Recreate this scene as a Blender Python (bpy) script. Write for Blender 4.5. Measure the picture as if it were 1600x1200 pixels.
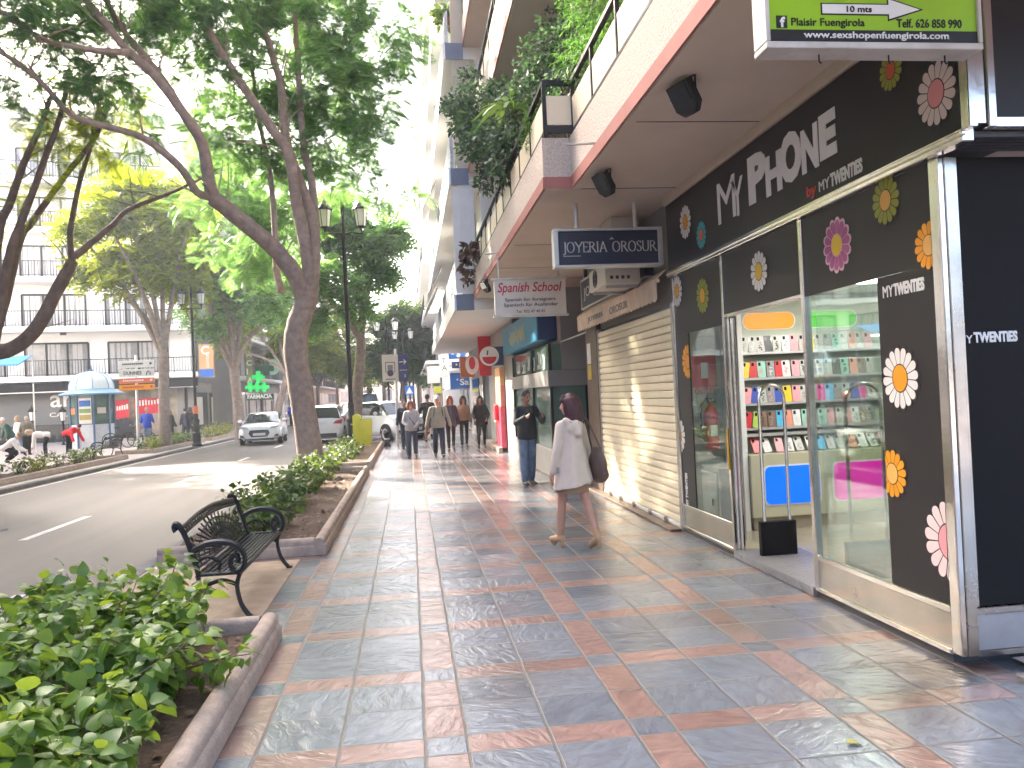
import bpy, bmesh, math, random
import numpy as np
from mathutils import Vector, Matrix, noise as mnoise

# ------------------------------------------------------------------ clearing
for o in list(bpy.data.objects):
    bpy.data.objects.remove(o, do_unlink=True)
SC = bpy.context.scene
COL = SC.collection
R = math.radians
rnd = random.Random(7)
nrng = np.random.default_rng(11)

# ------------------------------------------------------------------ camera
CAMZ = 1.65
_CR = np.array([[0.9911196093899359, -0.12479674663580859, -0.045909605877840785],
                [0.0440816558520889, -0.0173710546256153, 0.9988768963583711],
                [0.1254540852267429, 0.9920302507939522, 0.01171554563857103]])
_F = 1265.19
cam_data = bpy.data.cameras.new("camera")
cam = bpy.data.objects.new("camera", cam_data)
COL.objects.link(cam)
cam_data.sensor_fit = 'HORIZONTAL'
cam_data.sensor_width = 36.0
cam_data.lens = 36.0 * _F / 1600.0
cam_data.clip_start = 0.05
cam_data.clip_end = 3000.0
_m = Matrix.Identity(4)
for i in range(3):
    _m[i][0] = _CR[0][i]; _m[i][1] = _CR[1][i]; _m[i][2] = -_CR[2][i]
_m[2][3] = CAMZ
cam.matrix_world = _m
SC.camera = cam

# ------------------------------------------------------------------ sky, sun, exposure
SUN_AZ, SUN_EL = -43.0, 33.0          # degrees: azimuth from +Y towards +X, elevation
w = bpy.data.worlds.new("World"); SC.world = w; w.use_nodes = True
wn = w.node_tree
for n in list(wn.nodes): wn.nodes.remove(n)
sky = wn.nodes.new('ShaderNodeTexSky'); sky.sky_type = 'NISHITA'; sky.sun_disc = False
sky.sun_elevation = R(SUN_EL); sky.sun_rotation = R(SUN_AZ)
sky.air_density = 0.6; sky.dust_density = 6.5; sky.ozone_density = 0.6
bg = wn.nodes.new('ShaderNodeBackground'); bg.inputs['Strength'].default_value = 0.15
wo = wn.nodes.new('ShaderNodeOutputWorld')
wn.links.new(sky.outputs[0], bg.inputs[0]); wn.links.new(bg.outputs[0], wo.inputs[0])
sl = bpy.data.lights.new("sun", 'SUN'); sl.energy = 2.7; sl.angle = R(0.53); sl.color = (1.0, 0.91, 0.76)
so = bpy.data.objects.new("sun", sl); COL.objects.link(so)
_d = Vector((math.sin(R(SUN_AZ))*math.cos(R(SUN_EL)), math.cos(R(SUN_AZ))*math.cos(R(SUN_EL)), math.sin(R(SUN_EL))))
so.rotation_euler = _d.to_track_quat('Z', 'Y').to_euler()
so.location = (-20, 30, 40)
SC.view_settings.view_transform = 'Standard'
SC.view_settings.look = 'None'
SC.view_settings.gamma = 1.0
SC.view_settings.use_curve_mapping = False
SC.view_settings.exposure = 3.2
SC.render.engine = 'CYCLES'
SC.cycles.max_bounces = 8
SC.cycles.transparent_max_bounces = 16
SC.cycles.caustics_reflective = False
SC.cycles.caustics_refractive = False
SC.cycles.sample_clamp_indirect = 6.0
SC.cycles.use_denoising = True

# ------------------------------------------------------------------ pixel helper (photo pixel + known plane -> point of the place)
def at(x, y, axis, val):
    d = np.array([(x-800)/_F, -(y-600)/_F, 1.0]) @ _CR
    c = np.array([0, 0, CAMZ])
    t = (val - c[axis]) / d[axis]
    p = c + t*d
    return Vector((float(p[0]), float(p[1]), float(p[2])))

# ------------------------------------------------------------------ tagging
def tag(o, label=None, cat=None, group=None, kind=None):
    if label: o['label'] = label
    if cat: o['category'] = cat
    if group: o['group'] = group
    if kind: o['kind'] = kind
    return o

def thing(name, label, cat, loc=(0, 0, 0), rz=0.0, group=None):
    o = bpy.data.objects.new(name, None)
    COL.objects.link(o)
    o.location = loc; o.rotation_euler = (0, 0, rz)
    o.empty_display_size = 0.2
    return tag(o, label, cat, group)

def root_of(o):
    while o.parent: o = o.parent
    return o

def copy_tree(o, parent=None):
    c = o.copy(); COL.objects.link(c); c.parent = parent
    for ch in list(o.children):
        copy_tree(ch, c)
    return c

# ------------------------------------------------------------------ mesh builder
class MB:
    def __init__(s):
        s.v = []; s.f = []; s.m = []
    def add(s, vs, fs, mi=0):
        n = len(s.v)
        s.v.extend([tuple(map(float, v)) for v in vs])
        s.f.extend([tuple(i+n for i in f) for f in fs])
        s.m.extend([mi]*len(fs))
        return s
    def box(s, x0, x1, y0, y1, z0, z1, mi=0):
        v = [(x0,y0,z0),(x1,y0,z0),(x1,y1,z0),(x0,y1,z0),(x0,y0,z1),(x1,y0,z1),(x1,y1,z1),(x0,y1,z1)]
        return s.add(v, [(0,3,2,1),(4,5,6,7),(0,1,5,4),(1,2,6,5),(2,3,7,6),(3,0,4,7)], mi)
    def obox(s, c, u, v, w, hu, hv, hw, mi=0):
        c, u, v, w = Vector(c), Vector(u).normalized(), Vector(v).normalized(), Vector(w).normalized()
        P = []
        for k in (-1, 1):
            for a, b in ((-1,-1),(1,-1),(1,1),(-1,1)):
                P.append(c + u*hu*a + v*hv*b + w*hw*k)
        return s.add(P, [(0,3,2,1),(4,5,6,7),(0,1,5,4),(1,2,6,5),(2,3,7,6),(3,0,4,7)], mi)
    def quad(s, a, b, c, d, mi=0):
        return s.add([a, b, c, d], [(0,1,2,3)], mi)
    def tube(s, pts, rads, n=8, mi=0, cap=True, flat=1.0):
        pts = [Vector(p) for p in pts]
        if not isinstance(rads, (list, tuple)): rads = [rads]*len(pts)
        rings = []; ref = None
        for i, p in enumerate(pts):
            if i == 0: t = pts[1]-pts[0]
            elif i == len(pts)-1: t = pts[-1]-pts[-2]
            else: t = (pts[i+1]-pts[i]).normalized() + (pts[i]-pts[i-1]).normalized()
            if t.length < 1e-9: t = Vector((0,0,1))
            t.normalize()
            if ref is None:
                ref = Vector((0,0,1)) if abs(t.z) < 0.9 else Vector((1,0,0))
            a = (ref - t*ref.dot(t))
            if a.length < 1e-6:
                a = Vector((1,0,0)) - t*t.x
            a.normalize(); b = t.cross(a); ref = a
            rings.append([p + (a*math.cos(2*math.pi*k/n) + b*math.sin(2*math.pi*k/n)*flat)*rads[i] for k in range(n)])
        vs = [v for r in rings for v in r]; fs = []
        for i in range(len(rings)-1):
            for k in range(n):
                k2 = (k+1) % n
                fs.append((i*n+k, i*n+k2, (i+1)*n+k2, (i+1)*n+k))
        if cap:
            fs.append(tuple(reversed(range(n)))); fs.append(tuple(range((len(rings)-1)*n, len(rings)*n)))
        return s.add(vs, fs, mi)
    def lathe(s, prof, c, n=16, mi=0, a0=0.0):
        c = Vector(c); vs = []; fs = []
        for r, z in prof:
            for k in range(n):
                a = a0 + 2*math.pi*k/n
                vs.append((c.x+r*math.cos(a), c.y+r*math.sin(a), c.z+z))
        for i in range(len(prof)-1):
            for k in range(n):
                k2 = (k+1) % n
                fs.append((i*n+k, i*n+k2, (i+1)*n+k2, (i+1)*n+k))
        fs.append(tuple(reversed(range(n)))); fs.append(tuple(range((len(prof)-1)*n, len(prof)*n)))
        return s.add(vs, fs, mi)
    def prism(s, poly, o, u, v, w, d, mi=0):
        """2D polygon in plane (o,u,v), extruded by d along w"""
        o, u, v, w = Vector(o), Vector(u), Vector(v), Vector(w)
        n = len(poly)
        vs = [o+u*a+v*b for a, b in poly] + [o+u*a+v*b+w*d for a, b in poly]
        fs = [tuple(range(n-1, -1, -1)), tuple(range(n, 2*n))]
        fs += [(i, (i+1) % n, (i+1) % n+n, i+n) for i in range(n)]
        return s.add(vs, fs, mi)
    def ell(s, c, r, n=10, m=7, mi=0, rot=None):
        c = Vector(c); vs = []; fs = []
        for i in range(m+1):
            th = math.pi*i/m
            for k in range(n):
                a = 2*math.pi*k/n
                p = Vector((r[0]*math.sin(th)*math.cos(a), r[1]*math.sin(th)*math.sin(a), r[2]*math.cos(th)))
                if rot is not None: p = rot @ p
                vs.append(c+p)
        for i in range(m):
            for k in range(n):
                k2 = (k+1) % n
                fs.append((i*n+k, (i+1)*n+k, (i+1)*n+k2, i*n+k2))
        return s.add(vs, fs, mi)
    def loft(s, rings, mi=0, cap=True, closed=True):
        n = len(rings[0]); vs = [v for r in rings for v in r]; fs = []
        for i in range(len(rings)-1):
            for k in range(n if closed else n-1):
                k2 = (k+1) % n
                fs.append((i*n+k, i*n+k2, (i+1)*n+k2, (i+1)*n+k))
        if cap:
            fs.append(tuple(reversed(range(n)))); fs.append(tuple(range((len(rings)-1)*n, len(rings)*n)))
        return s.add(vs, fs, mi)
    def build(s, name, mats, parent=None, bev=0.0, smooth=None, recalc=True, seg=1):
        if not isinstance(mats, (list, tuple)): mats = [mats]
        me = bpy.data.meshes.new(name)
        off = root_of(parent).location if parent is not None else Vector((0, 0, 0))
        ox, oy, oz = off
        me.from_pydata([(x-ox, y-oy, z-oz) for x, y, z in s.v], [], s.f)
        for m in mats: me.materials.append(m)
        me.polygons.foreach_set('material_index', s.m)
        if recalc or bev:
            bm = bmesh.new(); bm.from_mesh(me)
            if recalc: 
                bmesh.ops.remove_doubles(bm, verts=bm.verts, dist=1e-6) if bev else None
                bmesh.ops.recalc_face_normals(bm, faces=bm.faces)
            if bev:
                es = [e for e in bm.edges if len(e.link_faces) == 2 and e.calc_face_angle(0) > 0.6]
                if es: bmesh.ops.bevel(bm, geom=es, offset=bev, segments=seg, profile=0.6, affect='EDGES', clamp_overlap=True)
            bm.to_mesh(me); bm.free()
        if smooth is not None:
            me.polygons.foreach_set('use_smooth', [True]*len(me.polygons))
            me.set_sharp_from_angle(angle=R(smooth))
        me.update()
        o = bpy.data.objects.new(name, me); COL.objects.link(o)
        if parent is not None: o.parent = parent
        return o

def np_mesh(name, V, F, mats, parent=None, mi=None, smooth=False):
    """fast mesh from numpy quads"""
    off = np.array(root_of(parent).location) if parent is not None else np.zeros(3)
    me = bpy.data.meshes.new(name)
    V = np.asarray(V, dtype=np.float32) - off.astype(np.float32); F = np.asarray(F, dtype=np.int32)
    k = F.shape[1]
    me.vertices.add(len(V)); me.vertices.foreach_set('co', V.ravel())
    me.loops.add(F.size); me.loops.foreach_set('vertex_index', F.ravel())
    me.polygons.add(len(F)); me.polygons.foreach_set('loop_start', np.arange(0, F.size, k, dtype=np.int32))
    if not isinstance(mats, (list, tuple)): mats = [mats]
    for m in mats: me.materials.append(m)
    if mi is not None: me.polygons.foreach_set('material_index', np.asarray(mi, dtype=np.int32))
    if smooth: me.polygons.foreach_set('use_smooth', np.ones(len(F), dtype=bool))
    me.update(calc_edges=True)
    o = bpy.data.objects.new(name, me); COL.objects.link(o)
    if parent is not None: o.parent = parent
    return o

def text(name, body, o, u, v, mat, parent, W=None, H=None, depth=0.004, bold=0.0, shear=0.0, centre=False, spacing=1.0):
    """lettering as a mesh: o = lower-left corner (or centre), u along the line, v up; fitted to width W and height H"""
    cu = bpy.data.curves.new(name, 'FONT'); cu.body = body
    cu.extrude = 0.5; cu.offset = bold; cu.shear = shear; cu.resolution_u = 3; cu.space_character = spacing
    tmp = bpy.data.objects.new("tmp_lettering", cu); COL.objects.link(tmp)
    dg = bpy.context.evaluated_depsgraph_get()
    me = bpy.data.meshes.new_from_object(tmp.evaluated_get(dg))
    bpy.data.objects.remove(tmp, do_unlink=True); bpy.data.curves.remove(cu)
    n = len(me.vertices); co = np.empty(n*3, dtype=np.float32); me.vertices.foreach_get('co', co); co = co.reshape(-1, 3)
    mn, mx = co.min(0), co.max(0)
    sx = (W/(mx[0]-mn[0])) if W else None
    sy = (H/(mx[1]-mn[1])) if H else None
    if sx is None: sx = sy
    if sy is None: sy = sx
    x = (co[:, 0]-mn[0])*sx; y = (co[:, 1]-mn[1])*sy; z = co[:, 2]*depth
    if centre: x -= (mx[0]-mn[0])*sx/2; y -= (mx[1]-mn[1])*sy/2
    o = np.array(o, dtype=float); u = np.array(Vector(u).normalized()); v = np.array(Vector(v).normalized()); wv = np.cross(u, v)
    P = o + x[:, None]*u + y[:, None]*v + z[:, None]*wv
    if parent is not None: P = P - np.array(root_of(parent).location)
    me.vertices.foreach_set('co', P.astype(np.float32).ravel())
    me.materials.clear(); me.materials.append(mat); me.name = name
    me.polygons.foreach_set('material_index', [0]*len(me.polygons))
    me.update()
    ob = bpy.data.objects.new(name, me); COL.objects.link(ob)
    if parent is not None: ob.parent = parent
    return ob

# ------------------------------------------------------------------ materials
def _bsdf(name):
    m = bpy.data.materials.new(name); m.use_nodes = True
    return m, m.node_tree, m.node_tree.nodes['Principled BSDF']

def mat(name, col, rough=0.6, metal=0.0, var=0.12, scale=6.0, bump=0.0, bscale=40.0, dirt=0.0, spec=0.5, island=0.0, coat=0.0):
    """principled surface with uneven tone (var), broad grime (dirt) and fine relief (bump)"""
    m, nt, b = _bsdf(name); N = nt.nodes; L = nt.links
    b.inputs['Roughness'].default_value = rough; b.inputs['Metallic'].default_value = metal
    b.inputs['Specular IOR Level'].default_value = spec
    if coat: b.inputs['Coat Weight'].default_value = coat; b.inputs['Coat Roughness'].default_value = 0.05
    tc = N.new('ShaderNodeTexCoord')
    nz = N.new('ShaderNodeTexNoise'); nz.inputs['Scale'].default_value = scale; nz.inputs['Detail'].default_value = 6.0
    L.new(tc.outputs['Object'], nz.inputs['Vector'])
    cr = N.new('ShaderNodeMapRange'); cr.inputs[1].default_value = 0.25; cr.inputs[2].default_value = 0.75
    cr.inputs[3].default_value = 1.0-var; cr.inputs[4].default_value = 1.0+var
    L.new(nz.outputs['Fac'], cr.inputs[0])
    mul = N.new('ShaderNodeVectorMath'); mul.operation = 'SCALE'
    mul.inputs[0].default_value = col[:3]
    L.new(cr.outputs[0], mul.inputs['Scale'])
    out = mul.outputs[0]
    if island:
        gi = N.new('ShaderNodeNewGeometry'); hs = N.new('ShaderNodeHueSaturation')
        mr = N.new('ShaderNodeMapRange'); mr.inputs[3].default_value = 1-island; mr.inputs[4].default_value = 1+island
        L.new(gi.outputs['Random Per Island'], mr.inputs[0]); L.new(mr.outputs[0], hs.inputs['Value'])
        mr2 = N.new('ShaderNodeMapRange'); mr2.inputs[3].default_value = 0.5+island*0.08; mr2.inputs[4].default_value = 0.5-island*0.06
        L.new(gi.outputs['Random Per Island'], mr2.inputs[0]); L.new(mr2.outputs[0], hs.inputs['Hue'])
        L.new(out, hs.inputs['Color']); out = hs.outputs[0]
    if dirt:
        n2 = N.new('ShaderNodeTexNoise'); n2.inputs['Scale'].default_value = scale*0.35; n2.inputs['Detail'].default_value = 8.0; n2.inputs['Roughness'].default_value = 0.7
        L.new(tc.outputs['Object'], n2.inputs['Vector'])
        r2 = N.new('ShaderNodeMapRange'); r2.inputs[1].default_value = 0.48; r2.inputs[2].default_value = 0.72; r2.inputs[3].default_value = 0.0; r2.inputs[4].default_value = dirt
        L.new(n2.outputs['Fac'], r2.inputs[0])
        mx = N.new('ShaderNodeMix'); mx.data_type = 'RGBA'
        L.new(r2.outputs[0], mx.inputs['Factor']); L.new(out, mx.inputs['A'])
        mx.inputs['B'].default_value = (col[0]*0.35, col[1]*0.33, col[2]*0.3, 1)
        out = mx.outputs['Result']
        rr = N.new('ShaderNodeMapRange'); rr.inputs[3].default_value = rough; rr.inputs[4].default_value = min(1, rough+0.3)
        L.new(r2.outputs[0], rr.inputs[0]); L.new(rr.outputs[0], b.inputs['Roughness'])
    L.new(out, b.inputs['Base Color'])
    if bump:
        n3 = N.new('ShaderNodeTexNoise'); n3.inputs['Scale'].default_value = bscale; n3.inputs['Detail'].default_value = 5.0
        L.new(tc.outputs['Object'], n3.inputs['Vector'])
        bp = N.new('ShaderNodeBump'); bp.inputs['Strength'].default_value = bump; bp.inputs['Distance'].default_value = 0.02
        L.new(n3.outputs['Fac'], bp.inputs['Height']); L.new(bp.outputs[0], b.inputs['Normal'])
    return m

def emit(name, col, strength):
    m, nt, b = _bsdf(name)
    b.inputs['Base Color'].default_value = (*col, 1); b.inputs['Roughness'].default_value = 0.4
    b.inputs['Emission Color'].default_value = (*col, 1); b.inputs['Emission Strength'].default_value = strength
    return m

def glass(name, tint=(0.9, 0.95, 0.93), refl=1.0, through=1.0):
    """a single thin pane: clear, with fresnel reflection"""
    m = bpy.data.materials.new(name); m.use_nodes = True; nt = m.node_tree; N = nt.nodes; L = nt.links
    for n in list(N): N.remove(n)
    out = N.new('ShaderNodeOutputMaterial'); mix = N.new('ShaderNodeMixShader')
    tr = N.new('ShaderNodeBsdfTransparent'); tr.inputs[0].default_value = (tint[0]*through, tint[1]*through, tint[2]*through, 1)
    gl = N.new('ShaderNodeBsdfGlossy'); gl.inputs['Roughness'].default_value = 0.02; gl.inputs[0].default_value = (1, 1, 1, 1)
    fr = N.new('ShaderNodeFresnel'); fr.inputs[0].default_value = 1.5
    mu = N.new('ShaderNodeMath'); mu.operation = 'MULTIPLY'; mu.inputs[1].default_value = refl
    tc = N.new('ShaderNodeTexCoord'); nz = N.new('ShaderNodeTexNoise'); nz.inputs['Scale'].default_value = 1.2
    bp = N.new('ShaderNodeBump'); bp.inputs['Strength'].default_value = 0.03; bp.inputs['Distance'].default_value = 0.05
    L.new(tc.outputs['Object'], nz.inputs['Vector']); L.new(nz.outputs['Fac'], bp.inputs['Height']); L.new(bp.outputs[0], gl.inputs['Normal'])
    L.new(fr.outputs[0], mu.inputs[0]); L.new(mu.outputs[0], mix.inputs[0])
    L.new(tr.outputs[0], mix.inputs[1]); L.new(gl.outputs[0], mix.inputs[2]); L.new(mix.outputs[0], out.inputs[0])
    return m

def leaf_mat(name, col, trans, tw=0.45, var=0.35, rough=0.5):
    """leaf: diffuse + gloss front, light passing through; each leaf its own tone"""
    m, nt, b = _bsdf(name); N = nt.nodes; L = nt.links
    out = N['Material Output']
    gi = N.new('ShaderNodeNewGeometry')
    ramp = N.new('ShaderNodeMapRange'); ramp.inputs[3].default_value = 1-var; ramp.inputs[4].default_value = 1+var
    L.new(gi.outputs['Random Per Island'], ramp.inputs[0])
    hs = N.new('ShaderNodeHueSaturation'); hs.inputs['Color'].default_value = (*col, 1)
    L.new(ramp.outputs[0], hs.inputs['Value'])
    r2 = N.new('ShaderNodeMapRange'); r2.inputs[3].default_value = 0.515; r2.inputs[4].default_value = 0.475
    L.new(gi.outputs['Random Per Island'], r2.inputs[0]); L.new(r2.outputs[0], hs.inputs['Hue'])
    L.new(hs.outputs[0], b.inputs['Base Color']); b.inputs['Roughness'].default_value = rough
    t = N.new('ShaderNodeBsdfTranslucent'); h2 = N.new('ShaderNodeHueSaturation'); h2.inputs['Color'].default_value = (*trans, 1)
    L.new(ramp.outputs[0], h2.inputs['Value']); L.new(r2.outputs[0], h2.inputs['Hue']); L.new(h2.outputs[0], t.inputs[0])
    mx = N.new('ShaderNodeMixShader'); mx.inputs[0].default_value = tw
    L.new(b.outputs[0], mx.inputs[1]); L.new(t.outputs[0], mx.inputs[2]); L.new(mx.outputs[0], out.inputs[0])
    return m

X, Y, Z = Vector((1, 0, 0)), Vector((0, 1, 0)), Vector((0, 0, 1))
# ================================================================== MATERIALS
M = {}
M['black_vinyl'] = mat('black_vinyl', (0.02, 0.018, 0.018), 0.45, var=0.1, scale=2, spec=0.35)
M['black_gloss'] = mat('black_gloss', (0.012, 0.011, 0.011), 0.6, var=0.1, scale=2, spec=0.12)
M['steel'] = mat('polished_steel', (0.72, 0.68, 0.62), 0.16, 1.0, var=0.08, scale=3, bump=0.08, bscale=8)
M['steel_panel'] = mat('steel_panel', (0.55, 0.50, 0.44), 0.22, 1.0, var=0.15, scale=4, bump=0.15, bscale=3, dirt=0.3)
M['aluminium'] = mat('aluminium', (0.45, 0.44, 0.44), 0.42, 0.85, var=0.1, scale=5, dirt=0.25)
M['alu_light'] = mat('light_aluminium', (0.7, 0.7, 0.7), 0.35, 0.6, var=0.08, scale=5, dirt=0.15)
M['white'] = mat('white_paint', (0.78, 0.77, 0.74), 0.5, var=0.05, scale=4, dirt=0.12)
M['white_letter'] = mat('white_letter', (0.8, 0.79, 0.76), 0.5, var=0.03)
M['off_white'] = mat('off_white_plastic', (0.62, 0.58, 0.5), 0.45, var=0.06, scale=5, dirt=0.2)
M['red_letter'] = mat('red_letter', (0.65, 0.05, 0.03), 0.5)
M['black_paint'] = mat('black_iron', (0.012, 0.0125, 0.014), 0.5, 0.0, var=0.2, scale=12, bump=0.1, spec=0.35)
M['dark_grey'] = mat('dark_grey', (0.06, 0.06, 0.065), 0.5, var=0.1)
M['grey'] = mat('mid_grey', (0.22, 0.22, 0.22), 0.55, var=0.1)
M['soffit'] = mat('soffit_plaster', (0.68, 0.565, 0.475), 0.8, var=0.08, scale=1.5, dirt=0.12)
M['cream_trim'] = mat('cream_trim', (0.6, 0.5, 0.38), 0.6, var=0.06)
M['pebble'] = mat('pebbledash', (0.56, 0.48, 0.41), 0.9, var=0.25, scale=45, bump=1.0, bscale=55, dirt=0.1)
M['red_stripe'] = mat('red_stripe_paint', (0.36, 0.145, 0.12), 0.8, var=0.1, scale=3, dirt=0.2)
M['cream_panel'] = mat('cream_panel', (0.7, 0.6, 0.45), 0.5, var=0.06)
M['navy'] = mat('navy_panel', (0.022, 0.03, 0.06), 0.4, var=0.08)
M['silver_letter'] = mat('silver_letter', (0.6, 0.6, 0.6), 0.4, 0.2, var=0.05)
M['shutter'] = mat('shutter_slats', (0.8, 0.71, 0.52), 0.42, 0.1, var=0.05, scale=3, dirt=0.12)
M['awning'] = mat('awning_canvas', (0.74, 0.6, 0.46), 0.85, var=0.1, scale=5, dirt=0.2)
M['brown_stone'] = mat('brown_stone', (0.13, 0.085, 0.06), 0.45, var=0.3, scale=18, bump=0.3, bscale=30, dirt=0.3)
M['grey_render'] = mat('grey_render', (0.3, 0.29, 0.28), 0.7, var=0.08, scale=2, dirt=0.15)
M['grey_panel'] = mat('grey_panel', (0.24, 0.23, 0.22), 0.45, var=0.06, scale=2)
M['teal'] = mat('teal_sign', (0.03, 0.26, 0.42), 0.4, var=0.15, scale=2)
M['blue_dark'] = mat('dark_blue', (0.02, 0.05, 0.16), 0.4)
M['blue'] = mat('sign_blue', (0.01, 0.13, 0.5), 0.4)
M['red'] = mat('sign_red', (0.6, 0.03, 0.05), 0.4)
M['pink_red'] = mat('pink_red_panel', (0.75, 0.08, 0.13), 0.3, var=0.15)
M['orange_panel'] = mat('orange_panel', (0.8, 0.2, 0.06), 0.4)
M['yellow_text'] = mat('yellow_text', (0.7, 0.6, 0.25), 0.5)
M['green_sign'] = mat('green_sign', (0.3, 0.55, 0.01), 0.45, var=0.06, scale=3, dirt=0.1)
M['sign_frame'] = mat('worn_white_frame', (0.6, 0.57, 0.52), 0.5, var=0.1, scale=6, dirt=0.5)
M['sign_face'] = mat('white_sign_face', (0.66, 0.62, 0.55), 0.5, var=0.05, dirt=0.1)
M['crimson'] = mat('crimson_letter', (0.5, 0.02, 0.06), 0.5)
M['glass'] = glass('shop_glass', refl=0.25)
M['glass_dark'] = mat('window_glass', (0.03, 0.035, 0.04), 0.05, var=0.3, scale=0.6, spec=0.8)
M['glass_green'] = mat('green_tinted_glass', (0.12, 0.19, 0.16), 0.08, var=0.5, scale=1.5, spec=0.7)
M['asphalt'] = None
M['concrete'] = mat('kerb_concrete', (0.38, 0.30, 0.24), 0.85, var=0.22, scale=9, bump=0.5, bscale=60, dirt=0.35)
M['kerb_grey'] = mat('kerb_grey', (0.2, 0.19, 0.18), 0.9, var=0.2, scale=6, bump=0.4, dirt=0.4)
M['soil'] = mat('soil', (0.11, 0.07, 0.045), 0.95, var=0.45, scale=22, bump=1.0, bscale=45)
M['sand_slab'] = mat('sandy_slab', (0.36, 0.27, 0.19), 0.8, var=0.2, scale=6, bump=0.3, dirt=0.3)
M['bark'] = mat('bark', (0.29, 0.225, 0.19), 0.9, var=0.3, scale=7, bump=0.9, bscale=16, dirt=0.3)
M['bark_dark'] = mat('dark_bark', (0.17, 0.125, 0.1), 0.9, var=0.3, scale=7, bump=0.9, bscale=16, dirt=0.3)
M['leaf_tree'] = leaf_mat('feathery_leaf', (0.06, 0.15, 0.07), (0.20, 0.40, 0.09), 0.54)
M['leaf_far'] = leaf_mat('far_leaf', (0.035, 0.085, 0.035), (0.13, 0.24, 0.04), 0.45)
M['leaf_sunlit'] = leaf_mat('sunlit_leaf', (0.08, 0.16, 0.02), (0.36, 0.44, 0.02), 0.55)  # yellow of sun shining through painted into the leaf colour
M['leaf_hib'] = leaf_mat('hibiscus_leaf', (0.10, 0.195, 0.03), (0.30, 0.46, 0.04), 0.35, 0.45, 0.38)
M['leaf_shrub'] = leaf_mat('shrub_leaf', (0.05, 0.11, 0.025), (0.16, 0.26, 0.03), 0.35, 0.45, 0.45)
M['leaf_lime'] = leaf_mat('lime_leaf', (0.16, 0.22, 0.02), (0.4, 0.42, 0.03), 0.4, 0.4, 0.45)
M['leaf_blue'] = leaf_mat('balcony_leaf', (0.035, 0.075, 0.045), (0.08, 0.16, 0.06), 0.35, 0.45, 0.5)
M['leaf_fern'] = leaf_mat('fern_leaf', (0.06, 0.15, 0.03), (0.12, 0.3, 0.04), 0.4, 0.35, 0.5)
M['stem'] = mat('stem', (0.16, 0.13, 0.07), 0.8, var=0.3)
M['terracotta'] = mat('terracotta', (0.4, 0.16, 0.09), 0.8)
M['white_wall'] = mat('white_wall', (0.84, 0.83, 0.81), 0.85, var=0.05, scale=0.6, dirt=0.08)
M['pink_wall'] = mat('pink_wall', (0.6, 0.45, 0.4), 0.85, var=0.08, scale=0.8, dirt=0.1)
M['curtain'] = mat('curtain_glass', (0.22, 0.22, 0.23), 0.12, var=0.35, scale=2, spec=0.7)
M['car_white'] = mat('car_white', (0.86, 0.86, 0.86), 0.3, 0.0, var=0.02, coat=0.8)
M['car_blue'] = mat('car_navy', (0.03, 0.05, 0.11), 0.25, 0.2, coat=0.8)
M['car_grey'] = mat('car_silver', (0.4, 0.41, 0.43), 0.25, 0.6, coat=0.6)
M['tyre'] = mat('tyre_rubber', (0.02, 0.02, 0.02), 0.85)
M['rim'] = mat('alloy_rim', (0.5, 0.5, 0.52), 0.3, 0.9)
M['car_glass'] = mat('car_glass', (0.03, 0.04, 0.045), 0.04, var=0.2, spec=0.9)
M['tail_red'] = mat('tail_lamp_red', (0.45, 0.02, 0.02), 0.2)
M['head_glass'] = mat('head_lamp', (0.7, 0.72, 0.75), 0.12, 0.3)
M['yellow_bin'] = mat('yellow_bin', (0.62, 0.62, 0.005), 0.4, var=0.06, scale=5, dirt=0.15)
M['lamp_glass'] = mat('lantern_glass', (0.7, 0.7, 0.66), 0.3, var=0.05)
M['skin'] = mat('skin', (0.5, 0.27, 0.19), 0.5, var=0.06, scale=20)
M['skin_dark'] = mat('tanned_skin', (0.36, 0.18, 0.12), 0.5, var=0.06, scale=20)

def sep_xyz(nt, src):
    s = nt.nodes.new('ShaderNodeSeparateXYZ'); nt.links.new(src, s.inputs[0]); return s
def mth(nt, op, a, b=None, c=None):
    n = nt.nodes.new('ShaderNodeMath'); n.operation = op
    for i, v in enumerate((a, b, c)):
        if v is None: continue
        if isinstance(v, (int, float)): n.inputs[i].default_value = v
        else: nt.links.new(v, n.inputs[i])
    return n.outputs[0]

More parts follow.
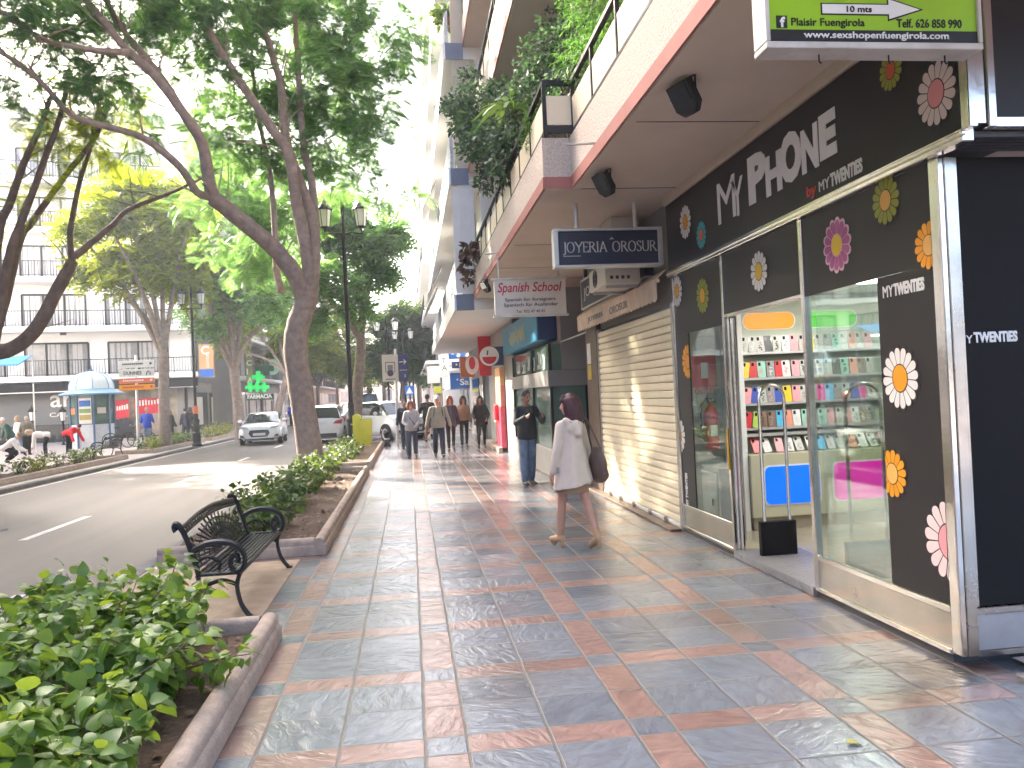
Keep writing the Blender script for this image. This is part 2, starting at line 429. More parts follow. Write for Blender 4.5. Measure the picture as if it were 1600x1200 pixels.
def paving_mat():
    """slate paving: 40 cm grey slabs in a grid of 20 cm red strips, every tile with its own tone and cleft relief"""
    m, nt, b = _bsdf('slate_paving'); N = nt.nodes; L = nt.links
    tc = N.new('ShaderNodeTexCoord'); s = sep_xyz(nt, tc.outputs['Object'])
    # slow wobble so that joints are not ruler-straight
    wz = N.new('ShaderNodeTexNoise'); wz.inputs['Scale'].default_value = 3.0; L.new(tc.outputs['Object'], wz.inputs['Vector'])
    wob = mth(nt, 'MULTIPLY', mth(nt, 'SUBTRACT', wz.outputs['Fac'], 0.5), 0.02)
    x = mth(nt, 'ADD', s.outputs[0], mth(nt, 'ADD', wob, 100.0)); y = mth(nt, 'ADD', mth(nt, 'DIVIDE', mth(nt, 'ADD', s.outputs[1], mth(nt, 'ADD', wob, 0.2)), 0.992), 100.0)
    fx = mth(nt, 'FRACT', x); fy = mth(nt, 'FRACT', y)
    ix = mth(nt, 'FLOOR', x); iy = mth(nt, 'FLOOR', y)
    sx = mth(nt, 'LESS_THAN', fx, 0.2); sy = mth(nt, 'LESS_THAN', fy, 0.2)
    red = mth(nt, 'ABSOLUTE', mth(nt, 'SUBTRACT', sx, sy))
    # sub cell index 0,1,2
    cx = mth(nt, 'ADD', mth(nt, 'GREATER_THAN', fx, 0.2), mth(nt, 'GREATER_THAN', fx, 0.6))
    cy = mth(nt, 'ADD', mth(nt, 'GREATER_THAN', fy, 0.2), mth(nt, 'GREATER_THAN', fy, 0.6))
    cid = N.new('ShaderNodeCombineXYZ')
    L.new(mth(nt, 'ADD', mth(nt, 'MULTIPLY', ix, 3.0), cx), cid.inputs[0]); L.new(mth(nt, 'ADD', mth(nt, 'MULTIPLY', iy, 3.0), cy), cid.inputs[1])
    wn_ = N.new('ShaderNodeTexWhiteNoise'); wn_.noise_dimensions = '3D'; L.new(cid.outputs[0], wn_.inputs['Vector'])
    rv = wn_.outputs['Value']; rc = wn_.outputs['Color']
    # distance to the nearest joint
    def dj(f):
        d = mth(nt, 'MINIMUM', mth(nt, 'ABSOLUTE', mth(nt, 'SUBTRACT', f, 0.2)), mth(nt, 'ABSOLUTE', mth(nt, 'SUBTRACT', f, 0.6)))
        return mth(nt, 'MINIMUM', d, mth(nt, 'MINIMUM', f, mth(nt, 'SUBTRACT', 1.0, f)))
    jx = dj(fx); jy = mth(nt, 'MULTIPLY', dj(fy), 1.35)
    jd = mth(nt, 'MINIMUM', jx, jy)
    joint = N.new('ShaderNodeMapRange'); joint.inputs[1].default_value = 0.0055; joint.inputs[2].default_value = 0.0095; joint.inputs[3].default_value = 1; joint.inputs[4].default_value = 0
    L.new(jd, joint.inputs[0])
    # tile-local, randomly turned coordinates for the cleft relief
    off = N.new('ShaderNodeVectorMath'); off.operation = 'MULTIPLY_ADD'; L.new(rc, off.inputs[0]); off.inputs[1].default_value = (37, 41, 29); L.new(tc.outputs['Object'], off.inputs[2])
    rot = N.new('ShaderNodeVectorRotate'); rot.rotation_type = 'Z_AXIS'; L.new(off.outputs[0], rot.inputs['Vector']); L.new(mth(nt, 'MULTIPLY', rv, 6.28), rot.inputs['Angle'])
    mp = N.new('ShaderNodeMapping'); mp.inputs['Scale'].default_value = (1.3, 2.9, 1.0); L.new(rot.outputs[0], mp.inputs['Vector'])
    cl = N.new('ShaderNodeTexNoise'); cl.inputs['Scale'].default_value = 4.2; cl.inputs['Detail'].default_value = 5.0; cl.inputs['Roughness'].default_value = 0.55; cl.inputs['Distortion'].default_value = 1.3
    L.new(mp.outputs[0], cl.inputs['Vector'])
    fine = N.new('ShaderNodeTexNoise'); fine.inputs['Scale'].default_value = 60.0; fine.inputs['Detail'].default_value = 4.0; L.new(mp.outputs[0], fine.inputs['Vector'])
    # colours
    big = N.new('ShaderNodeTexNoise'); big.inputs['Scale'].default_value = 0.6; big.inputs['Detail'].default_value = 6.0; L.new(tc.outputs['Object'], big.inputs['Vector'])
    def mixc(f, A, B):
        n = N.new('ShaderNodeMix'); n.data_type = 'RGBA'
        if isinstance(f, (int, float)): n.inputs['Factor'].default_value = f
        else: L.new(f, n.inputs['Factor'])
        for k, v in (('A', A), ('B', B)):
            if isinstance(v, tuple): n.inputs[k].default_value = (*v, 1)
            else: L.new(v, n.inputs[k])
        return n.outputs['Result']
    grey = mixc(rv, (0.115, 0.130, 0.152), (0.18, 0.196, 0.22))
    redc = mixc(rv, (0.225, 0.135, 0.11), (0.29, 0.18, 0.15))
    base = mixc(red, grey, redc)
    tone = N.new('ShaderNodeMapRange'); tone.inputs[1].default_value = 0.3; tone.inputs[2].default_value = 0.7; tone.inputs[3].default_value = 0.78; tone.inputs[4].default_value = 1.25; L.new(cl.outputs['Fac'], tone.inputs[0])
    sc = N.new('ShaderNodeVectorMath'); sc.operation = 'SCALE'; L.new(base, sc.inputs[0]); L.new(tone.outputs[0], sc.inputs['Scale'])
    # worn brownish dirt patches, mostly towards the shop fronts
    dr = N.new('ShaderNodeMapRange'); dr.inputs[1].default_value = 0.5; dr.inputs[2].default_value = 0.68; dr.inputs[3].default_value = 0; dr.inputs[4].default_value = 0.62; L.new(big.outputs['Fac'], dr.inputs[0])
    c2 = mixc(dr.outputs[0], sc.outputs[0], (0.12, 0.095, 0.075))
    # trodden gum and specks
    vo = N.new('ShaderNodeTexVoronoi'); vo.inputs['Scale'].default_value = 3.1; L.new(tc.outputs['Object'], vo.inputs['Vector'])
    sp_ = N.new('ShaderNodeSeparateColor'); L.new(vo.outputs['Color'], sp_.inputs[0])
    gum = mth(nt, 'MULTIPLY', mth(nt, 'LESS_THAN', vo.outputs['Distance'], mth(nt, 'MULTIPLY', sp_.outputs[0], 0.075)), mth(nt, 'GREATER_THAN', sp_.outputs[1], 0.45))
    c2 = mixc(mth(nt, 'MULTIPLY', gum, 0.7), c2, (0.055, 0.05, 0.045))
    # old spill stain by the shop corner
    sv = N.new('ShaderNodeVectorMath'); sv.operation = 'DISTANCE'; L.new(tc.outputs['Object'], sv.inputs[0]); sv.inputs[1].default_value = (2.8, 4.2, 0)
    sm_ = N.new('ShaderNodeMapRange'); sm_.inputs[1].default_value = 0.12; sm_.inputs[2].default_value = 0.75; sm_.inputs[3].default_value = 1.0; sm_.inputs[4].default_value = 0.0
    L.new(mth(nt, 'ADD', sv.outputs['Value'], mth(nt, 'MULTIPLY', mth(nt, 'SUBTRACT', wz.outputs['Fac'], 0.5), 0.9)), sm_.inputs[0])
    c2 = mixc(mth(nt, 'MULTIPLY', sm_.outputs[0], 0.8), c2, (0.05, 0.04, 0.032))
    c3 = mixc(joint.outputs[0], c2, mixc(big.outputs['Fac'], (0.035, 0.032, 0.03), (0.14, 0.12, 0.10)))
    L.new(c3, b.inputs['Base Color'])
    rg = N.new('ShaderNodeMapRange'); rg.inputs[1].default_value = 0.3; rg.inputs[2].default_value = 0.7; rg.inputs[3].default_value = 0.10; rg.inputs[4].default_value = 0.26; L.new(big.outputs['Fac'], rg.inputs[0])
    L.new(mth(nt, 'ADD', rg.outputs[0], mth(nt, 'MULTIPLY', joint.outputs[0], 0.4)), b.inputs['Roughness'])
    hgt = mth(nt, 'ADD', mth(nt, 'MULTIPLY', cl.outputs['Fac'], 1.0), mth(nt, 'MULTIPLY', fine.outputs['Fac'], 0.06))
    hgt = mth(nt, 'SUBTRACT', hgt, mth(nt, 'MULTIPLY', joint.outputs[0], 0.35))
    bp = N.new('ShaderNodeBump'); bp.inputs['Strength'].default_value = 0.5; bp.inputs['Distance'].default_value = 0.02; L.new(hgt, bp.inputs['Height']); L.new(bp.outputs[0], b.inputs['Normal'])
    b.inputs['Specular IOR Level'].default_value = 0.9
    b.inputs['Coat Weight'].default_value = 0.2; b.inputs['Coat Roughness'].default_value = 0.3
    b2 = N.new('ShaderNodeBump'); b2.inputs['Strength'].default_value = 0.22; b2.inputs['Distance'].default_value = 0.02; L.new(hgt, b2.inputs['Height']); L.new(b2.outputs[0], b.inputs['Coat Normal'])
    return m
M['paving'] = paving_mat()

def asphalt_mat():
    m, nt, b = _bsdf('asphalt'); N = nt.nodes; L = nt.links
    tc = N.new('ShaderNodeTexCoord')
    n1 = N.new('ShaderNodeTexNoise'); n1.inputs['Scale'].default_value = 130.0; n1.inputs['Detail'].default_value = 3.0; L.new(tc.outputs['Object'], n1.inputs['Vector'])
    mp = N.new('ShaderNodeMapping'); mp.inputs['Scale'].default_value = (1.6, 0.12, 1); L.new(tc.outputs['Object'], mp.inputs['Vector'])
    n2 = N.new('ShaderNodeTexNoise'); n2.inputs['Scale'].default_value = 0.9; n2.inputs['Detail'].default_value = 5.0; L.new(mp.outputs[0], n2.inputs['Vector'])
    r = N.new('ShaderNodeValToRGB'); r.color_ramp.elements[0].color = (0.052, 0.045, 0.040, 1); r.color_ramp.elements[1].color = (0.098, 0.083, 0.072, 1)
    r.color_ramp.elements[0].position = 0.3; r.color_ramp.elements[1].position = 0.7
    L.new(n2.outputs['Fac'], r.inputs[0])
    mr = N.new('ShaderNodeMapRange'); mr.inputs[1].default_value = 0.3; mr.inputs[2].default_value = 0.7; mr.inputs[3].default_value = 0.65; mr.inputs[4].default_value = 1.4; L.new(n1.outputs['Fac'], mr.inputs[0])
    sc = N.new('ShaderNodeVectorMath'); sc.operation = 'SCALE'; L.new(r.outputs[0], sc.inputs[0]); L.new(mr.outputs[0], sc.inputs['Scale'])
    L.new(sc.outputs[0], b.inputs['Base Color']); b.inputs['Roughness'].default_value = 0.62
    bp = N.new('ShaderNodeBump'); bp.inputs['Strength'].default_value = 0.4; bp.inputs['Distance'].default_value = 0.006; L.new(n1.outputs['Fac'], bp.inputs['Height']); L.new(bp.outputs[0], b.inputs['Normal'])
    return m
M['asphalt'] = asphalt_mat()
M['pave_left'] = mat('pale_paving', (0.38, 0.33, 0.3), 0.6, var=0.15, scale=3, dirt=0.25)
M['mark'] = mat('road_paint', (0.62, 0.6, 0.56), 0.6, var=0.2, scale=12, dirt=0.5)

# ================================================================== GROUND
GY0, GY1 = -6.0, 260.0
def sheet(name, x0, x1, y0, y1, z, m):
    o = MB().quad((x0, y0, z), (x1, y0, z), (x1, y1, z), (x0, y1, z)).build(name, m, recalc=False)
    return tag(o, kind='structure')
tag(MB().quad((-400, -60, -0.16), (400, -60, -0.16), (400, 900, -0.16), (-400, 900, -0.16)).build('ground', M['pave_left'], recalc=False), kind='structure')
sheet('pavement', -2.75, 14.0, GY0, GY1, 0.0, M['paving'])
sheet('road', -9.3, -2.95, GY0, GY1, -0.10, M['asphalt'])
sheet('left_pavement', -60.0, -9.5, GY0, GY1, 0.0, M['pave_left'])
k = MB().box(-2.95, -2.75, GY0, GY1, -0.16, 0.006)
tag(k.build('kerb', M['kerb_grey'], bev=0.02), kind='structure')
k = MB().box(-9.5, -9.3, GY0, GY1, -0.16, 0.006)
tag(k.build('left_kerb', M['kerb_grey'], bev=0.02), kind='structure')
mk = MB()
for y0, y1 in ((12.2, 14.55), (19.7, 21.6), (26.7, 28.3), (33.6, 35.6), (40.6, 42.6), (48, 50)):
    mk.quad((-5.56, y0, -0.096), (-5.43, y0, -0.096), (-5.43, y1, -0.096), (-5.56, y1, -0.096))
mk.quad((-3.92, 6.6, -0.096), (-3.8, 6.6, -0.096), (-3.8, 8.5, -0.096), (-3.92, 8.5, -0.096))
mk.quad((-9.14, GY0, -0.096), (-9.05, GY0, -0.096), (-9.05, 60, -0.096), (-9.14, 60, -0.096))
for i in range(5):
    mk.quad((-8.4+i*1.15, 72, -0.096), (-7.85+i*1.15, 72, -0.096), (-7.85+i*1.15, 76, -0.096), (-8.4+i*1.15, 76, -0.096))
mc = MB(); mc.lathe([(0.33, 0.0), (0.33, 0.004), (0.30, 0.004), (0.29, 0.002), (0, 0.002)], (-6.6, 13.4, -0.098), 24)
tag(mc.build('road_drain_cover', M['kerb_grey'], smooth=30), kind='structure')
tag(mk.build('road_marking', M['mark'], recalc=False), kind='structure')
# sandy slab under the bench and concrete threshold by the shop corner
tag(MB().box(-2.74, -1.22, 6.05, 8.78, -0.05, 0.008).build('bench_slab', M['sand_slab'], bev=0.004), kind='structure')

tag(MB().box(3.15, 9.0, 2.75, 4.0, -0.02, 0.03).build('side_street_step', M['kerb_grey'], bev=0.01), kind='structure')
tag(MB().box(3.3, 9.0, 3.0, 4.2, 0.031, 0.036).build('side_street_paving', M['pave_left']), kind='structure')
# ================================================================== RIGHT-HAND BUILDING: SHOP FRONTS
NY = Vector((0, -1, 0))      # reading direction on the street front (faces -X)

def clip(poly, lo=None, hi=None):
    """keep the part of a polygon with lo <= first coordinate <= hi"""
    for lim, sgn in ((lo, 1), (hi, -1)):
        if lim is None: continue
        out = []
        for i in range(len(poly)):
            a, b = poly[i], poly[(i+1) % len(poly)]
            ia, ib = (a[0]-lim)*sgn >= 0, (b[0]-lim)*sgn >= 0
            if ia: out.append(a)
            if ia != ib:
                t = (lim-a[0])/(b[0]-a[0]); out.append((lim, a[1]+t*(b[1]-a[1])))
        poly = out
        if len(poly) < 3: return []
    return poly

_dm = {}
def dmat(c):
    if c not in _dm: _dm[c] = mat('decal_%d' % len(_dm), c, 0.5, var=0.04)
    return _dm[c]

def daisy(parent, o, u, v, r, petal, centre, n=14, edge=(0.02, 0.015, 0.015), lo=None, hi=None, squash=1.0, turn=0.0, rim=None):
    """printed daisy: petals with a dark gap between, round centre"""
    w_ = Vector(u).cross(Vector(v)); b = MB()
    def put(poly, h, mi):
        poly = clip(poly, lo, hi)
        if len(poly) >= 3: b.prism(poly, Vector(o)+w_*0.0005, u, v, w_, h, mi)
    for i in range(n):
        a = 2*math.pi*i/n+turn
        def pt(rr, off): return (rr*math.cos(a)*squash - off*math.sin(a)*squash, rr*math.sin(a)+off*math.cos(a))
        hw = math.pi*r*0.72/n
        for grow, h, mi in ((0.012*r/0.1, 0.002, 0), (0, 0.003, 1)):
            poly = [pt(0.36*r, -hw*0.42)] + [pt(0.80*r, -hw-grow*0.5)]
            for k in range(7):
                t = -math.pi/2+math.pi*k/6
                poly.append(pt(r*0.84+(hw+grow)*math.cos(t), (hw+grow*0.5)*math.sin(t)))
            poly += [pt(0.80*r, hw+grow*0.5), pt(0.36*r, hw*0.42)]
            put(poly, h, mi)
    for rr, h, mi in ((0.47*r, 0.004, 0), (0.43*r, 0.005, 2)):
        put([(rr*0.94*math.cos(2*math.pi*k/20)*squash, rr*math.sin(2*math.pi*k/20)) for k in range(20)], h, mi)
    return b.build('daisy_decal', [dmat(rim or edge), dmat(petal), dmat(centre)], parent, recalc=True)

shop = thing('phone_shop', 'black corner shop front with daisy decals, MY PHONE lettering and polished steel frames', 'shop', (3.0, 6.5, 0))
XS = 3.0
# --- fascia
MB().box(2.965, 3.5, 3.93, 8.86, 2.945, 3.69).build('fascia', M['black_vinyl'], shop, bev=0.004)
MB().box(2.94, 3.02, 3.90, 8.88, 3.692, 3.798).build('ceiling_trim', M['cream_trim'], shop, bev=0.004)
b = MB(); b.box(2.945, 3.02, 3.92, 8.86, 2.872, 2.943); b.box(2.93, 2.962, 3.9, 8.86, 2.90, 2.925)
b.build('transom_bar', M['steel'], shop, bev=0.006)
b = MB(); b.box(2.95, 3.0, 3.86, 3.928, 2.93, 3.69); b.box(3.003, 3.06, 3.875, 3.928, 2.95, 3.69); b.box(3.063, 3.11, 3.86, 3.928, 2.93, 3.69)
b.box(3.112, 4.6, 3.87, 3.928, 2.93, 2.985)
b.build('corner_trim', M['steel'], shop, bev=0.004)
MB().box(3.112, 4.6, 3.89, 3.929, 2.986, 3.69).build('side_fascia', M['black_vinyl'], shop)
b = MB(); b.box(3.5, 4.6, 3.94, 4.2, 2.945, 3.69)
for i in range(5): b.box(3.03, 4.6, 3.94+i*0.055, 3.985+i*0.055, 2.9, 2.93)
b.build('fascia_soffit', M['dark_grey'], shop)
# --- side wall (faces the camera)
MB().box(3.125, 4.6, 4.215, 4.27, 0.33, 2.872).build('side_panel', M['black_gloss'], shop, bev=0.003)
b = MB(); b.box(3.035, 3.10, 4.195, 4.28, 0.06, 2.87); b.box(3.10, 4.6, 4.205, 4.27, 0.285, 0.325); b.box(3.10, 3.123, 4.208, 4.27, 0.33, 2.87)
b.box(3.10, 4.6, 4.205, 4.25, 0.05, 0.085); b.build('side_frame', M['steel_panel'], shop, bev=0.004)
MB().box(3.11, 4.6, 4.212, 4.25, 0.087, 0.283).build('side_kick_panel', M['aluminium'], shop)
# --- street front: posts and rails
b = MB()
b.box(2.995, 3.034, 4.2, 4.285, 0.06, 2.87)
b.build('corner_post', M['steel'], shop, bev=0.006)
for y0, y1, zb in ((5.79, 5.845, 0.05), (7.37, 7.42, 0.0), (8.80, 8.86, 0.05)):
    MB().box(2.985, 3.04, y0, y1, zb, 2.87).build('mullion', M['steel'], shop, bev=0.006)
MB().box(2.99, 3.03, 5.847, 7.368, 2.275, 2.31).build('door_header', M['steel'], shop, bev=0.005)
for y0, y1 in ((4.287, 5.788), (7.422, 8.798)):
    MB().box(2.992, 3.03, y0, y1, 0.285, 0.325).build('sill_rail', M['steel'], shop, bev=0.005)
    MB().box(2.985, 3.03, y0, y1, 0.05, 0.085).build('bottom_rail', M['steel'], shop, bev=0.005)
for y0, y1 in ((4.287, 5.788), (7.422, 8.798)):
    MB().box(3.0, 3.02, y0, y1, 0.087, 0.283).build('kick_panel', M['steel_panel'], shop)
tag(MB().box(3.01, 14.0, 4.3, 14.9, -0.02, 0.045).build('shop_plinth', M['dark_grey']), kind='structure')
# --- black film panels
MB().box(3.004, 3.018, 4.287, 5.788, 2.282, 2.868).build('upper_film', M['black_vinyl'], shop)
MB().box(3.004, 3.018, 4.287, 4.855, 0.328, 2.279).build('film_strip', M['black_vinyl'], shop)
MB().box(3.004, 3.018, 5.848, 7.367, 2.312, 2.868).build('upper_film', M['black_vinyl'], shop)
MB().box(3.004, 3.018, 7.423, 8.797, 2.215, 2.868).build('upper_film', M['black_vinyl'], shop)
MB().box(3.004, 3.018, 8.42, 8.797, 0.328, 2.213).build('film_strip', M['black_vinyl'], shop)
# --- panes
for y0, y1, z0, z1 in ((4.857, 5.787, 0.328, 2.28), (7.424, 8.418, 0.328, 2.213)):
    MB().box(3.006, 3.014, y0, y1, z0, z1).build('window_pane', M['glass'], shop, recalc=True)
# one leaf of the sliding door pushed back behind the fixed pane
b = MB().box(3.05, 3.058, 4.9, 5.75, 0.1, 2.27); b.build('sliding_door_glass', M['glass'], shop)
b = MB(); b.box(3.045, 3.066, 7.30, 7.365, 0.06, 2.27); b.build('door_jamb', M['steel'], shop, bev=0.004)
MB().box(2.972, 2.984, 7.385, 7.41, 0.83, 1.22).build('door_handle', mat('yellow_handle', (0.8, 0.42, 0.02), 0.4), shop, bev=0.003)
# --- threshold ramp of chequer plate
b = MB(); b.box(2.975, 3.6, 5.85, 7.365, 0.004, 0.072)
for i in range(38):
    yy = 5.87+i*0.04
    for j in range(15):
        s_ = 1 if (i+j) % 2 else -1
        b.obox((2.995+j*0.04, yy, 0.0725), (1, s_, 0), (1, -s_, 0), Z, 0.016, 0.005, 0.003)
    for j in range(2):
        s_ = 1 if (i+j) % 2 else -1
        b.obox((2.9745, yy, 0.022+j*0.03), (0, s_, 1), (0, -s_, 1), X, 0.016, 0.005, 0.003)
b.build('threshold_plate', M['aluminium'], shop, recalc=False)

# --- lettering
def letter(ch, xl, xr, yt, yb, x_=2.963, m='white_letter', bold=0.02, name='letter', shear=0.0, ymid=None):
    pb = at(xl, yb, 0, x_); pt_ = at(xl, yt, 0, x_); pr = at(xr, (yt+yb)/2 if ymid is None else ymid, 0, x_)
    text(name, ch, (x_, pb.y, pb.z), NY, Z, M[m], shop, W=pb.y-pr.y, H=pt_.z-pb.z, bold=bold, depth=0.006, shear=shear)
letter('M', 1123, 1149.5, 287, 352, bold=0.0)
letter('Y', 1145, 1162, 283, 342, bold=0.0)
letter('P', 1171, 1198, 246, 322, bold=0.055)
letter('H', 1198, 1222, 246, 309, bold=0.05)
letter('O', 1221, 1253, 214, 294, bold=0.06)
letter('N', 1254, 1279, 204, 274, bold=0.05)
letter('E', 1282, 1307, 181, 253, bold=0.06)
def word(body, xl, xr, yt, yb, m='white_letter', x_=2.963, bold=0.0, up=False):
    pb = at(xl, yb, 0, x_); pt_ = at(xl, yt, 0, x_); pr = at(xr, yt, 0, x_)
    if up:  # reads upwards
        text('lettering', body, (x_, at(xr, yb, 0, x_).y, pb.z), Z, Vector((0, 1, 0)), M[m], shop, W=pt_.z-pb.z, H=pb.y-pr.y, bold=bold, depth=0.004)
    else:
        text('lettering', body, (x_, pb.y, pb.z), NY, Z, M[m], shop, W=pb.y-pr.y, H=pt_.z-pb.z, bold=bold, depth=0.004)
word('by', 1261, 1275, 292, 314, 'red_letter', bold=0.02)
word('MY', 1280, 1296, 284, 300)
word('TWENTiES', 1298, 1348, 271, 293, bold=0.045)
word('MY', 1380, 1395, 448, 466, x_=3.002)
word('TWENTiES', 1397, 1444, 443, 463, x_=3.002, bold=0.045)
pl = at(1498, 537, 1, 4.213); pr = at(1520, 537, 1, 4.213)
text('lettering', 'MY', (pl.x, 4.213, pl.z), X, Z, M['white_letter'], shop, W=pr.x-pl.x, H=0.045, depth=0.004)
text('lettering', 'TWENTiES', (pr.x+0.008, 4.213, pl.z), X, Z, M['white_letter'], shop, W=0.27, H=0.062, bold=0.045, depth=0.004)
for (x_, y0, y1) in ((1076, 740, 792),):
    p0 = at(x_, y1, 0, 3.002); p1 = at(x_, y0, 0, 3.002)
    t_ = text('lettering', 'MY TWENTIES', (3.002, p0.y, p0.z), Z, Vector((0, 1, 0)), M['white_letter'], shop, W=p1.z-p0.z, H=0.07, bold=0.02, depth=0.003)
# --- daisies (pixel centre and half height, on the known planes)
WHT, OLV, YEL, ORG, PNK, PKC, TEA, MAG = (0.72, 0.7, 0.66), (0.30, 0.31, 0.03), (0.75, 0.5, 0.02), (0.8, 0.32, 0.01), (0.75, 0.6, 0.57), (0.8, 0.3, 0.32), (0.05, 0.4, 0.45), (0.42, 0.10, 0.25)
def dz(px, py, rp, pet, cen, x_, y_lo=None, y_hi=None, rim=None, n=14, turn=0.1):
    c = at(px, py, 0, x_); rr = abs(at(px, py-rp, 0, x_).z-c.z)
    # coordinates along NY: first coord s = c.y - y
    lo = None if y_hi is None else c.y-y_hi
    hi = None if y_lo is None else c.y-y_lo
    daisy(shop, c, NY, Z, rr, pet, cen, n, lo=lo, hi=hi, rim=rim, squash=0.95, turn=turn)
dz(1071, 347, 27, WHT, ORG, 2.964); dz(1096, 367, 22, TEA, (0.7, 0.12, 0.06), 2.964)
dz(1392, 110, 32, OLV, (0.6, 0.1, 0.04), 2.964); dz(1463, 146, 51, PNK, PKC, 2.964, n=15)
dz(1058, 455, 25, WHT, ORG, 3.003, y_hi=8.797); dz(1098, 462, 28, OLV, (0.78, 0.42, 0.02), 3.003)
dz(1186, 424, 32, WHT, YEL, 3.003); dz(1308, 383, 40, MAG, YEL, 3.003, rim=(0.7, 0.45, 0.55))
dz(1384, 313, 38, OLV, (0.75, 0.4, 0.08), 3.003); dz(1452, 383, 38, ORG, (0.75, 0.4, 0.1), 3.003, y_lo=4.29)
dz(1075, 565, 27, ORG, (0.75, 0.3, 0.05), 3.003, y_lo=8.42, y_hi=8.797); dz(1062, 680, 27, WHT, ORG, 3.003, y_lo=8.42, y_hi=8.797)
dz(1407, 591, 49, WHT, ORG, 3.003, n=16); dz(1395, 740, 37, ORG, (0.78, 0.42, 0.1), 3.003, y_hi=4.855)
dz(1484, 847, 63, PNK, PKC, 3.003, y_lo=4.29, n=15)

# ------------------------------------------------------------------ shop interior (a room with its own lamps)
inner = thing('shop_interior', 'lit white showroom behind the MY PHONE shop door', 'shop interior', (5.0, 7.0, 0.045))
M['int_wall'] = mat('interior_wall', (0.42, 0.46, 0.38), 0.6, var=0.04)
M['int_floor'] = mat('interior_floor', (0.36, 0.32, 0.22), 0.25, var=0.08)
b = MB(); b.box(3.03, 8.0, 8.80, 8.86, 0.05, 2.86); b.box(7.9, 8.0, 4.3, 8.8, 0.05, 2.86); b.build('wall', M['int_wall'], inner)
MB().box(3.03, 7.9, 4.3, 8.8, 2.62, 2.68).build('ceiling', M['white'], inner)
MB().box(3.1, 7.9, 4.3, 8.8, 0.047, 0.06).build('floor_covering', M['int_floor'], inner)
M['lamp_panel'] = emit('ceiling_lamp', (1.0, 0.97, 0.9), 2.8)
for cx_, cy_ in ((4.4, 5.6), (4.4, 7.4), (6.2, 6.5)):
    MB().box(cx_-0.4, cx_+0.4, cy_-0.3, cy_+0.3, 2.60, 2.619).build('ceiling_lamp', M['lamp_panel'], inner)
MB().box(3.05, 7.8, 4.33, 4.36, 0.06, 2.6).build('back_panel', M['dark_grey'], inner)
unit = thing('display_wall', 'white shelving unit of phone cases with coloured light panels', 'shelving', (4.5, 8.6, 0.06))
b = MB(); b.box(3.56, 7.8, 8.62, 8.79, 0.06, 2.6); b.build('back_board', M['int_wall'], unit)
MB().box(3.5, 3.56, 8.30, 8.79, 0.06, 2.55).build('end_panel', M['white'], unit, bev=0.004)
MB().box(3.565, 7.8, 8.26, 8.618, 0.20, 0.88).build('counter', mat('counter_cream', (0.5, 0.48, 0.34), 0.4, var=0.03), unit, bev=0.006)
MB().box(3.6, 7.8, 8.32, 8.618, 0.062, 0.198).build('counter_plinth', mat('plinth', (0.4, 0.34, 0.26), 0.5), unit)
SHZ = [2.0, 1.72, 1.44, 1.17]
for z_ in SHZ:
    MB().box(3.565, 7.8, 8.47, 8.618, z_-0.045, z_-0.02).build('shelf', M['alu_light'], unit)
MB().box(3.565, 7.8, 8.40, 8.618, 1.06, 1.09).build('shelf', M['alu_light'], unit)
def rr_panel(name, xa, xb, za, zb, y_, r, m, frame):
    poly = []
    for cx_, cz_, a0 in ((xb-r, zb-r, 0), (xa+r, zb-r, 90), (xa+r, za+r, 180), (xb-r, za+r, 270)):
        for k in range(6):
            a = R(a0+90*k/5); poly.append((cx_+r*math.cos(a), cz_+r*math.sin(a)))
    MB().prism(poly, (0, y_, 0), X, Z, NY, 0.012).build(name, m, unit)
    c_ = ((xa+xb)/2, (za+zb)/2)
    MB().prism([(c_[0]+(p[0]-c_[0])*1.06, c_[1]+(p[1]-c_[1])*1.08) for p in poly], (0, y_+0.003, 0), X, Z, NY, 0.008).build('panel_rim', frame, unit)
M['p_blue'] = emit('lit_blue', (0.0, 0.13, 0.95), 0.09); M['p_pink'] = emit('lit_magenta', (0.75, 0.01, 0.4), 0.08)
M['p_orange'] = emit('lit_orange', (0.85, 0.28, 0.0), 0.05); M['p_green'] = emit('lit_green', (0.05, 0.55, 0.0), 0.06)
rr_panel('light_panel', 3.72, 4.33, 0.34, 0.74, 8.258, 0.06, M['p_blue'], M['white'])
rr_panel('light_panel', 4.50, 5.2, 0.34, 0.74, 8.258, 0.06, M['p_pink'], M['white'])
rr_panel('light_panel', 3.72, 4.31, 2.24, 2.42, 8.618, 0.085, M['p_orange'], M['white'])
rr_panel('light_panel', 4.44, 5.05, 2.24, 2.42, 8.618, 0.085, M['p_green'], M['white'])
b = MB()
for i in range(64): b.box(3.62+i*0.028, 3.632+i*0.028, 8.60, 8.612, 2.115, 2.127)
b.build('light_strip', emit('led_dots', (1, 1, 0.95), 1.5), unit, recalc=False)
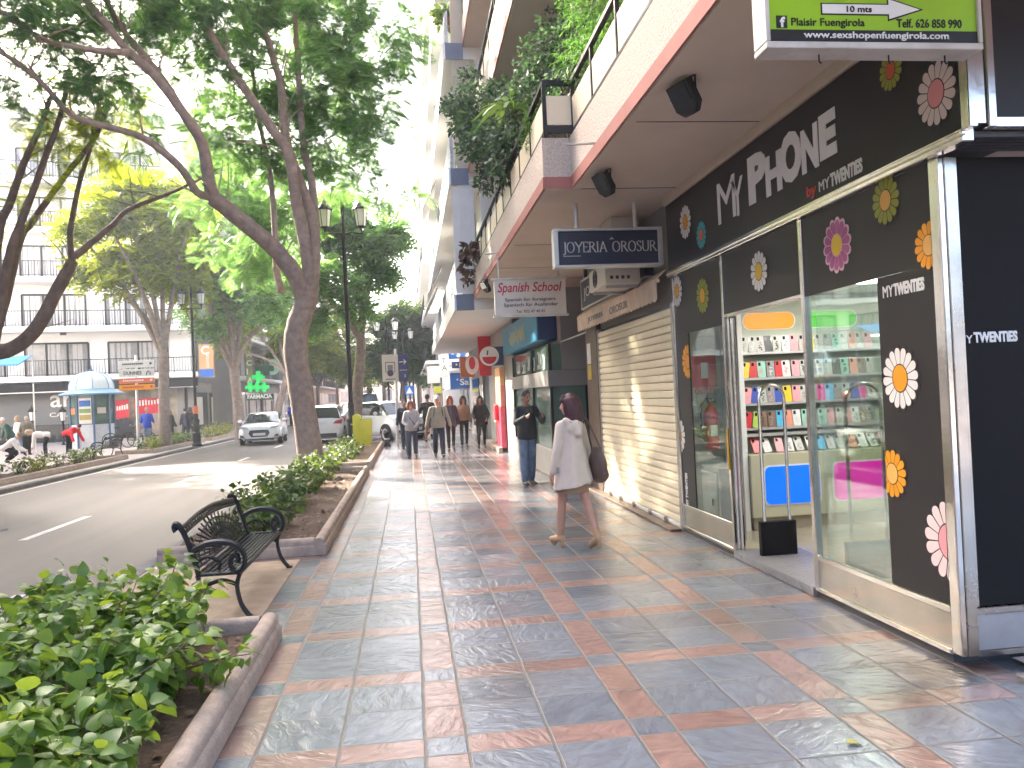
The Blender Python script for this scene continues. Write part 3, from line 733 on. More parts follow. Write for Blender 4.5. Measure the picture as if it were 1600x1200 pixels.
# phone cases: each one a thing of its own
CASEC = {'clear': (0.5, 0.5, 0.46), 'yellow': (0.75, 0.55, 0.03), 'red': (0.6, 0.03, 0.04), 'blue': (0.05, 0.09, 0.45), 'pink': (0.75, 0.35, 0.38), 'mint': (0.3, 0.6, 0.48),
         'black': (0.03, 0.03, 0.03), 'grey': (0.28, 0.28, 0.28), 'white': (0.7, 0.7, 0.68), 'sky blue': (0.1, 0.45, 0.7), 'magenta': (0.7, 0.04, 0.28), 'coral': (0.75, 0.3, 0.22), 'brown': (0.22, 0.14, 0.1), 'lime': (0.4, 0.6, 0.1)}
ROWS = [['clear', 'clear', 'clear', 'black', 'clear', 'white', 'pink', 'clear', 'yellow', 'clear', 'grey', 'mint', 'clear', 'coral', 'clear', 'pink'],
        ['yellow', 'red', 'mint', 'grey', 'red', 'white', 'pink', 'clear', 'grey', 'white', 'clear', 'black', 'mint', 'coral', 'brown', 'clear'],
        ['pink', 'blue', 'clear', 'grey', 'blue', 'yellow', 'pink', 'clear', 'grey', 'magenta', 'sky blue', 'grey', 'clear', 'blue', 'magenta', 'clear'],
        ['red', 'lime', 'brown', 'brown', 'sky blue', 'coral', 'white', 'mint', 'grey', 'mint', 'pink', 'clear', 'pink', 'white', 'brown', 'grey']]
BOT = ['red', 'clear', 'pink', 'white', 'clear', 'white', 'sky blue', 'white', 'clear', 'coral', 'white', 'clear', 'pink', 'white', 'grey']
ORD = ['first', 'second', 'third', 'fourth', 'fifth', 'sixth', 'seventh', 'eighth', 'ninth', 'tenth', 'eleventh', 'twelfth', 'thirteenth', 'fourteenth', 'fifteenth', 'sixteenth']
cmat = {k_: mat('case_'+k_.replace(' ', '_'), v_, 0.35, var=0.1, scale=20) for k_, v_ in CASEC.items()}
def phone_case(c, x_, y_, z_, lean, turn, hgt, label):
    t = thing('phone_case', label, 'phone case', (0, 0, 0), 0, 'phone cases on the shop shelves')
    w2 = hgt*0.26; poly = []
    for cx_, cz_, a0 in ((w2-0.012, hgt-0.012, 0), (-w2+0.012, hgt-0.012, 90), (-w2+0.012, 0.012, 180), (w2-0.012, 0.012, 270)):
        for k in range(4):
            a = R(a0+30*k); poly.append((cx_+0.012*math.cos(a), cz_+0.012*math.sin(a)))
    MB().prism(poly, (0, 0, 0), X, Z, NY, 0.012).build('shell', cmat[c], t)
    MB().box(-w2*0.7, -w2*0.1, -0.0135, -0.0125, hgt*0.72, hgt*0.93).build('camera_window', M['black_gloss'] if c != 'black' else M['grey'], t)
    if c in ('clear', 'grey', 'white', 'mint', 'brown'):
        b_ = MB(); 
        for i_ in range(5): b_.prism([(-w2*0.7+rnd.random()*w2*1.2, hgt*(0.1+0.11*i_)+dz_) for dz_ in (0, 0.012, 0.02)]+[(w2*0.6*rnd.random(), hgt*(0.12+0.11*i_))], (0, -0.0125, 0), X, Z, NY, 0.001)
        b_.build('print', cmat[rnd.choice(['grey', 'white', 'pink', 'black'])], t, recalc=False)
    t.location = (x_, y_, z_); t.rotation_euler = (R(lean), R(turn), 0)
for r_, row in enumerate(ROWS):
    for i, c in enumerate(row):
        phone_case(c, 3.65+i*0.098+rnd.uniform(-0.008, 0.008), 8.50, SHZ[r_]-0.02, -8, rnd.uniform(-3, 3) if i > 1 else 12, 0.178,
                   '%s phone case, %s from the left in the %s row of the shop wall' % (c, ORD[i], ['top', 'second', 'third', 'fourth'][r_]))
for i, c in enumerate(BOT):
    phone_case(c, 3.70+i*0.122, 8.36+rnd.uniform(-0.02, 0.02), 0.885, -32, rnd.uniform(-6, 6), 0.17, '%s phone case, %s from the left leaning on the counter top' % (c, ORD[min(i, 15)]))
# theft gates
def gate(x0, x1, y_, z_top, zb, lab, h2):
    t = thing('security_gate', lab, 'security gate', ((x0+x1)/2, y_, 0.06), 0, 'anti-theft gates inside the shop door')
    r_ = (x1-x0)/2-0.03; cx_ = (x0+x1)/2
    pts = [(x0+0.03, y_, zb)] + [(cx_-r_*math.cos(R(a)), y_, z_top-r_+r_*math.sin(R(a))) for a in range(0, 181, 18)] + [(x1-0.03, y_, zb)]
    MB().tube(pts, 0.016, 8).build('hoop', M['steel'], t, smooth=40)
    MB().box(x0-0.02, x1+0.02, y_-0.03, y_+0.03, 0.062, h2).build('base_board', M['black_gloss'], t, bev=0.004)
gate(3.12, 3.42, 7.05, 1.62, 0.36, 'chrome hoop gate with black base in the open doorway', 0.38)
gate(3.36, 3.72, 6.0, 1.60, 0.30, 'chrome hoop gate with black base behind the fixed pane', 0.36)
# extinguisher, outlet notice, meter box behind the left pane
ex = thing('fire_extinguisher', 'red fire extinguisher hung on the white wall behind the glass', 'fire extinguisher', (3.32, 8.70, 1.0))
MB().lathe([(0.0, 0.92), (0.07, 0.93), (0.078, 0.96), (0.078, 1.32), (0.06, 1.38), (0.025, 1.41), (0.022, 1.44), (0, 1.44)], (3.32, 8.70, 0), 16).build('cylinder', M['red'], ex, smooth=40)
MB().tube([(3.32, 8.69, 1.44), (3.27, 8.68, 1.5), (3.2, 8.67, 1.42), (3.19, 8.67, 1.2), (3.24, 8.68, 1.0)], 0.011, 6).build('hose', M['black_paint'], ex, smooth=40)
b = MB(); b.box(3.28, 3.37, 8.68, 8.71, 1.445, 1.475); b.box(3.30, 3.34, 8.685, 8.7, 1.475, 1.5); b.build('valve_handle', M['black_paint'], ex)
MB().box(3.28, 3.36, 8.617, 8.622, 1.08, 1.2).build('instruction_label', M['white'], ex)
nt_ = thing('outlet_notice', 'red and white notice on the wall above the fire extinguisher', 'notice', (3.3, 8.79, 1.75))
MB().box(3.16, 3.44, 8.785, 8.797, 1.62, 1.98).build('board', M['red'], nt_)
text('lettering', 'OUTLET', (3.18, 8.784, 1.545), X, Z, M['red_letter'], nt_, W=0.24, H=0.07, bold=0.03)
b = MB(); b.box(3.26, 3.34, 8.778, 8.784, 1.72, 1.9); b.build('arrow', M['white'], nt_)
mb_ = thing('meter_box', 'grey metal cabinet standing low behind the left shop pane', 'cabinet', (3.3, 8.0, 0.06))
MB().box(3.06, 3.31, 7.85, 8.40, 0.06, 0.80).build('body', M['grey'], mb_, bev=0.008)
MB().box(3.048, 3.058, 7.92, 8.34, 0.12, 0.74).build('door', M['aluminium'], mb_, bev=0.003)
MB().box(3.04, 3.056, 8.03, 8.05, 0.4, 0.47).build('lock', M['black_paint'], mb_)

# ------------------------------------------------------------------ jewellery shop: shutter, awning, signs, air units
sh = thing('roller_shutter', 'closed cream roller shutter of the jewellery shop between black shop and brown pillar', 'shutter', (3.0, 10.8, 0))
b = MB(); nsl = 26; z0 = 0.075; dzs = (2.56-z0)/nsl
for i in range(nsl):
    za, zb = z0+i*dzs, z0+(i+1)*dzs
    b.prism([(0.0, za), (-0.014, za+0.012), (-0.02, za+dzs*0.5), (-0.014, zb-0.014), (0.004, zb-0.006), (0.03, zb-0.006), (0.03, za)], (3.02, 8.95, 0), X, Z, Y, 3.62)
b.build('curtain', M['shutter'], sh, smooth=30)
for y0, y1 in ((8.885, 8.95), (12.57, 12.62)): MB().box(2.99, 3.06, y0, y1, 0.0, 2.6).build('guide_rail', M['aluminium'], sh, bev=0.004)
MB().box(2.985, 3.05, 8.95, 12.57, 0.03, 0.074).build('bottom_bar', M['alu_light'], sh, bev=0.005)
for y_ in (9.4, 10.05, 10.8, 11.5, 12.1):
    b = MB(); b.box(2.955, 2.984, y_-0.05, y_+0.05, 0.05, 0.075); b.box(2.95, 2.984, y_-0.015, y_+0.015, 0.03, 0.10); b.build('latch', M['steel_panel'], sh, bev=0.003)
tag(MB().box(2.86, 3.1, 8.9, 13.42, 0.0, 0.028).build('door_step', M['brown_stone'], bev=0.006), kind='structure')
aw = thing('awning', 'folded beige canvas awning with scalloped edge and JOYERIA OROSUR lettering', 'awning', (2.9, 11.2, 2.6))
poly = [(0, 0.0), (4.4, 0.0)]
n_ = 26
top = [(4.4, 0.22), (0, 0.22)]
edge_ = []
for i in range(n_*4+1):
    s_ = 4.4*i/(n_*4); edge_.append((s_, -0.03*abs(math.sin(math.pi*i/4))))
MB().prism(edge_+[(4.4, 0.22), (0, 0.22)], (2.87, 13.42, 2.66), NY, Z, Vector((-1, 0, 0)), 0.012).build('valance', M['awning'], aw)
b = MB(); b.prism([(2.872, 2.885), (2.99, 2.99), (2.99, 3.0), (2.862, 2.895)], (0, 9.02, 0), X, Z, Y, 4.4); b.tube([(2.88, 9.0, 2.87), (2.88, 13.45, 2.87)], 0.025, 8)
b.build('canopy', M['awning'], aw, smooth=30)
text('lettering', 'JOYERIA', (2.855, 12.6, 2.70), NY, Z, M['grey'], aw, W=1.0, H=0.1)
text('lettering', 'OROSUR', (2.855, 11.2, 2.70), NY, Z, M['grey'], aw, W=0.95, H=0.1)
fs = thing('jewellery_fascia', 'navy shop name board reading JOYERIA behind the air units', 'sign', (2.97, 11.4, 3.2))
MB().box(2.955, 3.05, 9.7, 13.42, 3.03, 3.47).build('panel', M['navy'], fs)
MB().box(3.062, 3.4, 8.87, 13.42, 2.605, 3.79).build('backing_wall', M['grey_panel'], fs)
b = MB(); b.box(2.945, 3.04, 9.7, 13.45, 3.0, 3.028); b.box(2.945, 3.04, 9.7, 13.45, 3.472, 3.5); b.box(2.945, 3.04, 13.422, 13.45, 3.029, 3.471); b.build('frame', M['alu_light'], fs)
text('lettering', 'JOYERIA OROSUR', (2.952, 13.25, 3.13), NY, Z, M['silver_letter'], fs, W=3.4, H=0.22)

def serif_word(body, o, u, v, W, H, m, parent):
    """roman capitals with serifs drawn as stroked outlines"""
    G = {'J': (0.42, [[(0.3, 1), (0.3, 0.0), (0.22, -0.18), (0.02, -0.2)]], [(0.3, 1)]), 'O': (0.95, 'ring', []), 'Y': (0.85, [[(0.05, 1), (0.43, 0.48), (0.43, 0)], [(0.8, 1), (0.43, 0.48)]], [(0.05, 1), (0.8, 1), (0.43, 0)]),
         'E': (0.66, [[(0.12, 0), (0.12, 1)], [(0.12, 0.98), (0.58, 0.98), (0.58, 0.86)], [(0.12, 0.52), (0.5, 0.52)], [(0.12, 0.02), (0.6, 0.02), (0.62, 0.16)]], []),
         'R': (0.82, [[(0.14, 0), (0.14, 1)], [(0.14, 0.98), (0.45, 0.96), (0.58, 0.86), (0.58, 0.68), (0.45, 0.55), (0.14, 0.52)], [(0.36, 0.52), (0.76, 0.0)]], [(0.14, 0), (0.76, 0)]),
         'I': (0.36, [[(0.17, 0), (0.17, 1)]], [(0.17, 0), (0.17, 1)]), 'A': (0.86, [[(0.08, 0), (0.42, 1), (0.78, 0)], [(0.22, 0.36), (0.64, 0.36)]], [(0.08, 0), (0.78, 0)]),
         'S': (0.62, [[(0.52, 0.84), (0.46, 0.96), (0.28, 1.0), (0.12, 0.9), (0.1, 0.74), (0.22, 0.6), (0.42, 0.46), (0.54, 0.3), (0.5, 0.1), (0.34, 0.0), (0.16, 0.03), (0.08, 0.16)]], []),
         'U': (0.84, [[(0.12, 1), (0.12, 0.3), (0.22, 0.06), (0.42, 0.0), (0.62, 0.06), (0.72, 0.3), (0.72, 1)]], [(0.12, 1), (0.72, 1)]), ' ': (0.55, [], [])}
    tot = sum(G[c][0] for c in body); sx = W/tot; b_ = MB(); cx_ = 0.0
    o, u, v = Vector(o), Vector(u), Vector(v); w_ = u.cross(v)
    def P(a, b2): return o + u*((cx_+a)*sx) + v*(b2*H)
    th = 0.035*H*1.6
    for c in body:
        wd, st, sf = G[c]
        if st == 'ring':
            st = [[(0.47+0.38*math.cos(2*math.pi*k/18), 0.5+0.5*math.sin(2*math.pi*k/18)) for k in range(19)]]
        for line in st:
            for a, b2 in zip(line[:-1], line[1:]):
                pa, pb = P(*a), P(*b2); d = (pb-pa)
                b_.obox((pa+pb)/2, d, d.cross(w_), w_, d.length/2+th*0.3, th*(1.0 if abs(d.dot(v)) > abs(d.dot(u)) else 0.55), 0.002)
        for s_ in sf:
            b_.obox(P(*s_), u, v, w_, 0.1*sx, th*0.35, 0.002)
        cx_ += wd
    return b_.build('lettering', m, parent, recalc=False)

js = thing('hanging_sign', 'navy JOYERIA OROSUR sign in silver frame hung on two rods', 'sign', (2.3, 9.0, 3.3))
MB().box(1.74, 2.90, 9.0, 9.12, 3.075, 3.455).build('panel', M['navy'], js)
b = MB(); b.box(1.685, 2.955, 8.975, 9.14, 3.045, 3.073); b.box(1.685, 2.955, 8.975, 9.14, 3.457, 3.488); b.box(1.685, 1.738, 8.975, 9.14, 3.074, 3.456); b.box(2.902, 2.955, 8.975, 9.14, 3.074, 3.456); b.build('frame', M['alu_light'], js, bev=0.005)
serif_word('JOYERIA OROSUR', (1.785, 8.997, 3.215), X, Z, 1.1, 0.118, M['silver_letter'], js)
MB().tube([(2.36-0.018, 8.996, 3.355), (2.36, 8.996, 3.375), (2.36+0.018, 8.996, 3.355)], 0.008, 6).build('crown_mark', M['silver_letter'], js)
MB().box(1.79, 1.99, 8.994, 8.998, 3.17, 3.178).build('underline', M['silver_letter'], js)
for x_ in (1.97, 2.66):
    MB().tube([(x_, 9.06, 3.485), (x_, 9.06, 3.79)], 0.024, 10).build('rod', M['alu_light'], js, smooth=40)

def ac_unit(x0, x1, y0, y1, z0, z1, lab):
    t = thing('air_conditioner', lab, 'air conditioner', ((x0+x1)/2, (y0+y1)/2, z0), 0, 'air conditioning units over the jewellery shop')
    MB().box(x0, x1, y0, y1, z0, z1).build('casing', M['off_white'], t, bev=0.015, seg=2, smooth=40)
    b_ = MB(); cy_, cz_, rr_ = (y0+y1)/2+0.08, (z0+z1)/2, min(z1-z0, y1-y0)*0.4
    for q in (1.0, 0.78, 0.56, 0.34): b_.tube([(x0-0.006, cy_+rr_*q*math.cos(2*math.pi*k/20), cz_+rr_*q*math.sin(2*math.pi*k/20)) for k in range(21)], 0.005, 4, cap=False)
    for k in range(6): b_.tube([(x0-0.008, cy_, cz_), (x0-0.008, cy_+rr_*math.cos(k*math.pi/3), cz_+rr_*math.sin(k*math.pi/3))], 0.004, 4)
    b_.build('fan_grille', M['dark_grey'], t)
    b_ = MB()
    for k in range(4): b_.box(x0+0.06+k*0.07, x0+0.1+k*0.07, y0-0.004, y0-0.001, z0+0.06, z0+0.1)
    b_.build('side_vent', M['dark_grey'], t)
    for ya in (y0+0.1, y1-0.13): MB().box(x0+0.03, x1+0.15, ya, ya+0.03, z0-0.04, z0-0.005).build('bracket', M['aluminium'], t)
ac_unit(2.55, 2.9, 9.75, 10.55, 3.42, 3.78, 'white air conditioner close under the soffit, above the hanging jewellery sign')
ac_unit(2.42, 2.86, 9.62, 10.5, 2.93, 3.2, 'cream air conditioner just below the hanging jewellery sign')

pi_ = thing('brown_pillar', 'brown polished stone pillar between cream shutter and recessed entrance', 'pillar', (3.2, 13.0, 0))
MB().box(2.98, 4.2, 12.625, 13.42, 0.03, 3.02).build('shaft', M['brown_stone'], pi_, bev=0.006)
b = MB(); b.box(2.972, 2.979, 13.05, 13.3, 2.08, 2.42); b.build('white_plate', M['white'], pi_)
MB().box(2.972, 2.979, 13.05, 13.3, 1.82, 2.06).build('yellow_plate', mat('yellow_plate', (0.6, 0.45, 0.05), 0.5), pi_)

# green hanging sign
gs = thing('hanging_sign', 'lime green hanging box sign with white arrow over the corner shop', 'sign', (2.15, 3.5, 3.4))
X0, X1, ZB, YF = 1.635, 2.68, 3.138, 3.40
MB().box(X0+0.02, X1-0.02, YF+0.004, YF+0.115, ZB+0.022, 3.74).build('box', M['green_sign'], gs)
b = MB(); b.box(X0, X1, YF-0.012, YF+0.125, ZB-0.01, ZB+0.02); b.box(X0, X0+0.02, YF-0.012, YF+0.125, ZB+0.0205, 3.76); b.box(X1-0.02, X1, YF-0.012, YF+0.125, ZB+0.0205, 3.76); b.box(X0, X1, YF-0.012, YF+0.125, 3.761, 3.79)
b.build('frame', M['sign_frame'], gs, bev=0.004)
MB().box(X0+0.0205, X1-0.0205, YF+0.0, YF+0.0035, ZB+0.0205, ZB+0.077).build('black_band', M['black_vinyl'], gs)
text('lettering', 'www.sexshopenfuengirola.com', (X0+0.18, YF-0.002, ZB+0.030), X, Z, M['white_letter'], gs, W=0.70, H=0.040, bold=0.012)
text('lettering', 'Plaisir Fuengirola', (X0+0.125, YF+0.002, ZB+0.085), X, Z, M['black_vinyl'], gs, W=0.35, H=0.045, bold=0.01)
text('lettering', 'Telf. 626 858 990', (X0+0.63, YF+0.002, ZB+0.092), X, Z, M['black_vinyl'], gs, W=0.32, H=0.04, bold=0.01)
MB().box(X0+0.055, X0+0.105, YF, YF+0.0035, ZB+0.084, ZB+0.139).build('badge', M['black_vinyl'], gs)
text('lettering', 'f', (X0+0.07, YF-0.002, ZB+0.086), X, Z, M['white_letter'], gs, W=0.024, H=0.046, bold=0.03)
b = MB(); b.prism([(0, -0.02), (0.32, -0.02), (0.32, -0.042), (0.47, 0.003), (0.32, 0.048), (0.32, 0.022), (0, 0.022)], (X0+0.275, YF+0.004, ZB+0.172), X, Z, NY, 0.004); b.build('arrow', M['white_letter'], gs)
b = MB(); b.prism([(-0.006, -0.026), (0.314, -0.026), (0.314, -0.052), (0.49, 0.003), (0.314, 0.058), (0.314, 0.028), (-0.006, 0.028)], (X0+0.275, YF+0.004, ZB+0.172), X, Z, NY, 0.002); b.build('arrow_outline', M['black_vinyl'], gs)
text('lettering', '10 mts', (X0+0.39, YF-0.002, ZB+0.158), X, Z, M['black_vinyl'], gs, W=0.12, H=0.028, bold=0.01)
text('lettering', 'SHOP', (X0+0.24, YF-0.002, ZB+0.232), X, Z, M['white_letter'], gs, W=0.5, H=0.17, bold=0.05)
for x_ in (X0+0.28, X0+0.62, X0+0.9): MB().tube([(x_, YF+0.06, ZB-0.01), (x_, YF+0.06, ZB-0.04), (x_+0.01, YF+0.06, ZB-0.05)], 0.004, 6).build('hook', M['black_paint'], gs)
for x_ in (X0+0.2, X1-0.2): MB().tube([(x_, YF+0.06, 3.79), (x_, YF+0.06, 3.83)], 0.02, 8).build('rod', M['alu_light'], gs)

# Spanish School sign
ss = thing('hanging_sign', 'white Spanish School sign hung under the balcony', 'sign', (1.9, 12.5, 3.1))
MB().box(1.37, 2.50, 12.5, 12.56, 2.87, 3.42).build('panel', M['sign_face'], ss, bev=0.006)
b = MB(); b.box(1.34, 2.53, 12.48, 12.58, 2.84, 2.869); b.box(1.34, 2.53, 12.48, 12.58, 3.421, 3.45); b.build('frame', M['sign_frame'], ss)
text('lettering', 'Spanish School', (1.42, 12.497, 3.18), X, Z, M['crimson'], ss, W=1.02, H=0.2, bold=0.012, shear=0.25)
text('lettering', 'Spanish for foreigners', (1.53, 12.497, 3.07), X, Z, M['dark_grey'], ss, W=0.8, H=0.065, bold=0.015)
text('lettering', 'Spanisch für Ausländer', (1.51, 12.497, 2.985), X, Z, M['dark_grey'], ss, W=0.86, H=0.07, bold=0.015)
text('lettering', 'Tel. 952 47 40 81', (1.7, 12.497, 2.90), X, Z, M['dark_grey'], ss, W=0.45, H=0.045, bold=0.01)
MB().tube([(1.45, 12.53, 3.45), (1.45, 12.53, 3.8)], 0.012, 6).build('rod', M['alu_light'], ss)
MB().tube([(2.4, 12.53, 3.45), (2.4, 12.53, 3.8)], 0.012, 6).build('rod', M['alu_light'], ss)

def floodlight(x_, y_, rz, lab):
    t = thing('floodlight', lab, 'floodlight', (x_, y_, 3.8), rz, 'floodlights under the balcony')
    def L(b_, n_, m_, **k): 
        me_loc = t.location.copy()
        b_.v = [(a+me_loc.x, c+me_loc.y, d+me_loc.z) for a, c, d in b_.v]
        return b_.build(n_, m_, t, **k)
    L(MB().prism([(-0.11, -0.02), (0.11, -0.02), (0.11, -0.20), (0.05, -0.26), (-0.05, -0.26), (-0.11, -0.2)], (0, -0.03, 0), X, Vector((0, -0.5, 0.86)), Vector((0, -0.86, -0.5)), 0.07), 'housing', M['black_paint'], bev=0.006)
    L(MB().prism([(-0.09, -0.04), (0.09, -0.04), (0.09, -0.16), (-0.09, -0.16)], (0, -0.092, -0.036), X, Vector((0, -0.5, 0.86)), Vector((0, -0.86, -0.5)), 0.006), 'lens', M['glass_dark'])
    b_ = MB(); b_.tube([(-0.12, 0, 0), (-0.12, 0, -0.1), (-0.11, -0.03, -0.12)], 0.008, 6); b_.tube([(0.12, 0, 0), (0.12, 0, -0.1), (0.11, -0.03, -0.12)], 0.008, 6); b_.box(-0.12, 0.12, -0.015, 0.015, -0.012, 0)
    L(b_, 'bracket', M['black_paint'])
floodlight(2.0, 5.45, R(-70), 'black floodlight under the balcony nearest the lime green sign')
floodlight(1.98, 7.75, R(-70), 'black floodlight under the balcony above the jewellery sign')
floodlight(1.48, 15.0, R(-70), 'small dark floodlight left of the white school sign')

# ------------------------------------------------------------------ glazed shop with teal sign
gsht = thing('glass_shop', 'glazed shop front with grey bands and corner window under the teal sign', 'shop', (3.0, 17.5, 0))
MB().box(2.62, 4.3, 15.02, 20.5, 0.0, 0.55).build('base_wall', M['grey_render'], gsht, bev=0.01)
MB().box(2.58, 4.32, 14.97, 20.5, 1.75, 2.05).build('grey_band', M['grey_panel'], gsht, bev=0.008)
MB().box(2.66, 4.3, 15.06, 20.45, 0.551, 1.749).build('display_glass', M['glass_green'], gsht)
MB().box(2.66, 4.3, 15.06, 20.45, 2.051, 2.56).build('upper_glass', M['glass_green'], gsht)
for y_ in (15.02, 17.2, 20.4):
    for z0_, z1_ in ((0.552, 1.748), (2.052, 2.56)): MB().box(2.615, 2.67, y_, y_+0.06, z0_, z1_).build('glazing_bar', M['black_paint'], gsht)
MB().box(3.3, 3.36, 15.02, 15.07, 0.552, 1.748).build('glazing_bar', M['black_paint'], gsht)
b = MB(); b.lathe([(0.1, 0), (0.1, 1.19)], (2.85, 15.4, 0.555), 14); b.build('column', M['white'], gsht, smooth=40)
b = MB()
for i, (yy, zz, hh, ww) in enumerate(((19.6, 2.12, 0.3, 0.45), (18.7, 2.1, 0.22, 0.5), (17.9, 2.14, 0.34, 0.3), (17.2, 2.1, 0.3, 0.35), (16.4, 2.12, 0.36, 0.4), (15.8, 2.1, 0.3, 0.25))):
    b.box(2.652, 2.659, yy-ww/2, yy+ww/2, zz, zz+hh*0.25); b.box(2.652, 2.659, yy-ww/2, yy-ww/2+0.08, zz, zz+hh); b.box(2.652, 2.659, yy, yy+0.07, zz+0.05, zz+hh); b.box(2.652, 2.659, yy-ww/2, yy+ww/2, zz+hh-0.05, zz+hh)
b.build('window_graphic', M['white'], gsht)
for i in range(4):
    MB().box(3.45, 4.1, 15.052, 15.058, 0.75+i*0.24, 0.765+i*0.24).build('shelf', M['alu_light'], gsht)
MB().box(3.42, 4.3, 15.048, 15.056, 2.06, 3.6).build('dark_side_panel', M['navy'], gsht)
MB().box(2.9, 4.3, 15.0, 20.5, 2.561, 3.79).build('upper_wall', M['pink_wall'], gsht)
b = MB().box(2.86, 3.4, 14.96, 15.046, 2.055, 3.6); b.build('side_panel', M['grey_panel'], gsht)
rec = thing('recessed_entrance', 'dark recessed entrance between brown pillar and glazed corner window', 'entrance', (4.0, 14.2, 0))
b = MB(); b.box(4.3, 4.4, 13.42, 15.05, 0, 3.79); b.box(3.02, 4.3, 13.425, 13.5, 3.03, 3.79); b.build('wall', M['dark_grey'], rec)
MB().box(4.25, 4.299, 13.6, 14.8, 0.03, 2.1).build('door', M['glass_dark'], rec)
MB().tube([(2.98, 13.3, 2.62), (2.86, 15.0, 2.58)], 0.014, 6).build('tie_bar', M['alu_light'], rec)
ts = thing('fascia_sign', 'teal lightbox sign with yellow scrawled lettering above the glazed shop', 'sign', (2.6, 18.4, 2.95))
MB().box(2.5, 2.89, 15.55, 21.3, 2.66, 3.32).build('box', M['teal'], ts, bev=0.01)
MB().box(2.52, 2.89, 15.53, 15.549, 2.67, 3.31).build('end_cap', M['blue_dark'], ts)
b = MB()
for i in range(22):
    y_ = 19.9-i*0.12-rnd.random()*0.05; h_ = 0.12+0.25*abs(math.sin(i*1.7))
    b.obox((2.497, y_, 2.97+0.05*math.sin(i*2.1)), (0, 0.25*math.sin(i*1.3), 1), (0, 1, 0), (1, 0, 0), h_*0.5, 0.02, 0.002)
b.build('lettering', M['yellow_text'], ts, recalc=False)

# ------------------------------------------------------------------ grey wall, red panel and the following shops
gw = thing('grey_shop_wall', 'grey shop wall with dark doorway beyond the glazed shop', 'wall', (2.9, 27, 0))
MB().box(2.66, 3.4, 20.52, 27.2, 0.0, 3.79).build('wall', M['grey_render'], gw)
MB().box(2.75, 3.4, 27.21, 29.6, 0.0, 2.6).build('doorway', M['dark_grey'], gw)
MB().box(2.66, 3.4, 29.61, 36.0, 0.0, 3.79).build('pillar', M['grey_render'], gw)
MB().box(2.66, 3.4, 27.21, 29.6, 2.61, 3.79).build('lintel', M['grey_render'], gw)
MB().box(2.62, 2.655, 31.0, 34.0, 0.1, 2.3).build('window', M['glass_dark'], gw)
MB().box(2.4, 2.659, 22.6, 27.2, 0.0, 0.14).build('step', M['concrete'], gw, bev=0.01)
rp = thing('red_panel', 'tall pinkish red advertising pillar against the grey shop wall', 'panel', (2.6, 23.0, 0))
MB().box(2.5, 2.655, 22.6, 23.9, 0.0, 1.3).build('lower_panel', M['pink_red'], rp, bev=0.02)
MB().box(2.52, 2.655, 22.6, 23.9, 1.305, 1.9).build('mid_panel', mat('salmon_panel', (0.75, 0.25, 0.2), 0.4, var=0.1), rp)
MB().box(2.52, 2.655, 22.6, 23.9, 1.905, 2.4).build('top_panel', mat('peach_panel', (0.75, 0.42, 0.2), 0.4, var=0.15), rp)
MB().box(2.4, 2.499, 23.1, 23.5, 0.9, 1.35).build('dispenser', M['red'], rp, bev=0.02)
MB().box(2.395, 2.3995, 23.15, 23.45, 0.86, 0.9).build('slot', M['white'], rp)
def proj_sign(name, x0, x1, y_, z0, z1, m, lab, fn=None, dp=0.12):
    t = thing(name, lab, 'sign', ((x0+x1)/2, y_, z0))
    MB().box(x0, x1, y_, y_+dp, z0, z1).build('box', m, t, bev=0.008)
    MB().box(x1, 2.66, y_+dp/2-0.02, y_+dp/2+0.02, (z0+z1)/2-0.02, (z0+z1)/2+0.02).build('arm', M['dark_grey'], t)
    if fn: fn(t)
    return t
def logo_a(t):
    b_ = MB(); b_.lathe([(0.27, 0), (0.27, 0.02)], (0, 0, 0), 24); b_.v = [(2.24+x, 22.47-z, 2.72+y) for x, y, z in b_.v]; b_.build('disc', M['white'], t)
    b_ = MB(); b_.prism([(0.2*math.cos(R(a)), 0.2*math.sin(R(a))) for a in range(180, 361, 15)], (2.24, 22.449, 2.70), X, Z, NY, 0.006); b_.build('red_half', M['red'], t)
    b_ = MB(); b_.prism([(0.05, 0.03), (0.09, 0.03), (0.11, 0.16), (0.07, 0.16)], (2.11, 22.449, 2.72), X, Z, NY, 0.006); b_.build('blue_mark', M['blue_dark'], t)
proj_sign('projecting_sign', 2.22, 2.64, 22.5, 2.45, 2.98, M['blue_dark'], 'dark blue projecting sign with round white and red badge', logo_a)
def logo_b(t):
    b_ = MB(); b_.lathe([(0.3, 0), (0.3, 0.02)], (0, 0, 0), 20); b_.v = [(1.98+x*0.7, 25.47-z, 2.6+y) for x, y, z in b_.v]; b_.build('disc', M['white'], t)
    b_ = MB(); b_.lathe([(0.2, 0), (0.2, 0.02)], (0, 0, 0), 20); b_.v = [(1.98+x*0.5, 25.448-z, 2.66+y) for x, y, z in b_.v]; b_.build('red_dot', M['red'], t)
proj_sign('projecting_sign', 2.2, 2.6, 25.5, 2.25, 3.5, M['red'], 'tall red projecting sign with pale oval behind the round badge', logo_b)
proj_sign('projecting_sign', 1.95, 2.5, 31.0, 2.35, 3.15, M['orange_panel'], 'small orange red projecting sign beyond the tall red one', None)

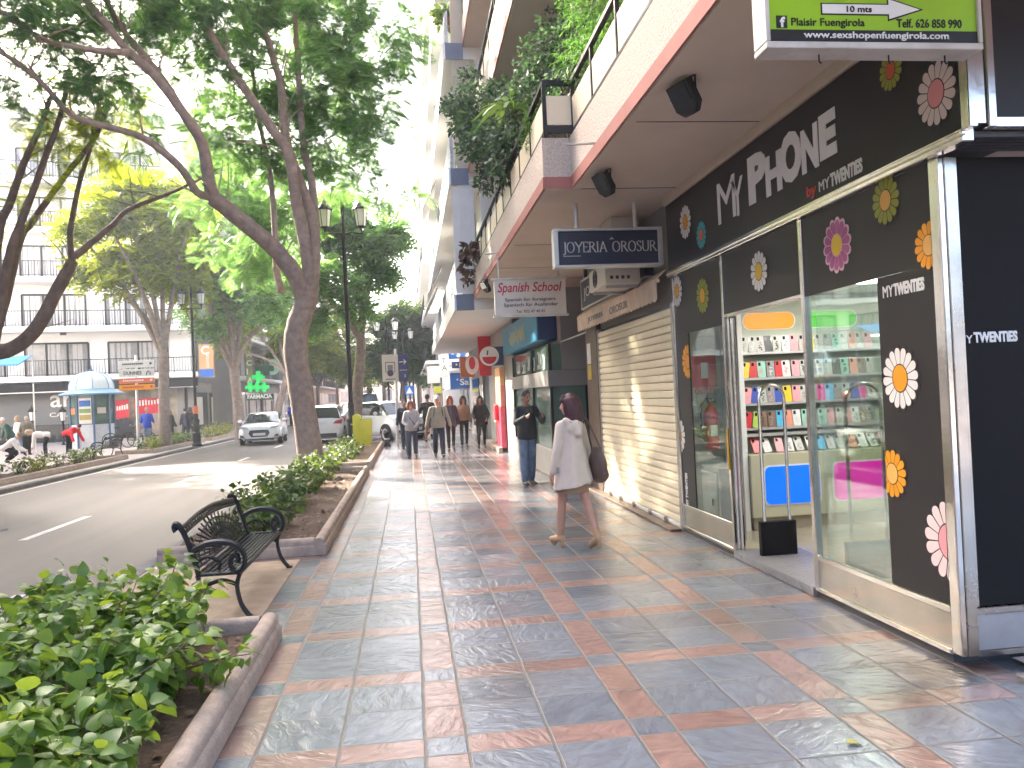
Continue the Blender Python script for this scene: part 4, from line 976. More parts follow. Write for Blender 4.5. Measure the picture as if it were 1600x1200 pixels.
bank = thing('bank_front', 'bank front with bright blue canopy lettered Sa', 'bank', (2.6, 38, 0))
MB().box(2.9, 3.6, 36.01, 47.0, 0.0, 3.79).build('wall', M['grey_render'], bank)
MB().box(1.9, 2.9, 37.99, 44.0, 2.0, 2.72).build('canopy', M['blue'], bank, bev=0.01)
MB().box(1.86, 1.899, 37.95, 44.0, 1.98, 2.74).build('canopy_side', M['white'], bank)
MB().box(1.86, 2.9, 37.9, 44.0, 2.741, 2.84).build('canopy_top', M['alu_light'], bank)
text('lettering', 'Sa', (2.35, 37.98, 2.15), X, Z, M['white_letter'], bank, W=0.42, H=0.3, bold=0.02)
MB().box(2.2, 2.27, 37.975, 37.985, 2.38, 2.46).build('dot', M['white_letter'], bank)
for i in range(3):
    MB().box(2.84, 2.899, 37.0+i*3.2, 39.4+i*3.2, 0.1, 1.95).build('window', M['glass_dark'], bank)
    MB().box(2.8, 2.9, 36.75+i*3.2, 36.95+i*3.2, 0.0, 1.98).build('white_column', M['white'], bank)
def s_logo(x0, y_, z0, h):
    def f(t):
        text('lettering', 'S', (x0, y_-0.005, z0), X, Z, M['white_letter'], t, H=h, bold=0.06)
        MB().box(x0-h*0.75, x0-h*0.4, y_-0.008, y_-0.001, z0+h*0.4, z0+h*0.75).build('dot', M['white_letter'], t)
    return f
proj_sign('projecting_sign', 1.82, 2.6, 37.0, 3.35, 3.78, M['blue'], 'blue bank projecting sign with large white S, the upper one', s_logo(2.18, 37.0, 3.42, 0.3))
proj_sign('projecting_sign', 1.95, 2.6, 37.0, 2.92, 3.22, M['blue_dark'], 'dark blue bank projecting sign with small white S, the lower one', s_logo(2.28, 37.0, 2.97, 0.2))
def ta(t):
    for i, ch in enumerate('TA'): text('lettering', ch, (1.62, 39.995, 3.3-i*0.36), X, Z, M['dark_grey'], t, H=0.25)
proj_sign('projecting_sign', 1.5, 1.95, 40.0, 2.6, 3.7, M['white'], 'white vertical banner sign with letters above the bank canopy', ta)
proj_sign('projecting_sign', 0.9, 1.55, 41.0, 2.35, 3.2, M['white'], 'plain white box sign jutting furthest over the pavement', None)
proj_sign('projecting_sign', 1.35, 1.8, 46.0, 1.85, 2.25, mat('yellow_sign', (0.6, 0.6, 0.05), 0.5), 'small yellow barred sign far along the shop fronts', None)
# ================================================================== RIGHT-HAND BUILDING: UPPER FLOORS
apt = thing('apartment_building', 'apartment building with pebbledash balconies and red stripe over the near shops', 'building', (3.2, 8, 3.8))
ST = 2.8
def balcony(parent, z, segs, last=False, panels=True, near=True):
    b = MB()
    for i, (x0, y0, y1) in enumerate(segs):
        b.box(x0+0.012, 3.3, y0, y1, z, z+0.16); b.box(x0, x0+0.12, y0, y1, z+0.122, z+0.54)
    if len(segs) > 1:
        b.box(segs[1][0]+0.013, segs[0][0]+0.13, segs[1][1]-0.002, segs[1][1]+0.12, z+0.1225, z+0.538)
    o = b.build('balcony', [M['pebble']], parent)
    b = MB()
    for i, (x0, y0, y1) in enumerate(segs): b.box(x0-0.006, x0+0.011, y0, y1, z-0.004, z+0.121)
    if len(segs) > 1: b.box(segs[1][0]+0.012, segs[0][0]+0.13, segs[1][1]-0.008, segs[1][1]-0.001, z-0.004, z+0.121)
    b.build('red_band', M['red_stripe'], o)
    b = MB()
    for i, (x0, y0, y1) in enumerate(segs): b.box(x0+0.02, 3.29, y0+0.01, y1-0.01, z-0.012, z-0.001); 
    b.build('soffit', M['soffit'], o)
    if near:
        b = MB()
        for i, (x0, y0, y1) in enumerate(segs):
            for k in range(int((y1-y0)/2.1)): b.box(x0+0.1, 3.0, y1-0.02-k*2.1-0.006, y1-0.02-k*2.1+0.006, z-0.016, z-0.0125)
        b.build('soffit_joint', M['dark_grey'], o)
    b = MB(); p = MB()
    for i, (x0, y0, y1) in enumerate(segs):
        xr = x0+0.045
        b.box(xr-0.02, xr+0.02, y0, y1, z+0.585, z+0.615); b.box(xr-0.025, xr+0.025, y0, y1, z+1.10, z+1.14)
        n = max(2, int((y1-y0)/0.92)); 
        for k in range(n+1):
            y = y0+0.02+(y1-y0-0.04)*k/n; b.box(xr-0.018, xr+0.018, y-0.018, y+0.018, z+0.541, z+1.10)
            if k < n and panels: p.box(xr-0.008, xr+0.008, y+0.03, y+(y1-y0)/n-0.03, z+0.63, z+0.95)
    if len(segs) > 1:
        xa, xb, ys = segs[1][0], segs[0][0], segs[1][1]
        b.box(xa+0.02, xb+0.07, ys-0.03, ys+0.01, z+0.585, z+0.66); b.box(xa+0.02, xb+0.07, ys-0.03, ys+0.01, z+1.09, z+1.145)
        b.box(xa+0.02, xa+0.06, ys-0.031, ys+0.009, z+0.541, z+1.09); b.box(xb+0.03, xb+0.07, ys-0.031, ys+0.009, z+0.541, z+1.09)
        p.box(xa+0.065, xb+0.028, ys-0.02, ys-0.008, z+0.67, z+0.98)
    b.build('railing', M['black_paint'], o)
    if p.v: p.build('infill_panel', M['cream_panel'], o)
    return o
for lv in range(6):
    z = 3.8+ST*lv
    balcony(apt, z, [(1.8, -1.0 if lv == 0 else 2.0, 8.42), (1.5, 8.42, 17.88)], near=lv == 0)
wl = MB()
wl.box(3.3, 9.0, 2.0, 17.9, 3.8, 3.8+ST*6); wl.build('wall', M['pink_wall'], apt)
for lv in range(6):
    z = 3.8+ST*lv
    for y in (4.2, 6.8, 9.4, 12.0, 14.6):
        f = MB().box(3.27, 3.299, y, y+1.7, z+0.16, z+2.3).build('window', M['glass_dark'], apt)
        b = MB(); b.box(3.24, 3.269, y-0.06, y, z+0.16, z+2.36); b.box(3.24, 3.269, y+1.7, y+1.76, z+0.16, z+2.36); b.box(3.24, 3.269, y, y+1.7, z+2.3, z+2.36); b.box(3.245, 3.269, y+0.83, y+0.87, z+0.16, z+2.3)
        b.build('frame', M['white'], f)
# pipes poking from the balcony edges
for y, z in ((7.3, 3.93), (13.1, 3.95)):
    MB().tube([(1.62 if y > 8.4 else 1.82, y, z), (1.3 if y > 8.4 else 1.52, y-0.02, z-0.02)], 0.012, 6).build('drain_spout', M['aluminium'], apt)

apt2 = thing('apartment_building', 'paler apartment building with protruding white fronted floors past the red striped one', 'building', (3, 26, 3.8))
MB().box(1.75, 9, 17.92, 36, 3.8, 23.0).build('wall', M['white_wall'], apt2)
M['blue_grey'] = mat('blue_grey_panel', (0.17, 0.2, 0.27), 0.6)
M['louvre'] = mat('louvre_grey', (0.5, 0.53, 0.58), 0.6)
M['ochre'] = mat('ochre_wall', (0.5, 0.45, 0.36), 0.8, var=0.08)
for lv in range(7):
    z = 3.55+ST*lv
    o = MB().box(1.1, 3.2, 17.93, 36.1, z, z+0.34).build('floor_slab', M['white_wall'], apt2)
    MB().box(1.06, 1.099, 17.92, 36.1, z-0.01, z+0.36).build('edge_trim', M['alu_light'], o)
    MB().box(1.11, 1.5, 17.90, 17.929, z-0.01, z+0.35).build('end_cap', M['blue_grey'], o)
    b = MB()
    for k in range(9): b.box(1.13, 1.17, 18.1, 35.9, z+0.38+k*0.085, z+0.44+k*0.085)
    for k in range(10): b.box(1.171, 1.2, 18.1+k*1.97, 18.16+k*1.97, z+0.341, z+1.16)
    b.build('louvre_parapet', M['louvre'], apt2)
    MB().box(1.25, 1.6, 17.935, 18.0, z+0.35, z+ST-0.01).build('end_wall', M['ochre'] if lv != 0 else M['white'], apt2)
    for y in range(4):
        f = MB().box(1.70, 1.749, 19.5+y*4.2, 22.3+y*4.2, z+0.5, z+2.5).build('window', M['glass_dark'], apt2)
        b = MB(); b.box(1.68, 1.7, 20.85+y*4.2, 20.95+y*4.2, z+0.5, z+2.5); b.box(1.68, 1.7, 19.4+y*4.2, 19.5+y*4.2, z+0.45, z+2.55); b.build('frame', M['white'], f)
b = MB()
b.box(1.12, 1.46, 17.96, 18.02, 3.92, 6.3)
for k in range(16): b.box(1.14, 1.44, 17.945, 17.96, 4.0+k*0.06, 4.03+k*0.06)
b.build('white_screen', M['white'], apt2)
for i, (y, z) in enumerate(((23.0, 4.5), (26.5, 4.4), (24.5, 7.3))):
    MB().prism([(1.06, z+0.9), (0.62, z+0.05), (0.62, z), (1.06, z+0.84)], (0, y, 0), X, Z, Y, 2.6).build('folding_blind', M['grey_panel'], apt2)
def far_block(label, x0, x1, y0, y1, h, wm, side, nfl, cat='building'):
    t = thing('apartment_building', label, cat, ((x0+x1)/2, (y0+y1)/2, 0))
    MB().box(x0, x1, y0, y1, 0, h).build('wall', wm, t)
    xs = x0 if side < 0 else x1; sg = -1 if side < 0 else 1
    for lv in range(nfl):
        z = 3.6+lv*(h-4.2)/nfl
        a = sorted((xs+sg*0.001, xs+sg*0.9)); MB().box(a[0], a[1], y0+0.5, y1-0.5, z, z+0.2).build('balcony', M['white'], t)
        b = MB()
        a2 = sorted((xs+sg*0.84, xs+sg*0.88)); b.box(a2[0], a2[1], y0+0.5, y1-0.5, z+1.05, z+1.1)
        for k in range(int((y1-y0-1)/0.5)): b.box(a2[0], a2[1], y0+0.5+k*0.5, y0+0.54+k*0.5, z+0.2, z+1.05)
        b.build('railing', M['black_paint'], t)
        for k in range(int((y1-y0)/4)):
            a3 = sorted((xs+sg*0.002, xs+sg*0.03)); MB().box(a3[0], a3[1], y0+1+k*4, y0+3.4+k*4, z+0.22, z+2.2).build('window', M['curtain'], t)
    for k in range(int((y1-y0)/5)):
        a3 = sorted((xs+sg*0.002, xs+sg*0.04)); MB().box(a3[0], a3[1], y0+0.6+k*5, y0+4.8+k*5, 0.2, 2.9).build('shop_window', M['glass_dark'], t)
    MB().box(x0-0.3, x1+0.3, y0-0.3, y1+0.3, h, h+0.4).build('roof', M['concrete'], t)
    return t
far_block('pale pink block far along the right side past the bank', 1.9, 12, 47.1, 72, 22, M['white_wall'], -1, 6)
far_block('white block furthest along the right side of the street', 2.2, 12, 90, 140, 20, M['pink_wall'], -1, 5)
eb = thing('street_end_building', 'cream low building closing the end of the street', 'building', (-4, 170, 0))
MB().box(-30, 26, 170, 184, 0, 9.0).build('wall', mat('cream_wall', (0.75, 0.68, 0.55), 0.9, var=0.06, scale=0.3), eb)
for i in range(12):
    for lv in range(2):
        MB().box(-28+i*4.5, -26.2+i*4.5, 169.9, 169.999, 1.5+lv*3.6, 3.7+lv*3.6).build('window', M['curtain'], eb)
MB().box(-31, 27, 169.2, 185, 9.001, 9.6).build('roof', M['terracotta'], eb)

# ================================================================== LEFT SIDE BUILDINGS
CN = Vector((-13.2, 52.5, 0)); DU = Vector((-0.978, -0.208, 0)).normalized(); DN = Vector((0.208, -0.978, 0)).normalized()
wb = thing('apartment_building', 'white corner building with black railed balconies and dark shop band', 'building', tuple(CN))
def fb(b, u0, u1, n0, n1, z0, z1, mi=0):
    c = CN + DU*((u0+u1)/2) + DN*((n0+n1)/2); c = Vector((c.x, c.y, (z0+z1)/2))
    b.obox(c, DU, DN, Z, (u1-u0)/2, (n1-n0)/2, (z1-z0)/2, mi); return b
def su(px, py=600):
    """distance along the front for a photo column"""
    p = at(px, py, 1, 50.0); d = Vector((p.x, p.y, 0)); 
    # ray (0,0)->d meets CN + s*DU
    det = d.x*(-DU.y) - d.y*(-DU.x)
    t = (CN.x*(-DU.y) - CN.y*(-DU.x))/det
    q = d*t
    return (Vector((q.x, q.y, 0))-CN).dot(DU)
LEN, NF, SH = 30.0, 5, 2.95
fb(MB(), 0.3, LEN, -14, -1.3, 3.4, 3.6+SH*NF+1).build('wall', M['white_wall'], wb)
MB().obox(CN+Vector((-7.2, 12.5, 1.7)), X, Y, Z, 6.0, 9.0, 1.7).build('lower_wall', M['grey_render'], wb)
for k in range(4):
    MB().box(CN.x-1.199, CN.x-1.15, CN.y+4.2+k*4.2, CN.y+7.6+k*4.2, 0.2, 2.7).build('side_shop_window', M['glass_dark'], wb)
    MB().box(CN.x-1.149, CN.x-1.14, CN.y+4.5+k*4.2, CN.y+6.2+k*4.2, 0.5, 2.4).build('window_poster', M['sign_face'], wb)
fb(MB(), 0.6, LEN, -6, -1.0, 0.0, 3.39).build('ground_floor_wall', M['dark_grey'], wb)
fb(MB(), -0.1, LEN, -1.1, 0.25, 3.02, 3.52).build('black_fascia', M['black_paint'], wb)
fb(MB(), -0.1, LEN, 0.15, 0.4, 2.96, 3.01).build('fascia_edge', M['alu_light'], wb)
for lv in range(NF):
    z = 3.6+lv*SH
    o = fb(MB(), -0.15, LEN, -1.3, 0.12, z, z+0.32).build('balcony', M['white_wall'], wb)
    b = MB()
    fb(b, -0.1, LEN, 0.04, 0.08, z+1.22, z+1.27); fb(b, -0.1, LEN, 0.045, 0.075, z+0.40, z+0.43)
    for k in range(int(LEN/0.16)): fb(b, -0.1+k*0.16, -0.1+k*0.16+(0.045 if k % 8 == 0 else 0.022), 0.045, 0.075, z+(0.32 if k % 8 == 0 else 0.43), z+1.22)
    b.build('railing', M['black_paint'], o)
    wins = [(su(262), su(167)), (su(135), su(33)), (su(0), su(-70))] if lv == 0 else ([(su(230), su(165)), (su(133), su(31)), (su(0), su(-70))])
    for i, (u0, u1) in enumerate(wins):
        f = fb(MB(), u0, u1, -1.299, -1.26, z+(0.4 if i != 1 else 0.35), z+2.35).build('window', M['curtain'], wb)
        b = MB(); n = 3 if i else 2
        for k in range(n+1):
            uu = u0+(u1-u0)*k/n; fb(b, uu-0.05, uu+0.05, -1.259, -1.2, z+0.4, z+2.35)
        fb(b, u0, u1, -1.255, -1.2, z+2.3, z+2.4); b.build('frame', M['black_paint'], f)
        b = MB()
        for k in range(int((u1-u0)/0.3)):
            if rnd.random() < 0.75: fb(b, u0+k*0.3+0.03, u0+k*0.3+0.2+0.1*rnd.random(), -1.258, -1.252, z+0.45, z+2.28)
        b.build('curtain', mat('curtain_cloth_%d%d' % (lv, i), (0.38, 0.37, 0.37) if lv == 0 else (0.55, 0.55, 0.55), 0.9), f)
    fb(MB(), 7.2, 7.5, -0.9, -0.6, z-0.14, z-0.001).build('ceiling_lamp', M['dark_grey'], o)
fb(MB(), -0.2, LEN+0.5, -14, 0.3, 3.6+SH*NF+1, 3.6+SH*NF+1.4).build('roof', M['white_wall'], wb)
# shop fronts of the corner building
cs = thing('clothes_shop_front', 'grey shop board with large pale letters behind the kiosk', 'shop', tuple(CN+DU*15))
fb(MB(), su(112), su(-40), -0.98, -0.5, 1.05, 2.95).build('sign_board', mat('shop_board', (0.17, 0.17, 0.17), 0.6, var=0.12, scale=0.6), cs)
def lfront(body, px, py, W=None, H=None, bold=0.0, m='white_letter', n=-0.49, par=None):
    u_ = su(px, py); p = CN+DU*u_+DN*n; z_ = at(px, py, 1, p.y).z
    return text('lettering', body, (p.x, p.y, z_), -DU, Z, M[m], par or cs, W=W, H=H, bold=bold)
lfront('ar', 76, 637, H=0.72, bold=0.01)
lfront('CAL', 75, 652, H=0.26, W=0.95, bold=0.0)
fb(MB(), su(112), su(-40), -0.98, -0.55, 0.0, 1.04).build('shop_window', M['glass_dark'], cs)
cs2 = thing('corner_shop_front', 'lit shop windows with red sale posters under the black fascia', 'shop', tuple(CN+DU*5))
fb(MB(), 0.7, su(163), -0.99, -0.7, 0.1, 2.95).build('shop_window', mat('lit_window', (0.30, 0.26, 0.2), 0.2, var=0.6, scale=1.5), cs2)
for u0, u1, z0, z1 in ((su(198), su(165), 1.2, 2.35), (su(247), su(207), 1.45, 2.4)):
    fb(MB(), u0, u1, -0.699, -0.65, z0, z1).build('poster', M['red'], cs2)
    b = MB()
    for k in range(8):
        uu = u0+(u1-u0)*(k+0.4)/8.5; fb(b, uu, uu+0.09, -0.649, -0.64, z0+0.45+0.03*(8-k)*0.5, z0+0.45+0.25+0.1*rnd.random()+0.03*(8-k)*0.5)
    b.build('poster_lettering', M['white_letter'], cs2)
for px in (275, 292):
    fb(MB(), su(px+10), su(px), -0.699, -0.6, 0.0, 2.95).build('column', M['grey_panel'], cs2)
b = MB()
for k in range(9):
    uu = su(205)+(su(170)-su(205))*k/9; fb(b, uu, uu+0.25, -0.69, -0.5, 0.15, 0.9+0.4*rnd.random())
b.build('rack_of_goods', M['dark_grey'], cs2)
vb = thing('banner_sign', 'vertical orange to blue banner sign on the corner of the white building', 'sign', (-12.5, 52.2, 4))
M['banner'] = mat('banner_orange', (0.55, 0.33, 0.15), 0.5, var=0.2, scale=1.0)
p0 = at(312, 590, 1, 52.0); p1 = at(333, 545, 1, 52.0)
MB().box(p0.x, p1.x, 51.95, 52.2, p0.z, p1.z+0.3).build('panel', M['banner'], vb)
MB().box(p0.x+0.02, p1.x-0.02, 51.94, 51.949, p0.z+0.02, p0.z+0.5).build('blue_foot', M['blue'], vb)
text('lettering', 'C', (p0.x+0.15, 51.93, p1.z-0.35), X, Z, M['white_letter'], vb, H=0.55, bold=0.03)
text('lettering', 'center', (p0.x+0.62, 51.93, p0.z+0.6), Z, Vector((-1, 0, 0)), M['white_letter'], vb, W=0.95)
# pharmacy
phb = thing('apartment_building', 'grey balcony building with the pharmacy, behind the oncoming white car', 'building', (-14, 70, 0))
MB().box(-24, -13.0, 61.6, 84, 0, 22).build('wall', M['grey_render'], phb)
for lv in range(5):
    z = 3.6+lv*3.0
    MB().box(-13.0, -11.9, 61.6, 84, z, z+0.25).build('balcony', M['white'], phb)
    b = MB(); b.box(-11.96, -11.92, 61.6, 84, z+1.15, z+1.2)
    for k in range(70): b.box(-11.96, -11.93, 61.6+k*0.32, 61.63+k*0.32, z+0.25, z+1.15)
    b.build('railing', M['black_paint'], phb)
    for k in range(5): MB().box(-12.999, -12.96, 62.5+k*4.3, 65.2+k*4.3, z+0.3, z+2.4).build('window', M['curtain'], phb)
for k in range(5): MB().box(-12.999, -12.9, 62+k*4.4, 66+k*4.4, 0.2, 2.7).build('shop_window', M['glass_dark'], phb)
ph = thing('pharmacy_sign', 'green FARMACIA shop sign with glowing crosses on the left pavement', 'sign', (-10.3, 58, 2.6))
M['grn'] = emit('lit_green_cross', (0.0, 0.5, 0.1), 0.1); M['dkgrn'] = mat('dark_green', (0.0, 0.07, 0.045), 0.4)
def pz(px, py, y_=58.0): return at(px, py, 1, y_)
a, c_ = pz(385, 626), pz(427, 615)
MB().box(a.x, c_.x, 58.0, 58.3, a.z, c_.z).build('board', M['dkgrn'], ph)
text('lettering', 'FARMACIA', (a.x+0.08, 57.99, a.z+0.1), X, Z, M['white_letter'], ph, W=c_.x-a.x-0.16, H=0.3, bold=0.05)
for i, (px, py, s_) in enumerate(((391, 605, 0.33), (402, 605, 0.33), (413, 605, 0.33), (404, 589, 0.42))):
    q = pz(px, py); b = MB(); b.box(q.x-s_, q.x+s_, 57.9, 58.1, q.z-s_*0.36, q.z+s_*0.36); b.box(q.x-s_*0.36, q.x+s_*0.36, 57.89, 58.11, q.z-s_, q.z+s_); b.build('green_cross', M['grn'], ph)
q = pz(416, 576); b = MB(); b.box(q.x-0.5, q.x+0.5, 57.9, 58.1, q.z-0.2, q.z+0.2); b.box(q.x-0.2, q.x+0.2, 57.89, 58.11, q.z-0.5, q.z+0.5); b.build('dark_cross', M['dkgrn'], ph)
b = MB(); b.lathe([(0.55, 0), (0.55, 0.08)], (0, 0, 0), 24); b.v = [(q.x+0.35+x, 58.25-z, q.z+0.1+y) for x, y, z in b.v]; b.build('round_lamp', mat('pale_green', (0.3, 0.6, 0.5), 0.4), ph)
for px in (388, 424):
    q2 = pz(px, 626); MB().box(q2.x-0.05, q2.x+0.05, 58.1, 58.2, 0, q2.z).build('leg', M['dark_grey'], ph)
q0 = pz(384, 560); MB().box(q0.x-0.1, q0.x+0.3, 58.4, 58.6, q0.z-2, q0.z+3).build('side_banner', mat('olive_banner', (0.25, 0.27, 0.12), 0.6), ph)
for i, ch in enumerate('FARMACIA'): text('lettering', ch, (q0.x-0.05, 58.39, q0.z+2.5-i*0.6), X, Z, M['white_letter'], ph, H=0.4, bold=0.03)
far_block('distant block on the left, first past the pharmacy', -24, -13, 86, 110, 21, M['white_wall'], 1, 5)
far_block('distant block on the left, nearest to the end of the street', -24, -12.5, 112, 150, 18, M['pink_wall'], 1, 5)
nb = thing('apartment_building', 'nearest building on the left with peach balcony edges at the picture border', 'building', (-16, 10, 0))
MB().box(-32, -16.2, -14, 29.5, 0, 22).build('wall', M['white_wall'], nb)
for lv in range(6):
    z = 3.6+lv*3.0
    MB().box(-16.19, -14.9, -13, 29.3, z, z+0.3).build('balcony', mat('peach_edge_%d' % lv, (0.7, 0.42, 0.27), 0.8, var=0.1), nb)
    MB().box(-15.0, -14.95, -13, 29.3, z+0.301, z+1.2).build('parapet', M['white_wall'], nb)
    for k in range(8): MB().box(-16.199, -16.15, -11+k*5, -8.5+k*5, z+0.35, z+2.5).build('window', M['curtain'], nb)
for k in range(8): MB().box(-16.199, -16.1, -12+k*5, -8+k*5, 0.2, 2.8).build('shop_window', M['glass_dark'], nb)
# ================================================================== PLANTS
def _basis(d, nrm):
    d = d/np.linalg.norm(d, axis=1, keepdims=True)
    n = nrm - d*np.sum(nrm*d, axis=1, keepdims=True); n /= (np.linalg.norm(n, axis=1, keepdims=True)+1e-9)
    s = np.cross(n, d)
    return d, s, n

def leaf_cloud(tv, tf, pos, d, nrm, size):
    """template leaf (x along, y across, z up) placed n times -> verts, faces"""
    d, s, n = _basis(d, nrm); tv = np.asarray(tv, float); tf = np.asarray(tf, int)
    V = pos[:, None, :] + size[:, None, None]*(tv[None, :, 0:1]*d[:, None, :] + tv[None, :, 1:2]*s[:, None, :] + tv[None, :, 2:3]*n[:, None, :])
    F = tf[None] + (np.arange(len(pos))*len(tv))[:, None, None]
    return V.reshape(-1, 3), F.reshape(-1, tf.shape[1])

# broad pointed leaf folded along the midrib, drooping to the tip
_st = [0.0, 0.12, 0.32, 0.58, 0.82, 1.0]; _hw = [0.03, 0.30, 0.42, 0.34, 0.18, 0.01]; _dz = [0.0, 0.02, 0.02, -0.03, -0.11, -0.22]
BROAD_V = []; BROAD_F = []
for a, h, zz in zip(_st, _hw, _dz): BROAD_V += [(a, h, zz+0.13*h), (a, 0, zz), (a, -h, zz+0.13*h)]
for i in range(5):
    for k in range(2): BROAD_F.append((i*3+k, i*3+k+1, i*3+k+4, i*3+k+3))
# small oval leaf
OVAL_V = [(0, 0, 0), (0.45, 0.26, 0.04), (1, 0, -0.08), (0.45, -0.26, 0.04)]; OVAL_F = [(0, 1, 2, 3)]

def frond_template(npairs=9, pl=0.36, pw=0.085, droop=0.35):
    V = []; F = []
    for i in range(npairs):
        t = 0.12+0.88*i/(npairs-1); z0 = -droop*t*t; ln = pl*(math.sin(math.pi*min(1, 0.22+0.75*t)))**0.6
        for sg in (1, -1):
            bx, by, bz = t, 0, z0; ex, ey, ez = t+ln*0.45, sg*ln, z0-ln*0.30
            n = len(V); hw = pw*0.5
            V += [(bx-hw*0.4, by, bz), (bx+hw*0.4, by, bz), ((bx+ex)/2+hw, (by+ey)/2, (bz+ez)/2+0.02), ((bx+ex)/2-hw, (by+ey)/2, (bz+ez)/2+0.02), (ex+hw*0.25, ey, ez), (ex-hw*0.25, ey, ez)]
            F += [(n, n+1, n+2, n+3), (n+3, n+2, n+4, n+5)]
    return V, F
FROND = frond_template(13, 0.36, 0.052); FROND_LO = frond_template(5, 0.4, 0.17)

def sample_clusters(clusters, n, rng):
    """clusters: (centre, (rx,ry,rz)); points denser toward the shell, uneven"""
    w_ = np.array([c[1][0]*c[1][1]*c[1][2] for c in clusters])**0.75; w_ /= w_.sum()
    idx = rng.choice(len(clusters), n, p=w_)
    C_ = np.array([tuple(c[0]) for c in clusters])[idx]; R_ = np.array([c[1] for c in clusters])[idx]
    u = rng.normal(size=(n, 3)); u /= np.linalg.norm(u, axis=1, keepdims=True); r = rng.random((n, 1))**0.42
    return C_+u*r*R_, C_

def frond_crown(name, clusters, n, mats, parent, rng, tmpl=FROND, size=(0.38, 0.62), gap=0.9, gapscale=0.9):
    pos, cen = sample_clusters(clusters, int(n*1.7), rng)
    keep = np.array([mnoise.noise(Vector(p)*gapscale) for p in pos]) > -0.12*gap
    pos, cen = pos[keep][:n], cen[keep][:n]
    d = pos-cen; d[:, 2] *= 0.4; d += rng.normal(size=d.shape)*0.55; d[:, 2] -= 0.15
    nr = rng.normal(size=d.shape)*0.35; nr[:, 2] += 1
    V, F = leaf_cloud(tmpl[0], tmpl[1], pos, d, nr, rng.uniform(size[0], size[1], len(pos)))
    return np_mesh(name, V, F, mats, parent)

def spline(pts, sub=4):
    pts = [Vector(p) for p in pts]; out = []
    for i in range(len(pts)-1):
        p0, p1, p2, p3 = pts[max(i-1, 0)], pts[i], pts[i+1], pts[min(i+2, len(pts)-1)]
        for k in range(sub):
            t = k/sub
            out.append(0.5*((2*p1)+(p2-p0)*t+(2*p0-5*p1+4*p2-p3)*t*t+(3*p1-p0-3*p2+p3)*t**3))
    out.append(pts[-1]); return out

def limb(b, pts, r0, r1, n=9, wob=0.06, sub=4):
    sp = spline(pts, sub); m = len(sp)
    sp = [p+Vector((rnd.uniform(-1, 1), rnd.uniform(-1, 1), 0))*wob*r0*(0 if i in (0,) else 1) for i, p in enumerate(sp)]
    b.tube(sp, [r0+(r1-r0)*(i/(m-1))**0.8*1.0 + rnd.uniform(-0.03, 0.03)*r0 for i in range(m)], n)
    return sp

def twigs(b, sp, r, frac0, count, length, up=0.5, n=5):
    tips = []
    for _ in range(count):
        i = int(len(sp)*(frac0+(1-frac0)*rnd.random())); i = min(i, len(sp)-2)
        t = (sp[i+1]-sp[i]).normalized(); d = (t*0.6+Vector((rnd.uniform(-1, 1), rnd.uniform(-1, 1), rnd.uniform(-0.3, 1)*up))).normalized()
        L_ = length*rnd.uniform(0.5, 1.2); p = sp[i]; pts = [p]
        for k in range(3):
            d = (d+Vector((rnd.uniform(-.25, .25), rnd.uniform(-.25, .25), rnd.uniform(-.2, .2)))).normalized(); p = p+d*L_/3; pts.append(p)
        b.tube(pts, [r, r*0.7, r*0.45, r*0.2], n, cap=False); tips.append(p)
    return tips

def px_line(pts, ys): 
    n = len(pts)
    if not isinstance(ys, (list, tuple)): ys = [ys]*n
    return [at(p[0], p[1], 1, ys[0]+(ys[-1]-ys[0])*i/(n-1) if len(ys) == 2 else ys[i]) for i, p in enumerate(pts)]

# ------------------------------------------------------------------ the big tree by the bench
bt = thing('tree', 'largest tree, leaning over the road from the planter past the bench', 'tree', (-2.3, 19, 0.05))
b = MB(); bl = MB()
trunk = px_line([(488, 752), (483, 700), (474, 640), (466, 580), (461, 535), (470, 495), (482, 462)], 19.0)
limb(b, trunk, 0.30, 0.25, 14, 0.04)
b.build('trunk', M['bark'], bt, smooth=60)
LB = [([(478, 475), (460, 428), (424, 384), (372, 340), (332, 308)], (19, 18.2), 0.21, 0.17),
      ([(334, 312), (326, 280), (316, 224), (288, 180), (240, 116), (200, 80), (168, 40), (134, 0), (105, -40)], (18.2, 16.5), 0.15, 0.06),
      ([(326, 280), (318, 230), (292, 182), (246, 112), (212, 72), (182, 30), (150, -30)], (18.25, 17.2), 0.10, 0.05),
      ([(332, 308), (308, 300), (280, 260), (224, 216), (160, 196), (112, 180), (68, 132), (24, 96), (-10, 76)], (18.2, 16.0), 0.095, 0.045),
      ([(200, 82), (160, 80), (120, 74), (68, 62), (0, 18), (-30, 0)], (16.9, 15.6), 0.075, 0.035),
      ([(484, 470), (480, 400), (464, 320), (450, 240), (424, 200), (384, 140), (344, 80), (312, 20), (290, -40)], (19, 18.4), 0.17, 0.06),
      ([(486, 465), (490, 360), (470, 288), (446, 216), (440, 140), (424, 80), (404, 20), (395, -40)], (19.05, 19.6), 0.16, 0.06),
      ([(488, 468), (494, 380), (486, 280), (474, 224), (467, 120), (461, 20), (460, -50)], (19.1, 20.2), 0.12, 0.05),
      ([(440, 455), (432, 420), (428, 330), (418, 250), (400, 160), (392, 60)], (19.2, 20.5), 0.10, 0.04)]
b = MB()
for pts, ys, r0, r1 in LB:
    sp = limb(b, px_line(pts, ys), r0, r1)
    twigs(b, sp, 0.022, 0.35, 11, 1.5)
b.build('limbs', M['bark'], bt, smooth=60)
rng = np.random.default_rng(3)
cl = []
